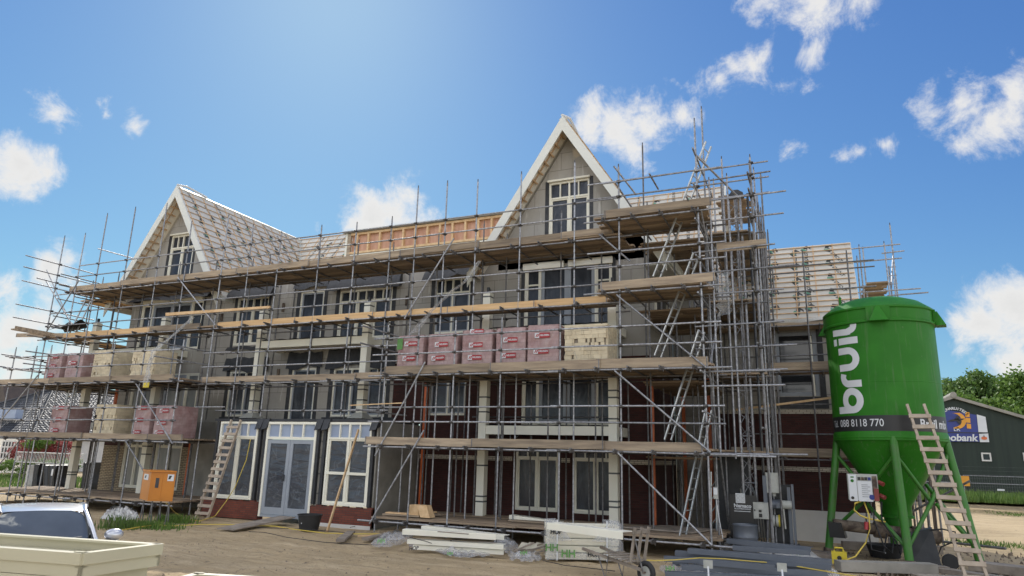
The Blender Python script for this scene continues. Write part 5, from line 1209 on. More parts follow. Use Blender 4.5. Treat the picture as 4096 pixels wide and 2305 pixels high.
for k_ in range(5):
    z = .02 + k_ * .15
    for j in range(3): 
        b0 = o0 + r * (j * .24) + Vector((0, 0, z)); mb = MB('cream'); ins = .03 * (k_ % 2)
        sec = [(.05, 0), (.2, .0), (.2, .012), (.062, .012), (.012, .125), (.0, .12)]; ins += .02 * (j % 2)
        mb.prism([b0 + r * s_ + Vector((0, 0, t_)) + d * ins for s_, t_ in sec], d * (Ld - .05 * (k_ % 2))); mb.build('profile', Pk2)
lprofile(P(2190, 2092, Z=.86), P(2492, 2130, Z=.86), .3, .13).build('profile', Pk2, label='loose cream profile lying on top of the pack')
mb = MB('foil'); 
def wrapf(u, v):
    s_ = [(-.02, 0), (-.025, .4), (-.02, .78), (.3, .82), (.78, .80), (.84, .4), (.8, 0)]; t = v * 6; i = min(int(t), 5); a = np.array(s_[i]); b = np.array(s_[i + 1]); c_ = a + (b - a) * (t - i)
    w = .012 * math.sin(u * 40) * math.sin(v * 19)
    return o0 + d * (Ld * (.0 + 1.0 * u)) + r * (c_[0] + w) + Vector((0, 0, c_[1] + w + .03 * math.sin(u * 3.1)))
mb.grid(lambda u, v: wrapf(u * .16, v), 6, 24); mb.grid(lambda u, v: wrapf(.84 + u * .19, v), 8, 24); mb.grid(lambda u, v: wrapf(.16 + u * .68, v * .06), 24, 3); mb.grid(lambda u, v: wrapf(.16 + u * .2, .16 + v * .17 * (1 - u)), 10, 5); mb.grid(lambda u, v: wrapf(.62 + u * .22, .16 + v * .17 * u), 10, 5)
mb.grid(lambda u, v: o0 + d * (Ld * 1.02) + r * (-.02 + .86 * u) + Vector((.02 * math.sin(v * 20 + u * 9), 0, .8 * v)), 10, 10)
for t_, s_, m_, x_, z_ in (('HH', .22, 'lime_print', .45, .1), ('HH', .2, 'lime_print', .12, .22), ('HOP', .12, 'black_print', .2, .55), ('HOP', .12, 'black_print', .95, .1)):
    f = frame_fn(o0 + d * x_ * 1.1 + r * -.05 + Vector((0, 0, z_ + .04)), d, Vector((0, 0, 1))); put_text(mb, t_, s_, f, m_, bold=.006)
f = frame_fn(o0 + d * (Ld * 1.02 + .03) + r * .5 + Vector((0, 0, .4)), Vector((0, 0, 1)), -r); put_text(mb, 'HOP', .15, f, 'black_print', bold=.004)
mb.build('foil_wrap', Pk2, 60)
for t_ in (.25, 1.35): mb = MB('white_print'); mb.beam(o0 + d * t_ - r * .035 + Vector((0, 0, 0)), o0 + d * t_ - r * .035 + Vector((0, 0, .85)), .03, .004, up=r); mb.build('strap', Pk2)
# foil heaps
def heap(pts, h, label, mat='foil', n=26, prints=()):
    """a crumpled sheet over a pixel-outlined patch of ground"""
    import mathutils.noise as mn
    c = [P(x, y, Z=.03) for x, y in pts]; mb = MB(mat); cx = sum((p for p in c), Vector()) / len(c); sd = U(0, 50)
    def fn(u, v):
        t = u * len(c); i = int(t) % len(c); e = c[i].lerp(c[(i + 1) % len(c)], t - int(t)); p = cx.lerp(e, v ** .8)
        z = (1 - v ** 3) * h * .6 * (.15 + 1.1 * abs(mn.noise(Vector((p.x * 4, p.y * 4, sd))))) + .13 * abs(mn.noise(Vector((p.x * 7, p.y * 7, sd)))) * (1 - v * .4) + .02 * abs(mn.noise(Vector((p.x * 20, p.y * 20, sd)))) + .015
        return Vector((p.x + .06 * mn.noise(Vector((p.x * 6, p.y * 6, 3))), p.y, z))
    mb.grid(fn, n * 3, n)
    for (px, py, s, m_, sz) in prints:
        q = P(px, py, Z=h * .6 + .1); put_text(mb, s, sz, frame_fn(q, Vector((.9, .1, .1)), Vector((-.1, .35, .9))), m_, bold=.004)
    return single(mb, 'foil_sheet', label, 'foil sheet', 'crumpled foil sheets', smooth=55)
heap([(1482, 2175), (1510, 2150), (1590, 2125), (1655, 2140), (1640, 2165), (1560, 2190), (1500, 2192)], .28, 'crumpled clear foil at the left end of the cream profile stack', prints=((1525, 2165, 'HH', 'lime_print', .15), (1620, 2138, 'HOP', 'black_print', .1)))
heap([(1630, 2185), (1700, 2170), (1850, 2185), (1965, 2180), (1960, 2225), (1850, 2232), (1790, 2222), (1700, 2195)], .2, 'clear foil spread on the sand below the cream profile stack', prints=((1655, 2194, 'HOP', 'black_print', .12), (1800, 2215, 'HH', 'lime_print', .1)))
heap([(1810, 2125), (1860, 2100), (1950, 2125), (1945, 2150), (1830, 2150)], .5, 'pointed foil heap sticking up behind the cream profile stack')
heap([(1990, 2150), (2050, 2160), (2075, 2190), (2030, 2215), (1960, 2200)], .3, 'foil heap between the profile stack and the broken wood')
heap([(2030, 2215), (2100, 2200), (2160, 2215), (2165, 2240), (2110, 2248), (2040, 2242)], .16, 'foil sheet in front of the broken wood left of the wrapped pack', prints=((2095, 2212, 'HH', 'lime_print', .12),))
heap([(2990, 2190), (3080, 2175), (3180, 2185), (3290, 2235), (3160, 2238), (3030, 2215)], .32, 'milky foil bag lying on the grey profiles', 'foil_white', prints=((3200, 2215, 'HH', 'lime_print', .12),))
heap([(2630, 2270), (2700, 2255), (2850, 2290), (3000, 2300), (3200, 2285), (3330, 2300), (3300, 2330), (2700, 2330)], .14, 'clear foil in front of the grey profiles at the bottom edge', prints=((2680, 2275, 'HH', 'lime_print', .13),))
heap([(2870, 2180), (2900, 2165), (2950, 2180), (2930, 2205), (2880, 2205)], .2, 'small foil scrap at the left end of the grey profiles')
heap([(400, 2075), (440, 2030), (490, 2020), (545, 2045), (560, 2075), (470, 2085)], .35, 'grey sand covered foil behind the silver car', 'foil_white')
heap([(3290, 2240), (3345, 2290), (3380, 2330), (3300, 2330)], .2, 'foil corner at the right end of the grey profiles')
# grey profiles
Gp = thing('grey_profile_pile', 'pile of long dark grey metal profiles lying in front of the hoist and silo', 'profiles', (-1.6, 16.2, 0))
for (p, q, z, w) in (((2905, 2157), (3243, 2192), .45, .3), ((2930, 2185), (3240, 2205), .38, .2), ((2750, 2197), (3328, 2243), .38, .35), ((2700, 2205), (3325, 2262), .30, .3), ((2655, 2228), (3300, 2270), .22, .3), ((2725, 2262), (3310, 2290), .18, .3), ((2800, 2240), (3100, 2265), .3, .2), ((2690, 2245), (3200, 2300), .1, .3), ((2660, 2290), (3290, 2318), .12, .35)):
    o_ = lprofile(P(*p, Z=z), P(*q, Z=z), w * .5, .09, 'grey_profile', flip=1); o_.build('profile', Gp)
mb = MB('wood_old'); mb.beam(P(2760, 2280, Z=.05), P(2770, 2240, Z=.05), .1, .1); mb.beam(P(3130, 2290, Z=.05), P(3140, 2240, Z=.05), .1, .1); mb.build('support_block', Gp)
mb = MB('cable_y'); mb.tube([P(x, y, Z=.36 - k_ * .02) for k_, (x, y) in enumerate(((2540, 2238), (2620, 2243), (2700, 2240), (2800, 2232), (2900, 2236), (3000, 2245), (3100, 2252), (3200, 2268), (3300, 2285), (3420, 2305), (3500, 2320)))], .011, n=6)
single(mb, 'twisted_rope', 'yellow twisted rope lying over the grey profiles', 'rope', smooth=60)
for i, (x, y) in enumerate(((2832, 2262), (3127, 2275))):
    mb = MB('white_print'); q = P(x, y, Z=.3); mb.beam(q + Vector((0, 0, .08)), q + Vector((.02, -.1, -.25)), .03, .004, up=(0, -1, 0)); mb.box((q.x - .08, q.y - .03, q.z - .05), (q.x + .09, q.y + .0, q.z + .1), 'ltgrey'); mb.build('label_strap', Gp)
# wheelbarrow in front
Wb = thing('wheelbarrow', 'old flat wooden wheelbarrow with a black tyre in front of the wrapped cream pack', 'wheelbarrow', (-3.9, 14.2, 0))
wc = P(2585, 2290, Z=.2); wc.z = .2
dirw = (P(2390, 2230, Z=.45) - P(2580, 2262, Z=.45)); dirw.z = 0; dirw.normalize(); sw = Vector((-dirw.y, dirw.x, 0))
mb = MB('rubber'); prf = []
for k_ in range(29):
    a = 2 * math.pi * k_ / 28; prf.append(wc + (dirw * math.cos(a) + Vector((0, 0, 1)) * math.sin(a)) * .155)
mb.tube(prf, .048, n=10, cap=False); wh = mb.build('tyre', Wb, 60)
mb = MB('rust'); mb.tube([wc - sw * .03, wc + sw * .03], .11, 'ltgrey', n=20); mb.tube([wc - sw * .1, wc + sw * .1], .018, n=8); mb.build('wheel_rim', Wb, 40)
mb = MB('wood_old')
for s_ in (-.22, .22): mb.beam(wc + sw * s_ * .55 + dirw * .02 + Vector((0, 0, .05)), wc + sw * s_ * 1.2 + dirw * 1.35 + Vector((0, 0, .28)), .05, .05)
for k_ in range(5): c_ = wc + dirw * (.25 + k_ * .13) + Vector((0, 0, .17 + k_ * .022)); mb.beam(c_ - sw * .28, c_ + sw * .28, .09, .02)
mb.build('frame', Wb)
mb = MB('wood_old')
for s_ in (-.2, 0, .2): mb.beam(wc + dirw * .2 + sw * s_ + Vector((0, 0, .15)), wc + dirw * .08 + sw * s_ + Vector((0, 0, .78)), .03, .05)
mb.beam(wc + dirw * .1 - sw * .24 + Vector((0, 0, .7)), wc + dirw * .1 + sw * .24 + Vector((0, 0, .7)), .03, .06); mb.tube([wc + Vector((0, 0, 0)) + sw * .09, wc + dirw * .1 + sw * .2 + Vector((0, 0, .6))], .014, 'galv_d')
mb.build('front_rack', Wb)
mb = MB('galv_d')
for s_ in (-.25, .25): mb.tube([wc + dirw * .7 + sw * s_ + Vector((0, 0, .2)), wc + dirw * .78 + sw * s_ - Vector((0, 0, .2)), wc + dirw * .95 + sw * s_ + Vector((0, 0, .2))], .015, n=6)
mb.build('leg', Wb)
# overturned barrow by the silo
Wb2 = thing('wheelbarrow', 'dark green wheelbarrow tipped upright behind the right leg of the silo', 'wheelbarrow', (2.6, 19.4, 0))
mb = MB('darkgrey'); c0 = Vector((2.12, 19.3, 0)); mb.hexa([c0 + Vector(v) for v in ((-.3, -.15, .1), (.25, -.2, .05), (.3, .3, .05), (-.25, .3, .1), (-.35, .0, .7), (.15, -.1, .85), (.2, .35, .85), (-.3, .35, .7))]); mb.build('tray', Wb2, 30)
mb = MB('rubber'); mb.tube([c0 + Vector(v) for v in ((.1, -.1, .8), (.35, -.15, .85), (.6, -.15, .8), (.62, -.1, .62), (.3, -.05, .45), (.2, 0, .2))], .018, n=6); mb.tube([c0 + Vector((.45, -.1, .14)), c0 + Vector((.45, .0, .14))], .17, n=18); mb.build('handle', Wb2, 50)
# planks, timbers, ramps
def plank(px0, px1, w, t, label, mat='wood_old', z0=.02, z1=.02, name='plank', Y0=None, Y1=None, up=(0, 0, 1)):
    mb = MB(mat); p = P(*px0, Z=z0); q = P(*px1, Z=z1); mb.beam(p + Vector((0, 0, t / 2)), q + Vector((0, 0, t / 2)), w, t, up=up); return single(mb, name, label, 'plank')
mb = MB('wood_old'); mb.beam(P(900, 2118, Z=.03), P(1150, 2068, Z=.2), .62, .03); single(mb, 'ramp_board', 'grey board ramp leading up to the double entrance door', 'ramp')
plank((1360, 2168), (1405, 2132), .22, .06, 'short grey timber on the sand right of the black tub')
plank((1460, 2163), (1560, 2140), .2, .07, 'dirty timber lying beside the foil at the left of the profile stack'); plank((1430, 2146), (1570, 2143), .06, .03, 'thin pale lath on the sand near the scaffold foot', 'pine')
mb = MB('pine'); mb.beam(P(1308, 2128, Z=.0), P(1434, 1718, Y=18.0), .04, .07); single(mb, 'leaning_batten', 'long new wooden batten leaning against the right white bay window', 'batten')
mb = MB('cable_y'); mb.tube([P(1002, 1757, Y=18.0), P(985, 1840, Y=17.98), P(940, 1950, Y=17.9), P(905, 2005, Y=17.6), P(860, 2065, Z=.1), P(800, 2085, Z=.04), P(740, 2075, Z=.04), P(700, 2050, Z=.1), P(665, 2013, Y=15.3)], .014, n=6); single(mb, 'power_cable', 'yellow cable hanging from the left bay window down to the orange cabinet', 'cable', smooth=60)
mb = MB('cable_y'); mb.tube([P(x, y, Z=.045) for x, y in ((490, 2120), (560, 2108), (620, 2100), (700, 2104), (800, 2098), (900, 2098), (1000, 2102), (1100, 2105), (1180, 2118), (1300, 2133), (1420, 2136), (1560, 2136))], .014, n=6); single(mb, 'power_cable', 'yellow cable running along the sand in front of the entrance', 'cable', smooth=60)
mb = MB('rubber')
for pts in (((995, 2127), (1060, 2130), (1150, 2150), (1300, 2170), (1480, 2180), (1560, 2178)), ((1030, 2112), (1120, 2113), (1250, 2120), (1380, 2130)), ((2170, 2242), (2260, 2262), (2380, 2275), (2460, 2285)), ((1640, 2150), (1700, 2165), (1760, 2185), (1810, 2160), (1870, 2155)), ((1400, 2110), (1425, 2105), (1440, 2095))): mb.tube([P(x, y, Z=.04 if y > 2170 or x < 1600 else .3) for x, y in pts], .009, n=5)
single(mb, 'black_cable', 'thin black cables trailing across the sand', 'cable', smooth=60)
Dk = thing('timber_block_pile', 'new pine blocks and boards on the low deck beside the concrete bay wall', 'timber', (-10.9, 17.6, .5))
for (x0_, x1_, y0_, z0_, w_) in ((-11.5, -10.3, 17.3, .5, .2), (-11.45, -10.2, 17.55, .5, .2), (-11.4, -10.3, 17.3, .545, .2), (-11.0, -10.1, 18.1, .5, .25), (-11.1, -10.3, 18.1, .56, .2)):
    mb = MB('pine' if z0_ > .52 else 'toe'); mb.box((x0_, y0_, z0_), (x1_, y0_ + w_, z0_ + .04)); mb.build('board', Dk)
mb = MB('pine'); mb.hexa([(-10.65, 17.35, .5), (-10.3, 17.35, .5), (-10.3, 17.6, .5), (-10.65, 17.6, .5), (-10.65, 17.35, .82), (-10.42, 17.35, .82), (-10.42, 17.6, .82), (-10.65, 17.6, .82)]); mb.build('wooden_block', Dk)
mb = MB('pine'); mb.hexa([(-10.25, 17.3, .5), (-9.95, 17.3, .5), (-9.95, 17.6, .5), (-10.25, 17.6, .5), (-10.42, 17.35, .82), (-10.1, 17.35, .82), (-10.1, 17.6, .82), (-10.42, 17.6, .82)]); mb.build('wooden_block', Dk)
mb = MB('cream'); c_ = P(2020, 2062, Z=.55); lp_ = lprofile((-8.0, 18.3, .62), (-6.5, 18.35, .52), .3, .1); single(lp_, 'deck_profile', 'loose pale angle profile lying on the low deck in front of the dark brick', 'profile')
mb = MB('toe'); mb.box((-7.9, 18.0, .49), (-6.3, 18.25, .53)); mb.box((-7.7, 18.6, .49), (-6.4, 18.85, .53)); single(mb, 'deck_planks', 'two grey planks lying on the low deck under the pale profile', 'planks')
mb = MB('wood_old'); mb.hexa([Vector(v) for v in ((-4.9, 18.3, .49), (-3.0, 18.0, .49), (-2.6, 19.3, .49), (-3.9, 19.6, .49), (-4.9, 18.3, .52), (-3.0, 18.0, .52), (-2.6, 19.3, .52), (-3.9, 19.6, .52))]); single(mb, 'plywood_sheet', 'large grey plywood sheet on the low deck below the tower ladder', 'sheet')
mb = MB('wood_old')
for i in range(6): x = 2054 + i * 17; p = P(x, 2200 + U(-8, 12), Z=.1); mb.beam(p, p + Vector((U(.2, .6), U(.1, .4), U(.05, .2))), .08, .03)
for i in range(3): p = P(2070 + i * 30, 2195, Z=.15); q_ = p + Vector((.25, .1, .0)); mb.add([p, q_, q_ + Vector((0, .02, .12)), p + Vector((.1, 0, .15))], [(0, 1, 2, 3)], 'cream')
single(mb, 'broken_wood', 'heap of broken wood and cream offcuts between the stack and the wrapped pack', 'debris heap')
# beams under and around the silo
for (x0_, y0_, x1_, y1_, w_, h_, lab, m_) in ((.2, 17.35, 2.1, 18.15, .34, .2, 'long concrete beam lying in front of the silo', 'concrete'), (-.4, 19.9, .5, 19.3, .5, .08, 'grey chequered board under the left silo leg', 'wood_old'), (-1.1, 20.3, 0.1, 19.6, .3, .12, 'grey board between the hoist and the silo', 'wood_old'), (1.0, 18.1, 2.4, 18.5, .25, .12, 'thick old timber below the front leg of the silo', 'wood_old'), (2.2, 18.4, 3.9, 17.2, .3, .1, 'pale timber lying behind the foot of the silo ladder', 'wood_old'), (2.9, 18.2, 4.6, 17.6, .4, .04, 'thin grey sheet on the ground at the right', 'wood_old'), (.4, 21.8, 2.8, 22.2, .2, .2, 'timber beam on the ground behind the silo', 'wood_old'), (1.6, 16.9, 2.9, 17.3, .3, .1, 'split timber near the bottom right of the silo', 'wood_old'), (3.0, 19.4, 4.2, 18.8, .5, .18, 'stack of grey boards right of the silo ladder', 'wood_old')):
    mb = MB(m_); mb.beam((x0_, y0_, h_ / 2), (x1_, y1_, h_ / 2), w_, h_); single(mb, 'timber_beam' if m_ != 'concrete' else 'concrete_beam', lab, 'beam')
for i in range(12):
    pass
Pp = thing('stored_tube_rack', 'cluster of upright steel props standing behind the silo beside the path', 'props', (2.3, 24, 0))
for i in range(16):
    x = 1.7 + (i % 8) * .22 + U(-.05, .05); y = 22.6 + (i // 8) * 1.6 + (i % 8) * .35; mb = MB('galv_d' if i % 3 else 'tile_brown'); mb.tube([(x, y, -.02), (x + U(-.04, .04), y, U(1.9, 2.6))], .03, n=7); mb.build('prop', Pp)
mb = MB('galv_d'); mb.tube([(1.7, 22.5, .7), (3.6, 22.0, 1.9)], .03); mb.tube([(2.0, 22.3, .35), (4.0, 21.0, .35)], .03); mb.build('cross_tube', Pp)
# debris specks
import mathutils.noise as mn
mb = MB('clod')
for i in range(3200):
    x = U(-16, -1); y = U(8.5, 16.8); s_ = U(.004, .007) + .016 * random.random() ** 5
    if mn.noise(Vector((x * .6, y * .9, 2))) < U(-.1, .35): continue
    a_ = U(0, 3); dx, dy = math.cos(a_) * s_, math.sin(a_) * s_ * 1.5
    z = mn.noise(Vector((x * .35, y * .35, 0))) * .06 + mn.noise(Vector((x * 1.3, y * 1.3, 4))) * .025 - .03
    mb.add([(x - dx, y - dy, z), (x + dy, y - dx, z), (x + dx, y + dy, z), (x - dy, y + dx, z), (x, y, z + s_ * 1.3)], [(0, 1, 4), (1, 2, 4), (2, 3, 4), (3, 0, 4)])
for i in range(500):
    x = U(.5, 5.5); y = U(16.5, 24); s_ = U(.01, .05); z = 0
    mb.add([(x - s_, y - s_, z - .05), (x + s_, y - s_, z - .05), (x + s_ * 1.3, y + s_, z - .05), (x - s_, y + s_, z - .05), (x, y, z + s_)], [(0, 1, 4), (1, 2, 4), (2, 3, 4), (3, 0, 4)])
tag(mb.build('gravel'), 'dark clods and pebbles scattered over the sand', 'gravel', kind='stuff')
# weeds
def patch(px, py, rx, ry, n, h, nm, lab, mat='grass', w=.012):
    c_ = P(px, py, Z=0)
    blades(nm, n, lambda: (c_.x + random.gauss(0, rx), c_.y + random.gauss(0, ry), -.03), h, mat, lab, 'weeds', w)
patch(470, 2110, .35, .25, 260, .34, 'weeds', 'tall green weeds beside the sandy foil behind the car'); patch(590, 2105, .55, .3, 800, .17, 'weeds', 'low green weeds under the orange cabinet', 'leaf', .02); patch(690, 2085, .35, .2, 500, .22, 'weeds', 'small weeds right of the orange cabinet', 'leaf', .02)
patch(445, 2110, .2, .2, 40, .32, 'dry_stalks', 'dry pale stalks in front of the silver car', 'wood_old', .003)
# ------------------------------------------------------------------ car
Cr = thing('parked_car', 'silver car parked behind the cream frames, sky reflected in its windscreen', 'car', (-10.3, 7.4, 0))
f0 = Vector((math.cos(math.radians(-32)), math.sin(math.radians(-32)), 0)); l0 = Vector((-f0.y, f0.x, 0)); co = Vector((-10.42, 6.88, 0))
def cw(x, y, z): return co + (f0 * x + l0 * y + Vector((0, 0, z))) * .91
def loft(secs, mat, name, sm=60, lev=2):
    mb = MB(mat); n = len(secs[0][1]); vs = []
    for x, s_ in secs: vs += [cw(x if len(p) < 3 else p[2], p[0], p[1]) for p in s_]
    fs = [(i * n + j, i * n + j + 1, (i + 1) * n + j + 1, (i + 1) * n + j) for i in range(len(secs) - 1) for j in range(n - 1)]; mb.add(vs, fs); o = mb.build(name, Cr, sm)
    m_ = o.modifiers.new('s', 'SUBSURF'); m_.levels = lev; m_.render_levels = lev
    for p in o.data.polygons: p.use_smooth = True
    return o
def lower(x, hw, zt, zs, zb=.25):
    return (x, [(-hw + .05, zb), (-hw, zb + .1), (-hw, (zb + zs) / 2), (-hw + .02, zs), (-hw + .12, zs + (zt - zs) * .6), (-hw * .55, zt), (0, zt + .015), (hw * .55, zt), (hw - .12, zs + (zt - zs) * .6), (hw - .02, zs), (hw, (zb + zs) / 2), (hw, zb + .1), (hw - .05, zb)])
loft([lower(-2.3, .70, .85, .7, .4), lower(-2.2, .82, 1.0, .8, .3), lower(-1.6, .88, 1.0, .9), lower(-.5, .9, .97, .93), lower(.7, .9, .99, .93), lower(.85, .9, .98, .9), lower(1.4, .88, .90, .8), lower(1.9, .84, .78, .68), lower(2.12, .72, .62, .5, .3), lower(2.16, .6, .5, .42, .35)], 'carpaint', 'body')
def rl(x, hw, z, cr): return [(-hw, z - cr, x), (-hw + .06, z - cr * .35, x), (-hw * .5, z - .008, x), (0, z, x), (hw * .5, z - .008, x), (hw - .06, z - cr * .35, x), (hw, z - cr, x)]
def lf(rows, mat, name, lev=2): return loft([(0, r_) for r_ in rows], mat, name, lev=lev)
lf([rl(.10, .565, 1.395, .035), rl(.0, .58, 1.425, .04), rl(-.5, .60, 1.465, .05), rl(-1.0, .585, 1.45, .05), rl(-1.35, .56, 1.41, .05)], 'carpaint', 'roof')
lf([[(-.70, .965, .62), (-.35, .985, .80), (0, .99, .85), (.35, .985, .80), (.70, .965, .62)], [(-.64, 1.18, .38), (-.32, 1.19, .49), (0, 1.195, .52), (.32, 1.19, .49), (.64, 1.18, .38)], [(-.555, 1.365, .06), (-.28, 1.39, .125), (0, 1.395, .14), (.28, 1.39, .125), (.555, 1.365, .06)]], 'carglass', 'windscreen')
lf([[(-.55, 1.37, -1.35), (0, 1.40, -1.38), (.55, 1.37, -1.35)], [(-.62, 1.0, -2.0), (0, 1.02, -2.08), (.62, 1.0, -2.0)]], 'carglass', 'rear_window')
for s_ in (-1, 1):
    lf([[(s_ * .565, 1.36, .06), (s_ * .60, 1.42, -.5), (s_ * .565, 1.36, -1.3)], [(s_ * .74, .965, .60), (s_ * .82, .96, -.5), (s_ * .76, .98, -1.85)]], 'carglass', 'side_window', 1)
    mb = MB('carpaint'); mb.tube([cw(.74, s_ * .755, .94), cw(.38, s_ * .665, 1.19), cw(.05, s_ * .575, 1.375), cw(-.3, s_ * .59, 1.42)], .035, n=8); mb.tube([cw(.72, s_ * .725, .965), cw(.38, s_ * .65, 1.19), cw(.07, s_ * .56, 1.372)], .022, 'carblack', n=6); mb.tube([cw(-.3, s_ * .60, 1.42), cw(-.9, s_ * .60, 1.41), cw(-1.4, s_ * .57, 1.37), cw(-1.95, s_ * .68, 1.0)], .035, n=8); mb.tube([cw(-.5, s_ * .60, 1.41), cw(-.55, s_ * .8, .96)], .04, 'carblack', n=6); mb.build('pillar', Cr, 60)
    mb = MB('carpaint'); c_ = cw(.42, s_ * 1.01, 1.02)
    import bmesh
    bm = bmesh.new(); bmesh.ops.create_uvsphere(bm, u_segments=20, v_segments=12, radius=1)
    vs = [c_ + l0 * (v.co.x * .125 * (1 + .15 * v.co.z)) + f0 * (v.co.y * .075 if v.co.y > 0 else v.co.y * .03) + Vector((0, 0, v.co.z * .088)) for v in bm.verts]; mb.add(vs, [tuple(v.index for v in fa.verts) for fa in bm.faces]); bm.free()
    o = mb.build('mirror', Cr, 70); mb = MB('carblack'); mb.beam(cw(.48, s_ * .86, .93), cw(.44, s_ * .99, .96), .06, .04); mb.lathe([(0, -.012), (.1, -.01), (.1, 0)], c_ + Vector((0, 0, -.088)), n=12); mb.build('mirror_foot', o)
    for x in (1.35, -1.4):
        t_ = []; wc_ = cw(x, s_ * .82, .32)
        mb = MB('rubber'); mb.tube([wc_ - l0 * .1, wc_ + l0 * .1], .32, n=28); mb.tube([wc_ - l0 * .105, wc_ + l0 * .105], .21, 'chrome', n=20); mb.build('wheel', Cr, 40)
    mb = MB('white_print'); mb.box((-.1, -.1, -.1), (.1, .1, .1)); mb.v = [tuple(cw(2.02 + x * .3, s_ * .62 + y * 1.2, .6 + z * .6)) for x, y, z in mb.v]; mb.build('headlight', Cr)
mb = MB('carblack'); mb.box((-1, -1, -1), (1, 1, 1)); mb.v = [tuple(cw(.06 + x * .03 - z * .02, .02 + y * .09, 1.32 + z * .035)) for x, y, z in mb.v]; mb.build('sensor_housing', Cr)
mb = MB('carblack'); mb.tube([cw(.82, -.5, 1.0), cw(.70, .1, 1.035)], .008); mb.tube([cw(.84, .1, 1.0), cw(.68, .55, 1.035)], .008); mb.build('wiper', Cr)
# ------------------------------------------------------------------ cream frames in the foreground
fr_far = P(648, 2175, Z=1.3); fr_near = P(332, 2213, Z=1.3); uL = (P(0, 2190, Z=1.3) - fr_near).normalized(); uF = (P(0, 2133, Z=1.3) - fr_far).normalized()
ud = (uL + uF).normalized(); ud.z = 0; ud.normalize(); vd = (fr_far - fr_near); vd.z = 0; Wf = vd.length; vd.normalize()
def boxframe(o, L, W, z, label, t=.03, h=.2, bottom=True, nm='window_frame'):
    T_ = thing(nm, label, 'frame', Vector((o.x, o.y, z - h)), 'cream frames'); o = Vector((o.x, o.y, z))
    def bar(p, q, inw, name):
        mb = MB('frame_cream'); dd = (q - p).normalized(); inw = Vector(inw)
        sec = [(-.0, 0), (.085, 0), (.085, -.02), (.045, -.026), (.045, -h * .52), (.08, -h * .55), (.08, -h * .6), (.045, -h * .62), (.045, -h), (.02, -h), (.02, -h * .5), (.0, -h * .48)]
        mb.prism([p + inw * (a - .02) + Vector((0, 0, b)) for a, b in sec], q - p); return mb.build(name, T_, 25)
    bar(o, o + ud * L, vd, 'long_rail'); bar(o + vd * W, o + vd * W + ud * L, -vd, 'long_rail'); bar(o - ud * .0, o + vd * W, ud, 'short_rail'); bar(o + ud * L, o + vd * W + ud * L, -ud, 'short_rail')
    mb = MB('frame_cream'); c_ = o + Vector((0, 0, .003)); mb.hexa([c_ + ud * -.0 + vd * 0, c_ + ud * .1, c_ + ud * .1 + vd * .03, c_ + vd * .03, c_ + Vector((0, 0, .006)), c_ + ud * .1 + Vector((0, 0, .006)), c_ + ud * .1 + vd * .03 + Vector((0, 0, .006)), c_ + vd * .03 + Vector((0, 0, .006))]); mb.build('corner_cap', T_)
    if bottom:
        mb = MB('frame_cream'); b_ = o + Vector((0, 0, -h * .56)) + ud * .05 + vd * .05; q_ = [b_, b_ + ud * (L - .1), b_ + ud * (L - .1) + vd * (W - .1), b_ + vd * (W - .1)]; mb.hexa(q_ + [v + Vector((0, 0, .012)) for v in q_]); mb.build('panel', T_)
boxframe(fr_near, 3.2, Wf, 1.30, 'topmost cream frame of the stack in the lower left foreground, in front of the car')
boxframe(fr_near + ud * .10 + vd * .02, 3.0, Wf - .06, 1.095, 'second cream frame from the top of the foreground stack', h=.21)
boxframe(fr_near + ud * .02 + vd * .02, 3.1, Wf - .0, .88, 'third cream frame down in the foreground stack, wider than the one above', h=.24)
boxframe(fr_near + ud * .1 + vd * .05, 3.1, Wf - .1, .63, 'lowest cream frame of the foreground stack', h=.24)
T_ = thing('support_trestle', 'low timber trestle carrying the stack of cream frames', 'trestle', (fr_near.x - .5, fr_near.y + .3, 0))
for k_ in (.5, 2.4): c_ = Vector((fr_near.x, fr_near.y, 0)) + ud * k_; mb = MB('wood_old'); mb.beam(c_ + Vector((0, 0, .34)), c_ + vd * Wf + Vector((0, 0, .34)), .08, .08); mb.beam(c_ + vd * .1, c_ + vd * .1 + Vector((0, 0, .3)), .08, .08); mb.beam(c_ + vd * (Wf - .1), c_ + vd * (Wf - .1) + Vector((0, 0, .3)), .08, .08); mb.build('support_beam', T_)
o2 = P(783, 2292, Z=.95); e2 = P(985, 2304, Z=.95); ud = (e2 - o2); ud.z = 0; ud.normalize(); vd = Vector((ud.y, -ud.x, 0))
boxframe(Vector((o2.x, o2.y, 0)), 1.6, .7, .95, 'separate cream frame showing only its top corner at the bottom edge', nm='window_frame')
# ------------------------------------------------------------------ background right: barn, fence, trees
BY = 55
ap = P(3812, 1590, Y=BY); rt = P(4096, 1672, Y=BY); sl = (rt.z - ap.z) / (rt.x - ap.x)
Bn = thing('barn', 'dark green riding club barn with a blue sign board and low pitched roof', 'barn', (ap.x, BY, .6))
hw_ = 8.2; ez = ap.z + sl * hw_
mb = MB('barn'); mb.prism([(ap.x - hw_, BY, .3), (ap.x + hw_, BY, .3), (ap.x + hw_, BY, ez), (ap.x, BY, ap.z), (ap.x - hw_, BY, ez)], (0, 26, 0)); mb.build('wall', Bn)
mb = MB('concrete')
for s_ in (-1, 1):
    p = [(ap.x, BY - .25, ap.z + .12), (ap.x + s_ * (hw_ + .3), BY - .25, ap.z + .12 + sl * (hw_ + .3)), (ap.x + s_ * (hw_ + .3), BY - .25, ap.z - .08 + sl * (hw_ + .3)), (ap.x, BY - .25, ap.z - .08)]; mb.prism(p, (0, 26.5, 0))
mb.tube([(ap.x, BY - .3, ap.z + .15), (ap.x, BY + 26, ap.z + .15)], .2, n=10); mb.build('roof', Bn)
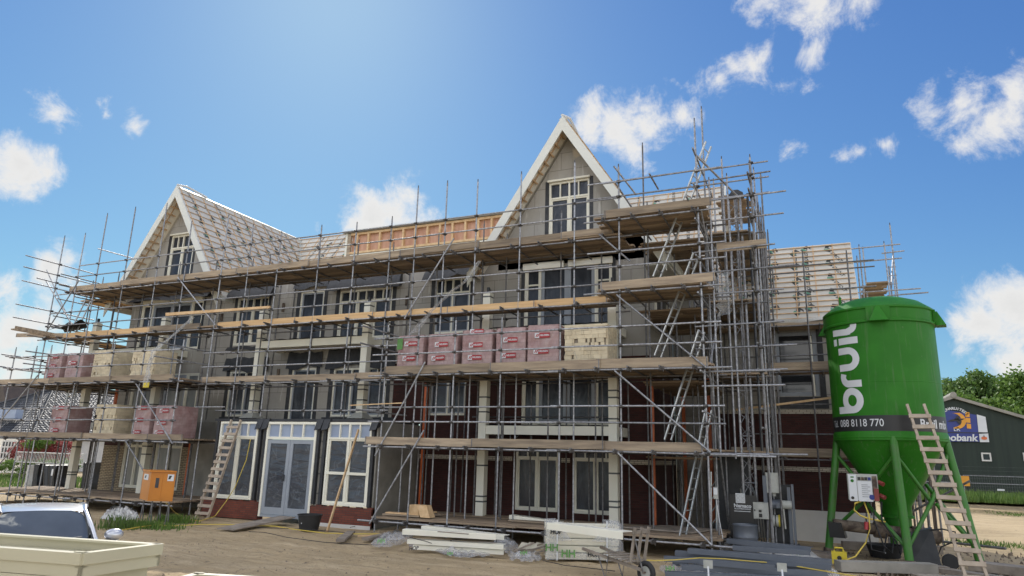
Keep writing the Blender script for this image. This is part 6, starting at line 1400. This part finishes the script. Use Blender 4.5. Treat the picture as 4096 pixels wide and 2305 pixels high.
def bq(pts, mat, y=BY - .06, m_=None):
    m_ = m_ or MB(mat); v = [P(x, yy, Y=y) for x, yy in pts]; m_.add(v, [tuple(range(len(v)))], mat); return m_
sg_ = MB('blue_sign'); 
sg = thing('club_sign', 'blue club sign with a yellow moon and white lettering on the green barn', 'sign', P(3850, 1765, Y=BY))
m_ = bq([(3700, 1625), (3905, 1660), (3918, 1768), (3700, 1765)][::-1], 'blue_sign', BY - .10); m_.build('board', sg)
m_ = bq([(3907, 1658), (3942, 1668), (3951, 1730), (3914, 1729)][::-1], 'white_print', BY - .10); bq([(3916, 1736), (3953, 1734), (3957, 1769), (3920, 1769)][::-1], 'white_print', BY - .10, m_); bq([(3700, 1727), (3951, 1731), (3951, 1734), (3700, 1731)][::-1], 'black_print', BY - .13, m_)
mo = P(3825, 1682, Y=BY - .14); R_ = .56
cres = [(R_ * math.cos(math.radians(a)), R_ * math.sin(math.radians(a))) for a in range(-115, 110, 15)]; cin = [(-.16 + .46 * math.cos(math.radians(a)), .02 + .46 * math.sin(math.radians(a))) for a in range(95, -100, -15)]
n1 = len(cres); n2 = len(cin); mm = min(n1, n2)
vs = [(mo.x + x, mo.y, mo.z + y) for x, y in cres[:mm]] + [(mo.x + x, mo.y, mo.z + y) for x, y in cin[::-1][:mm]]
m_.add(vs, [(i, i + 1, mm + i + 1, mm + i) for i in range(mm - 1)], 'orange_sign')
bx_ = lambda pts: m_.add([(mo.x + x, mo.y - .03, mo.z + y) for x, y in pts], [tuple(range(len(pts)))], 'black_print')
bx_([(-.55, -.1), (-.1, -.05), (.35, .02), (.5, .12), (.2, .12), (-.05, .1), (-.3, .05)]); bx_([(.0, -.05), (.2, -.3), (.3, -.1), (.2, .05)]); bx_([(-.1, .05), (.15, .05), (.2, .3), (.05, .3)])
txt = 'DE LUNARUITERS'; ca = P(3820, 1690, Y=BY - .14)
for i, ch in enumerate(txt):
    if ch == ' ': continue
    a = math.radians(158 - i * 9.4); r_ = .92; c_, s_ = math.cos(a), math.sin(a)
    put_text(m_, ch, .25, frame_fn((ca.x + r_ * c_, ca.y, ca.z + r_ * s_), (s_, 0, -c_), (c_, 0, s_)), 'white_print', bold=.008)
q = P(3827, 1718, Y=BY - .14); put_text(m_, 'LR', .34, frame_fn(q, (1, 0, 0), (0, 0, 1)), 'white_print', bold=.006)
q = P(3822, 1752, Y=BY - .14); put_text(m_, 'Rabobank', .62, frame_fn(q, (1, 0, 0), (.15, 0, 1)), 'white_print', bold=.018)
q = P(3872, 1682, Y=BY - .14)
for k_ in range(3): m_.add([(q.x - .12, q.y, q.z - .52 + k_ * .38), (q.x + .12, q.y, q.z - .55 + k_ * .38), (q.x + .14, q.y, q.z - .24 + k_ * .38), (q.x - .1, q.y, q.z - .2 + k_ * .38)], [(0, 1, 2, 3)], 'orange_sign')
q = P(3937, 1753, Y=BY - .14); m_.add([(q.x + .17 * math.cos(a * math.pi / 6), q.y, q.z + .11 * math.sin(a * math.pi / 6)) for a in range(12)] , [tuple(range(12))], 'orange'); m_.add([(q.x - .03, q.y - .01, q.z + .05), (q.x + .03, q.y - .01, q.z + .05), (q.x + .01, q.y - .01, q.z + .22), (q.x - .01, q.y - .01, q.z + .22)], [(0, 1, 2, 3)], 'grey_print'); m_.build('sign_print', sg)
for (xa, xb) in ((3923, 3967), (4090, 4134)):
    a = P(xa, 1811, Y=BY); b = P(xb, 1846, Y=BY); mb = MB('white'); z0_, z1_ = b.z, a.z
    for (u0, u1, w0, w1) in ((a.x, b.x, z0_, z0_ + .09), (a.x, b.x, z1_ - .09, z1_), (a.x, a.x + .09, z0_ + .09, z1_ - .09), (b.x - .09, b.x, z0_ + .09, z1_ - .09)): mb.box((u0, BY - .07, w0), (u1, BY - .01, w1))
    w_ = mb.build('window', Bn); mb = MB('glass_dark'); mb.box((a.x + .09, BY - .03, z0_ + .09), (b.x - .09, BY - .02, z1_ - .09)); mb.build('glazing', w_)
FY = 49; fz1 = P(3990, 1906, Y=FY).z; x = 4.2
for i in range(4):
    Fc = thing('fence_panel', ('mesh fence panel beside the silo, leftmost of the four in front of the barn', 'mesh fence panel with a yellow board hanging on it', 'mesh fence panel right of the one with the yellow board', 'mesh fence panel at the right edge of the picture')[i], 'fence', (x + 1.7, FY, .6))
    mb = MB('galv'); 
    for u in (x, x + 3.38): mb.tube([(u, FY, .4), (u, FY, fz1)], .022, n=6)
    for zz in (.7, fz1 - .0, fz1 * .55 + .4): mb.tube([(x, FY, zz), (x + 3.38, FY, zz)], .02 if zz != .0 else .01, n=6)
    mb.build('panel_frame', Fc)
    mb = MB('galv_d')
    for k_ in range(28): u = x + .1 + k_ * .118; mb.box((u, FY - .003, .7), (u + .006, FY + .003, fz1))
    for k_ in range(8): zz = .8 + k_ * .22; mb.box((x, FY - .005, zz), (x + 3.38, FY + .001, zz + .006))
    mb.box((x + 1.6, FY - .03, fz1 - .8), (x + 1.95, FY - .01, fz1 - .7), 'white_print'); mb.build('wire_mesh', Fc)
    if i == 1 or (i == 0 and 0):
        a = P(3843, 1904, Y=FY); b = P(3880, 1945, Y=FY); mb = MB('orange_sign'); mb.box((a.x, FY - .06, b.z), (b.x, FY - .04, a.z)); mb.build('yellow_board', Fc)
    x += 3.5
blades('verge_grass', 9000, lambda: (U(2.5, 22), U(44.5, 48.8) if random.random() < .8 else U(50, 54), .5), .5, 'grass', 'tall green grass along the mesh fence and barn', 'grass', .03)
for (px, py, n_, rx, ry) in ((3950, 2180, 500, .6, .5), (4060, 2060, 400, .5, .9), (3810, 1990, 0, 1, 1)):
    c_ = P(px, py, Z=0.0)
    if n_: blades('grass_tuft', n_, lambda: (c_.x + random.gauss(0, rx), c_.y + random.gauss(0, ry), 0), .10, 'grass', 'thin grass growing on the sand at the right' if py > 2100 else 'grass patch on the sunlit sand at the far right', 'grass', .015)
for i in range(3): patch(3775 + i * 22, 2000 - i, .8, 1.2, 500, .5, 'weeds', ('bright weeds behind the steel props', 'bright weeds below the yellow fence board', 'bright weeds left of the mound')[i], 'grass', .03)
def tree(base, blobs, n, ls, mat, label, cat='tree', name='deciduous_tree', trunk=.18, group=None, flat=.7):
    T_ = thing(name, label, cat, base, group); base = Vector(base); mb = MB('bark')
    top = sum((Vector(b[:3]) for b in blobs), Vector()) / len(blobs)
    mb.tube([base, base.lerp(top, .35) + Vector((U(-.2, .2), 0, 0)), top], trunk, n=8, r2=trunk * .35)
    for b in blobs: 
        s_ = base.lerp(top, U(.3, .6)); mb.tube([s_, s_.lerp(Vector(b[:3]), .6) + Vector((0, 0, -.2)), Vector(b[:3])], trunk * .45, n=6, r2=trunk * .1)
    mb.build('trunk', T_, 60)
    mb = MB(mat)
    tot = sum(b[3] ** 2 for b in blobs)
    for bx, by_, bz, br_ in blobs:
        m_ = int(n * br_ ** 2 / tot); clumps = []
        for k_ in range(max(6, int(14))):
            v = Vector((random.gauss(0, 1), random.gauss(0, 1), random.gauss(0, 1))).normalized() * br_ * U(.45, 1.0); v.z *= flat; clumps.append((v, br_ * U(.18, .38)))
        for i in range(m_):
            cv, cr_ = random.choice(clumps); v = cv + Vector((random.gauss(0, .6), random.gauss(0, .6), random.gauss(0, .5))) * cr_
            c_ = Vector((bx, by_, bz)) + v; a_ = Vector((U(-1, 1), U(-1, 1), U(-.4, 1))).normalized(); b_ = a_.cross(Vector((U(-1, 1), U(-1, 1), U(-1, 1)))).normalized(); e_ = a_.cross(b_); s_ = ls * U(.6, 1.3)
            mb.add([c_ - b_ * s_, c_ + e_ * s_ * .6, c_ + b_ * s_, c_ - e_ * s_ * .6], [(0, 1, 2, 3)])
    mb.build('crown', T_); return T_
def tb(px, py, Y, r): p = P(px, py, Y=Y); return (p.x, p.y, p.z, r)
g_ = 'trees behind the barn'
def bt(blobs, n, ls, mat, lab): 
    c_ = blobs[len(blobs) // 2]; tree((c_[0], c_[1], 0), blobs, n, ls, mat, lab, group=g_)
bt([tb(3790, 1590, 88, 2.2), tb(3770, 1570, 90, 1.6), tb(3815, 1585, 88, 1.8)], 2600, .2, 'leaf_dark', 'low round tree crown just right of the silo')
bt([tb(3845, 1560, 84, 2.1), tb(3880, 1530, 84, 2.0), tb(3930, 1545, 85, 2.2), tb(3900, 1585, 83, 2.6), tb(3860, 1600, 83, 2.2), tb(3945, 1590, 84, 2.2)], 8000, .2, 'leaf_dark', 'tallest tree above the barn ridge')
bt([tb(3985, 1575, 86, 2.2), tb(4020, 1560, 86, 2.0), tb(4035, 1600, 84, 2.4), tb(3990, 1620, 84, 2.4), tb(4050, 1640, 83, 2.0)], 7000, .2, 'leaf_dark', 'broad tree behind the right slope of the barn roof')
bt([tb(4080, 1530, 80, 1.7), tb(4110, 1570, 80, 2.6), tb(4070, 1600, 80, 1.8), tb(4100, 1640, 80, 2.6), tb(4130, 1540, 80, 2)], 6500, .19, 'leaf', 'light green tree at the right edge of the picture')
bt([tb(3960, 1650, 79, 2.0), tb(3830, 1640, 80, 2.2), tb(4050, 1680, 78, 2.0), tb(3900, 1640, 80, 2.2)], 3500, .2, 'leaf', 'low bushy trees directly behind the barn roof')
# ------------------------------------------------------------------ background left: houses and gardens
def hip(name, lab, C0_, xl, yb, apx, ez_, mat, wallmat='white', cat='house', sky=()):
    T_ = thing(name, lab, cat, (C0_[0] - 6, C0_[1] + 5, 0), 'houses behind the scaffold')
    xr, yf = C0_[0], C0_[1]; ax, ay, az = apx
    mb = MB(mat); R1 = (ax, ay, az); R2 = (ax, yb - (ay - yf), az)
    faces = [[(xl, yf, ez_), (xr, yf, ez_), R1], [(xr, yf, ez_), (xr, yb, ez_), R2, R1], [(xr, yb, ez_), (xl, yb, ez_), R2], [(xl, yb, ez_), (xl, yf, ez_), R1, R2]]
    for f_ in faces:
        a = Vector(f_[0]); b = Vector(f_[1]); c_ = Vector(f_[-1]); e1 = (b - a).normalized(); nn_ = (b - a).cross(c_ - a).normalized(); e2 = nn_.cross(e1); H_ = (c_ - a).dot(e2); W_ = (b - a).length
        xs = [(Vector(p) - a).dot(e1) for p in f_]; ys = [(Vector(p) - a).dot(e2) for p in f_]
        rows = int(H_ / .36); 
        for r_ in range(rows):
            y0_ = H_ * r_ / rows; y1_ = H_ * (r_ + 1) / rows; ym = y0_
            def lim(y):
                t = y / H_; left = 0 + (xs[-1] - 0) * t; right = W_ + ((xs[2] if len(f_) == 4 else xs[-1]) - W_) * t; return left, right
            l_, r2_ = lim(ym); l2, r3 = lim(y1_); nx_ = max(1, int((r2_ - l_) / .11))
            vs = []
            for k_ in range(nx_ + 1):
                x_ = l_ + (r2_ - l_) * k_ / nx_; x2 = l2 + (r3 - l2) * k_ / nx_; w_ = .035 * math.cos(x_ / .30 * 2 * math.pi)
                vs.append(a + e1 * x_ + e2 * y0_ + nn_ * (w_ + .05)); vs.append(a + e1 * x2 + e2 * y1_ + nn_ * (w_ + .0))
            mb.add(vs, [(2 * k_, 2 * k_ + 2, 2 * k_ + 3, 2 * k_ + 1) for k_ in range(nx_)])
            mb.add([v for k_ in range(nx_ + 1) for v in (vs[2 * k_], vs[2 * k_] - nn_ * .07)], [(2 * k_ + 1, 2 * k_ + 3, 2 * k_ + 2, 2 * k_) for k_ in range(nx_)])
    for p, q_ in ((faces[0][1], R1), (faces[0][0], R1), (R1, R2), (faces[1][1], R2)): 
        p = Vector(p); q_ = Vector(q_); nseg = int((q_ - p).length / .35)
        for k_ in range(nseg): a = p.lerp(q_, k_ / nseg); b = p.lerp(q_, (k_ + .95) / nseg); mb.tube([a + Vector((0, 0, .08)), b + Vector((0, 0, .06))], .13, n=8, r2=.10)
    rf = mb.build('roof', T_, 50)
    mb = MB('white'); mb.tube([(xl, yf - .08, ez_ - .05), (xr + .08, yf - .08, ez_ - .05), (xr + .08, yb, ez_ - .05)], .07, n=6); mb.build('gutter', T_)
    mb = MB(wallmat); mb.box((xl + .5, yf + .5, 0), (xr - .5, yb - .5, ez_)); wl = mb.build('wall', T_)
    mb = MB('carblack'); mb2 = MB('white')
    for k_ in range(3):
        x_ = xr - 3.5 - k_ * 4; mb.box((x_, yf + .46, .9), (x_ + 1.6, yf + .49, 2.3)); mb2.box((x_ + .77, yf + .44, .9), (x_ + .83, yf + .47, 2.3)); mb2.box((x_, yf + .44, 1.8), (x_ + 1.6, yf + .47, 1.86))
    mb.build('window_glass', T_); mb2.build('window_bar', T_)
    return T_, faces
hT, hf = hip('bungalow', 'house with a glossy dark tiled hip roof seen through the left scaffold', (-57.5, 36, 3.0), -76, 58, (-65.9, 42.4, 7.2), 3.02, 'tile', 'white')
for (pa, pb) in (((0, 1645), (38, 1662)), ((50, 1645), (92, 1664))):
    mb = MB('glass_light'); p = P(pa[0], (pa[1] + pb[1]) / 2, Y=37.6); q_ = P(pb[0], (pa[1] + pb[1]) / 2, Y=37.6); mb.box((p.x, 37.0, p.z - .45), (q_.x, 37.6, p.z + .3)); mb.mats; mb.build('skylight', hT)
hip('bungalow', 'brown tiled house standing farther back at the far left', (P(45, 1700, Y=70).x + 18, 70, 4), P(45, 1700, Y=70).x - 22, 84, (P(45, 1590, Y=76).x, 76, P(45, 1592, Y=76).z), 4.2, 'tile_brown')
p = P(25, 1640, Y=48); q_ = P(-60, 1535, Y=48); tz = P(12, 1537, Y=48).z
T_ = thing('gabled_house', 'steep brown roof cut off by the left edge of the picture', 'house', (p.x - 6, 50, 0), 'houses behind the scaffold')
mb = MB('tile_brown'); mb.prism([(p.x + 1.5, 48, 3.0), (P(12, 1537, Y=48).x, 48, tz), (P(12, 1537, Y=48).x - 8, 48, tz), (p.x - 12, 48, 3.0)], (0, 10, 0)); mb.build('roof', T_); mb = MB('brick_low'); mb.box((p.x - 11.5, 48.5, 0), (p.x + 1, 57, 3.0)); mb.build('wall', T_)
# porch building lower left
p0 = P(0, 1900, Y=34); T_ = thing('cream_house', 'cream house wall with white barred windows at the far left behind the scaffold', 'house', (P(20, 1850, Y=34).x, 34, 0), 'houses behind the scaffold')
a = P(-80, 1850, Y=34).x; b = P(75, 1850, Y=34).x; mb = MB('soffit'); mb.box((a, 34, 0), (b, 35, 2.9)); mb.build('wall', T_)
wa, wb_ = P(10, 1800, Y=34).x, P(58, 1800, Y=34).x; zt_, zb_ = P(30, 1765, Y=34).z, P(30, 1835, Y=34).z
mb = MB('glass_dark'); mb.box((wa, 33.95, zb_), (wb_, 33.97, zt_)); mb.build('window_glass', T_); mb = MB('white')
for i in range(5): u = wa + (wb_ - wa) * i / 4; mb.box((u - .06, 33.9, zb_), (u + .06, 33.94, zt_))
for i in range(4): u = zb_ + (zt_ - zb_) * i / 3; mb.box((wa, 33.91, u - .05), (wb_, 33.935, u + .05))
mb.build('window_bars', T_)
b_ = P(150, 1880, Y=31)
tree((b_.x, 31.5, 0), [tb(105, 1790, 31, 1.0), tb(190, 1785, 31, 1.1), tb(235, 1795, 31, 1.0), tb(150, 1810, 31, 1.1), tb(265, 1805, 31, .8), tb(90, 1815, 31, .7)], 9000, .07, 'leaf_red', 'red leaved maple bush behind the garden fence', name='red_maple', trunk=.06)
tree((P(125, 1640, Y=60).x, 60, 0), [tb(125, 1590, 60, 1.9), tb(95, 1620, 60, 1.6), tb(150, 1565, 60, 1.3), tb(80, 1640, 58, 1.4)], 4000, .16, 'leaf', 'bright green tree beside the glossy hip roof', trunk=.15)
tree((P(150, 1780, Y=30.5).x, 30.5, 0), [tb(140, 1775, 30, .7), tb(165, 1772, 30, .6)], 2500, .06, 'leaf', 'small green tree in front of the red maple', trunk=.05)
tree((P(60, 1860, Y=29).x, 29, 0), [tb(x, 1860 + (x % 3) * 3, 29, .55) for x in range(-10, 300, 34)], 7000, .05, 'leaf', 'clipped low garden hedge with yellow shrubs', cat='hedge', name='garden_hedge', trunk=.03)
T_ = thing('garden_fence', 'white garden fence with thin bars in front of the red maple', 'fence', (P(200, 1880, Y=28).x, 28, 0)); mb = MB('white')
xa, xb = P(60, 1860, Y=28).x, P(330, 1860, Y=28).x; zt_ = P(180, 1812, Y=28).z
mb.tube([(xa, 28, zt_), (xb, 28, zt_)], .03); mb.tube([(xa, 28, zt_ - .6), (xb, 28, zt_ - .6)], .025)
for i in range(46): u = xa + (xb - xa) * i / 45; mb.box((u - .01, 27.99, zt_ - .6), (u + .01, 28.01, zt_))
mb.build('fence_bars', T_)
c_ = P(150, 1965, Z=.0)
def bigpack(px0, px1, py0, py1, Y, label, mat='carblack'):
    a = P(px0, py1, Y=Y); b = P(px1, py0, Y=Y); mb = MB(mat); 
    def fn(u, v):
        return (a.x + (b.x - a.x) * u, Y + .05 * math.sin(u * 14 + v * 5), a.z + (b.z - a.z) * (v - .04 * abs(math.sin(u * 9)) * v))
    mb.grid(fn, 14, 10); mb.grid(lambda u, v: (b.x + .03 * math.sin(v * 8), Y + u * 1.1, a.z + (b.z - a.z) * v), 8, 8); mb.grid(lambda u, v: (a.x + (b.x - a.x) * u, Y + v * 1.1, b.z - .04 * abs(math.sin(u * 9))), 14, 6); mb.grid(lambda u, v: (a.x, Y + (1 - u) * 1.1, a.z + (b.z - a.z) * v), 4, 8)
    return single(mb, 'wrapped_pallet', label, 'pallet', 'foil wrapped pallets', smooth=60)
bigpack(122, 160, 1855, 1962, 22.5, 'black wrapped pallet, nearer the left end, standing under the low deck'); bigpack(162, 228, 1862, 1965, 22.2, 'widest black wrapped pallet with a paper tag under the lowest left deck'); bigpack(96, 122, 1860, 1955, 22.8, 'pale foil wrapped pallet left of the black ones', 'foil_white'); bigpack(320, 362, 1850, 1960, 22.6, 'dark wrapped pallet behind the left balcony column', 'darkgrey')
mb = MB('white_print'); q = P(215, 1890, Y=22.1); mb.box((q.x - .1, 22.05, q.z - .15), (q.x + .1, 22.06, q.z + .15)); single(mb, 'paper_tag', 'white paper tag on the widest black pallet', 'tag')
blades('lawn_grass', 9000, lambda: (U(-52, -29.5), U(22.5, 33), -.02), .28, 'grass', 'bright green grass behind the left end of the scaffold', 'grass', .02)
mb = MB('rubber'); q = P(270, 1312, Y=18.6); 
mb.grid(lambda u, v: (q.x - .75 + 1.5 * u, q.y - .3 + .7 * v, q.z - .1 + .28 * abs(math.sin(u * 7 + v * 2)) * math.sin(math.pi * v) + .15 * u), 20, 10); single(mb, 'felt_heap', 'dark crumpled felt heap on the upper deck at the left end', 'felt', smooth=50)
# ------------------------------------------------------------------ sky, clouds and sun
EL = math.radians(SUN_EL); AZ = Vector((-.66, .75)).normalized()
sd = Vector((AZ.x * math.cos(EL), AZ.y * math.cos(EL), math.sin(EL)))
su = D.lights.new('sun', 'SUN'); su.energy = SUN_E; su.angle = math.radians(.55); su.color = (1, .95, .87)
so = D.objects.new('sun', su); COL.objects.link(so); so.rotation_euler = sd.to_track_quat('Z', 'Y').to_euler(); so.location = (0, 0, 60)
w = D.worlds.new('World'); SC.world = w; w.use_nodes = True
n = w.node_tree.nodes; l = w.node_tree.links; bg = n['Background']
sky = n.new('ShaderNodeTexSky'); sky.sky_type = 'NISHITA'; sky.sun_disc = False; sky.sun_elevation = EL
sky.sun_rotation = math.atan2(AZ.x, AZ.y); sky.air_density = 1.0; sky.dust_density = .25; sky.ozone_density = 2.2
tc = n.new('ShaderNodeTexCoord').outputs['Generated']
def mth(op, a, b=None, c=None):
    m = n.new('ShaderNodeMath'); m.operation = op
    for i, v in enumerate((a, b, c)):
        if v is None: continue
        if isinstance(v, (int, float)): m.inputs[i].default_value = v
        else: l.new(v, m.inputs[i])
    return m.outputs[0]
f1 = n.new('ShaderNodeTexNoise'); f1.inputs['Scale'].default_value = 7; f1.inputs['Detail'].default_value = 9; f1.inputs['Roughness'].default_value = .62; l.new(tc, f1.inputs['Vector'])
wp = n.new('ShaderNodeVectorMath'); wp.operation = 'MULTIPLY_ADD'; l.new(f1.outputs['Color'], wp.inputs[0]); wp.inputs[1].default_value = (.09, .09, .09)
wp0 = n.new('ShaderNodeVectorMath'); wp0.operation = 'SUBTRACT'; l.new(tc, wp0.inputs[0]); wp0.inputs[1].default_value = (.045, .045, .045); l.new(wp0.outputs[0], wp.inputs[2])
vec = wp.outputs[0]
BL = [(190, 430, 95, 1), (215, 470, 60, .8), (40, 640, 150, 1.1), (95, 700, 110, 1), (540, 530, 75, .72), (500, 545, 45, .6), (385, 430, 45, .6), (400, 475, 35, .5), (1430, 900, 110, 1.0), (1480, 860, 140, 1.1), (1580, 835, 160, 1.15), (1680, 865, 120, 1.05), (1640, 920, 130, 1.0), (2350, 500, 110, 1), (2470, 520, 130, 1.1), (2600, 480, 130, 1.05), (2700, 450, 100, 1), (2520, 580, 90, .9), (2850, 330, 100, .62), (2950, 270, 110, .66), (3060, 220, 90, .6), (3150, 330, 80, .5), (2740, 340, 45, .55), (3050, 20, 120, .8), (3250, 40, 150, .85), (3420, 60, 130, .7), (3250, 180, 110, .6), (3700, 420, 130, .85), (3850, 400, 150, 1), (3980, 450, 170, 1.0), (4080, 350, 150, .9), (3850, 560, 90, .8), (3430, 640, 70, .7), (3520, 590, 80, .75), (3220, 620, 60, .6), (3250, 370, 50, .5), (3850, 1290, 110, 1), (3960, 1280, 150, 1.1), (4090, 1260, 190, 1.15), (4050, 1430, 130, .9), (3850, 1420, 100, .7), (240, 1070, 130, .95), (330, 1130, 90, .85), (180, 1260, 140, 1), (60, 1330, 170, 1.1), (10, 1130, 110, .9), (80, 1470, 180, 1.1), (300, 1400, 150, .9), (0, 1560, 150, 1), (1260, 905, 55, .5), (2850, 330, 90, .8), (3020, 250, 110, .8), (2700, 330, 60, .7), (3130, 330, 60, .6)]
acc = None
for (px, py, r, s_) in BL:
    d_ = RC @ _ray(px, py); d_ = d_ / np.linalg.norm(d_); rr = r / FPX * 1.16 / (1 + ((px - 2048) ** 2 + (py - 1152) ** 2) / FPX ** 2) ** .5
    ds = n.new('ShaderNodeVectorMath'); ds.operation = 'DISTANCE'; l.new(vec, ds.inputs[0]); ds.inputs[1].default_value = tuple(d_)
    v_ = mth('MULTIPLY_ADD', ds.outputs['Value'], -s_ / rr, s_)
    acc = v_ if acc is None else mth('SMOOTH_MAX', acc, v_, .25)
# clouds added all round outside the view, brightened to fill the shaded facade
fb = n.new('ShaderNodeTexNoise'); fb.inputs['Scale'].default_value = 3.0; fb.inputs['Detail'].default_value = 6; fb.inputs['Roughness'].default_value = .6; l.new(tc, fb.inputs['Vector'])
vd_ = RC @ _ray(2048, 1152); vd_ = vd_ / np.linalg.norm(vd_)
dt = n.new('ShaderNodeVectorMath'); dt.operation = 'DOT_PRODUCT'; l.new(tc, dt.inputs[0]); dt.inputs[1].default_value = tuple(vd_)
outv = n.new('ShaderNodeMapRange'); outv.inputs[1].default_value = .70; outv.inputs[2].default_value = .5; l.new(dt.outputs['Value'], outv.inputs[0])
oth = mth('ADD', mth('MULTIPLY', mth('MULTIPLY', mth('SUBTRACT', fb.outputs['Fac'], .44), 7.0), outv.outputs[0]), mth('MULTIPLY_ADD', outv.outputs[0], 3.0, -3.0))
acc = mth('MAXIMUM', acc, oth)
f2 = n.new('ShaderNodeTexNoise'); f2.inputs['Scale'].default_value = 16; f2.inputs['Detail'].default_value = 9; f2.inputs['Roughness'].default_value = .68; f2.inputs['Distortion'].default_value = .3; l.new(tc, f2.inputs['Vector'])
dens = mth('ADD', acc, mth('MULTIPLY', mth('SUBTRACT', f2.outputs['Fac'], .5), 2.1))
mr = n.new('ShaderNodeMapRange'); mr.interpolation_type = 'SMOOTHSTEP'; mr.inputs[1].default_value = .20; mr.inputs[2].default_value = .90; l.new(dens, mr.inputs[0])
shade = n.new('ShaderNodeMapRange'); shade.inputs[1].default_value = .5; shade.inputs[2].default_value = 1.6; shade.inputs[3].default_value = 1.0; shade.inputs[4].default_value = .80; l.new(dens, shade.inputs[0])
cm = n.new('ShaderNodeMix'); cm.data_type = 'RGBA'
hs = n.new('ShaderNodeHueSaturation'); hs.inputs['Saturation'].default_value = SKY_SAT; hs.inputs['Value'].default_value = SKY_VAL
kd = n.new('ShaderNodeVectorMath'); kd.operation = 'MULTIPLY_ADD'; l.new(sky.outputs[0], kd.inputs[0]); kd.inputs[1].default_value = (1 / KS[0], 1 / KS[1], 1 / KS[2]); kd.inputs[2].default_value = (1, 1, 1)
kq = n.new('ShaderNodeVectorMath'); kq.operation = 'DIVIDE'; l.new(sky.outputs[0], kq.inputs[0]); l.new(kd.outputs[0], kq.inputs[1]); kg = n.new('ShaderNodeVectorMath'); kg.operation = 'MULTIPLY'; l.new(kq.outputs[0], kg.inputs[0]); kg.inputs[1].default_value = KG; l.new(kg.outputs[0], hs.inputs['Color'])
cc = n.new('ShaderNodeMix'); cc.data_type = 'RGBA'; cc.blend_type = 'MULTIPLY'; cc.inputs[0].default_value = 1
cc.inputs[6].default_value = (CLOUD, CLOUD * .985, CLOUD * .96, 1); l.new(mth('MULTIPLY', shade.outputs[0], mth('MULTIPLY_ADD', outv.outputs[0], CLOUD_FILL, 1.0)), cc.inputs[7])  # unseen clouds are boosted here as fill light
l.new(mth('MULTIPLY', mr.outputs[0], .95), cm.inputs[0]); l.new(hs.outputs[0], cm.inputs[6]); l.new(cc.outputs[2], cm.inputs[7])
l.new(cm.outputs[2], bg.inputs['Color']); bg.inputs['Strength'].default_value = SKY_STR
w.cycles.sampling_method = 'MANUAL'; w.cycles.sample_map_resolution = 512
SC.view_settings.view_transform = 'Standard'; SC.view_settings.look = 'None'; SC.view_settings.gamma = 1; SC.view_settings.exposure = EXPO
SC.view_settings.use_curve_mapping = False
SC.cycles.max_bounces = 8; SC.cycles.transparent_max_bounces = 12; SC.cycles.use_denoising = True
SC.render.film_transparent = False
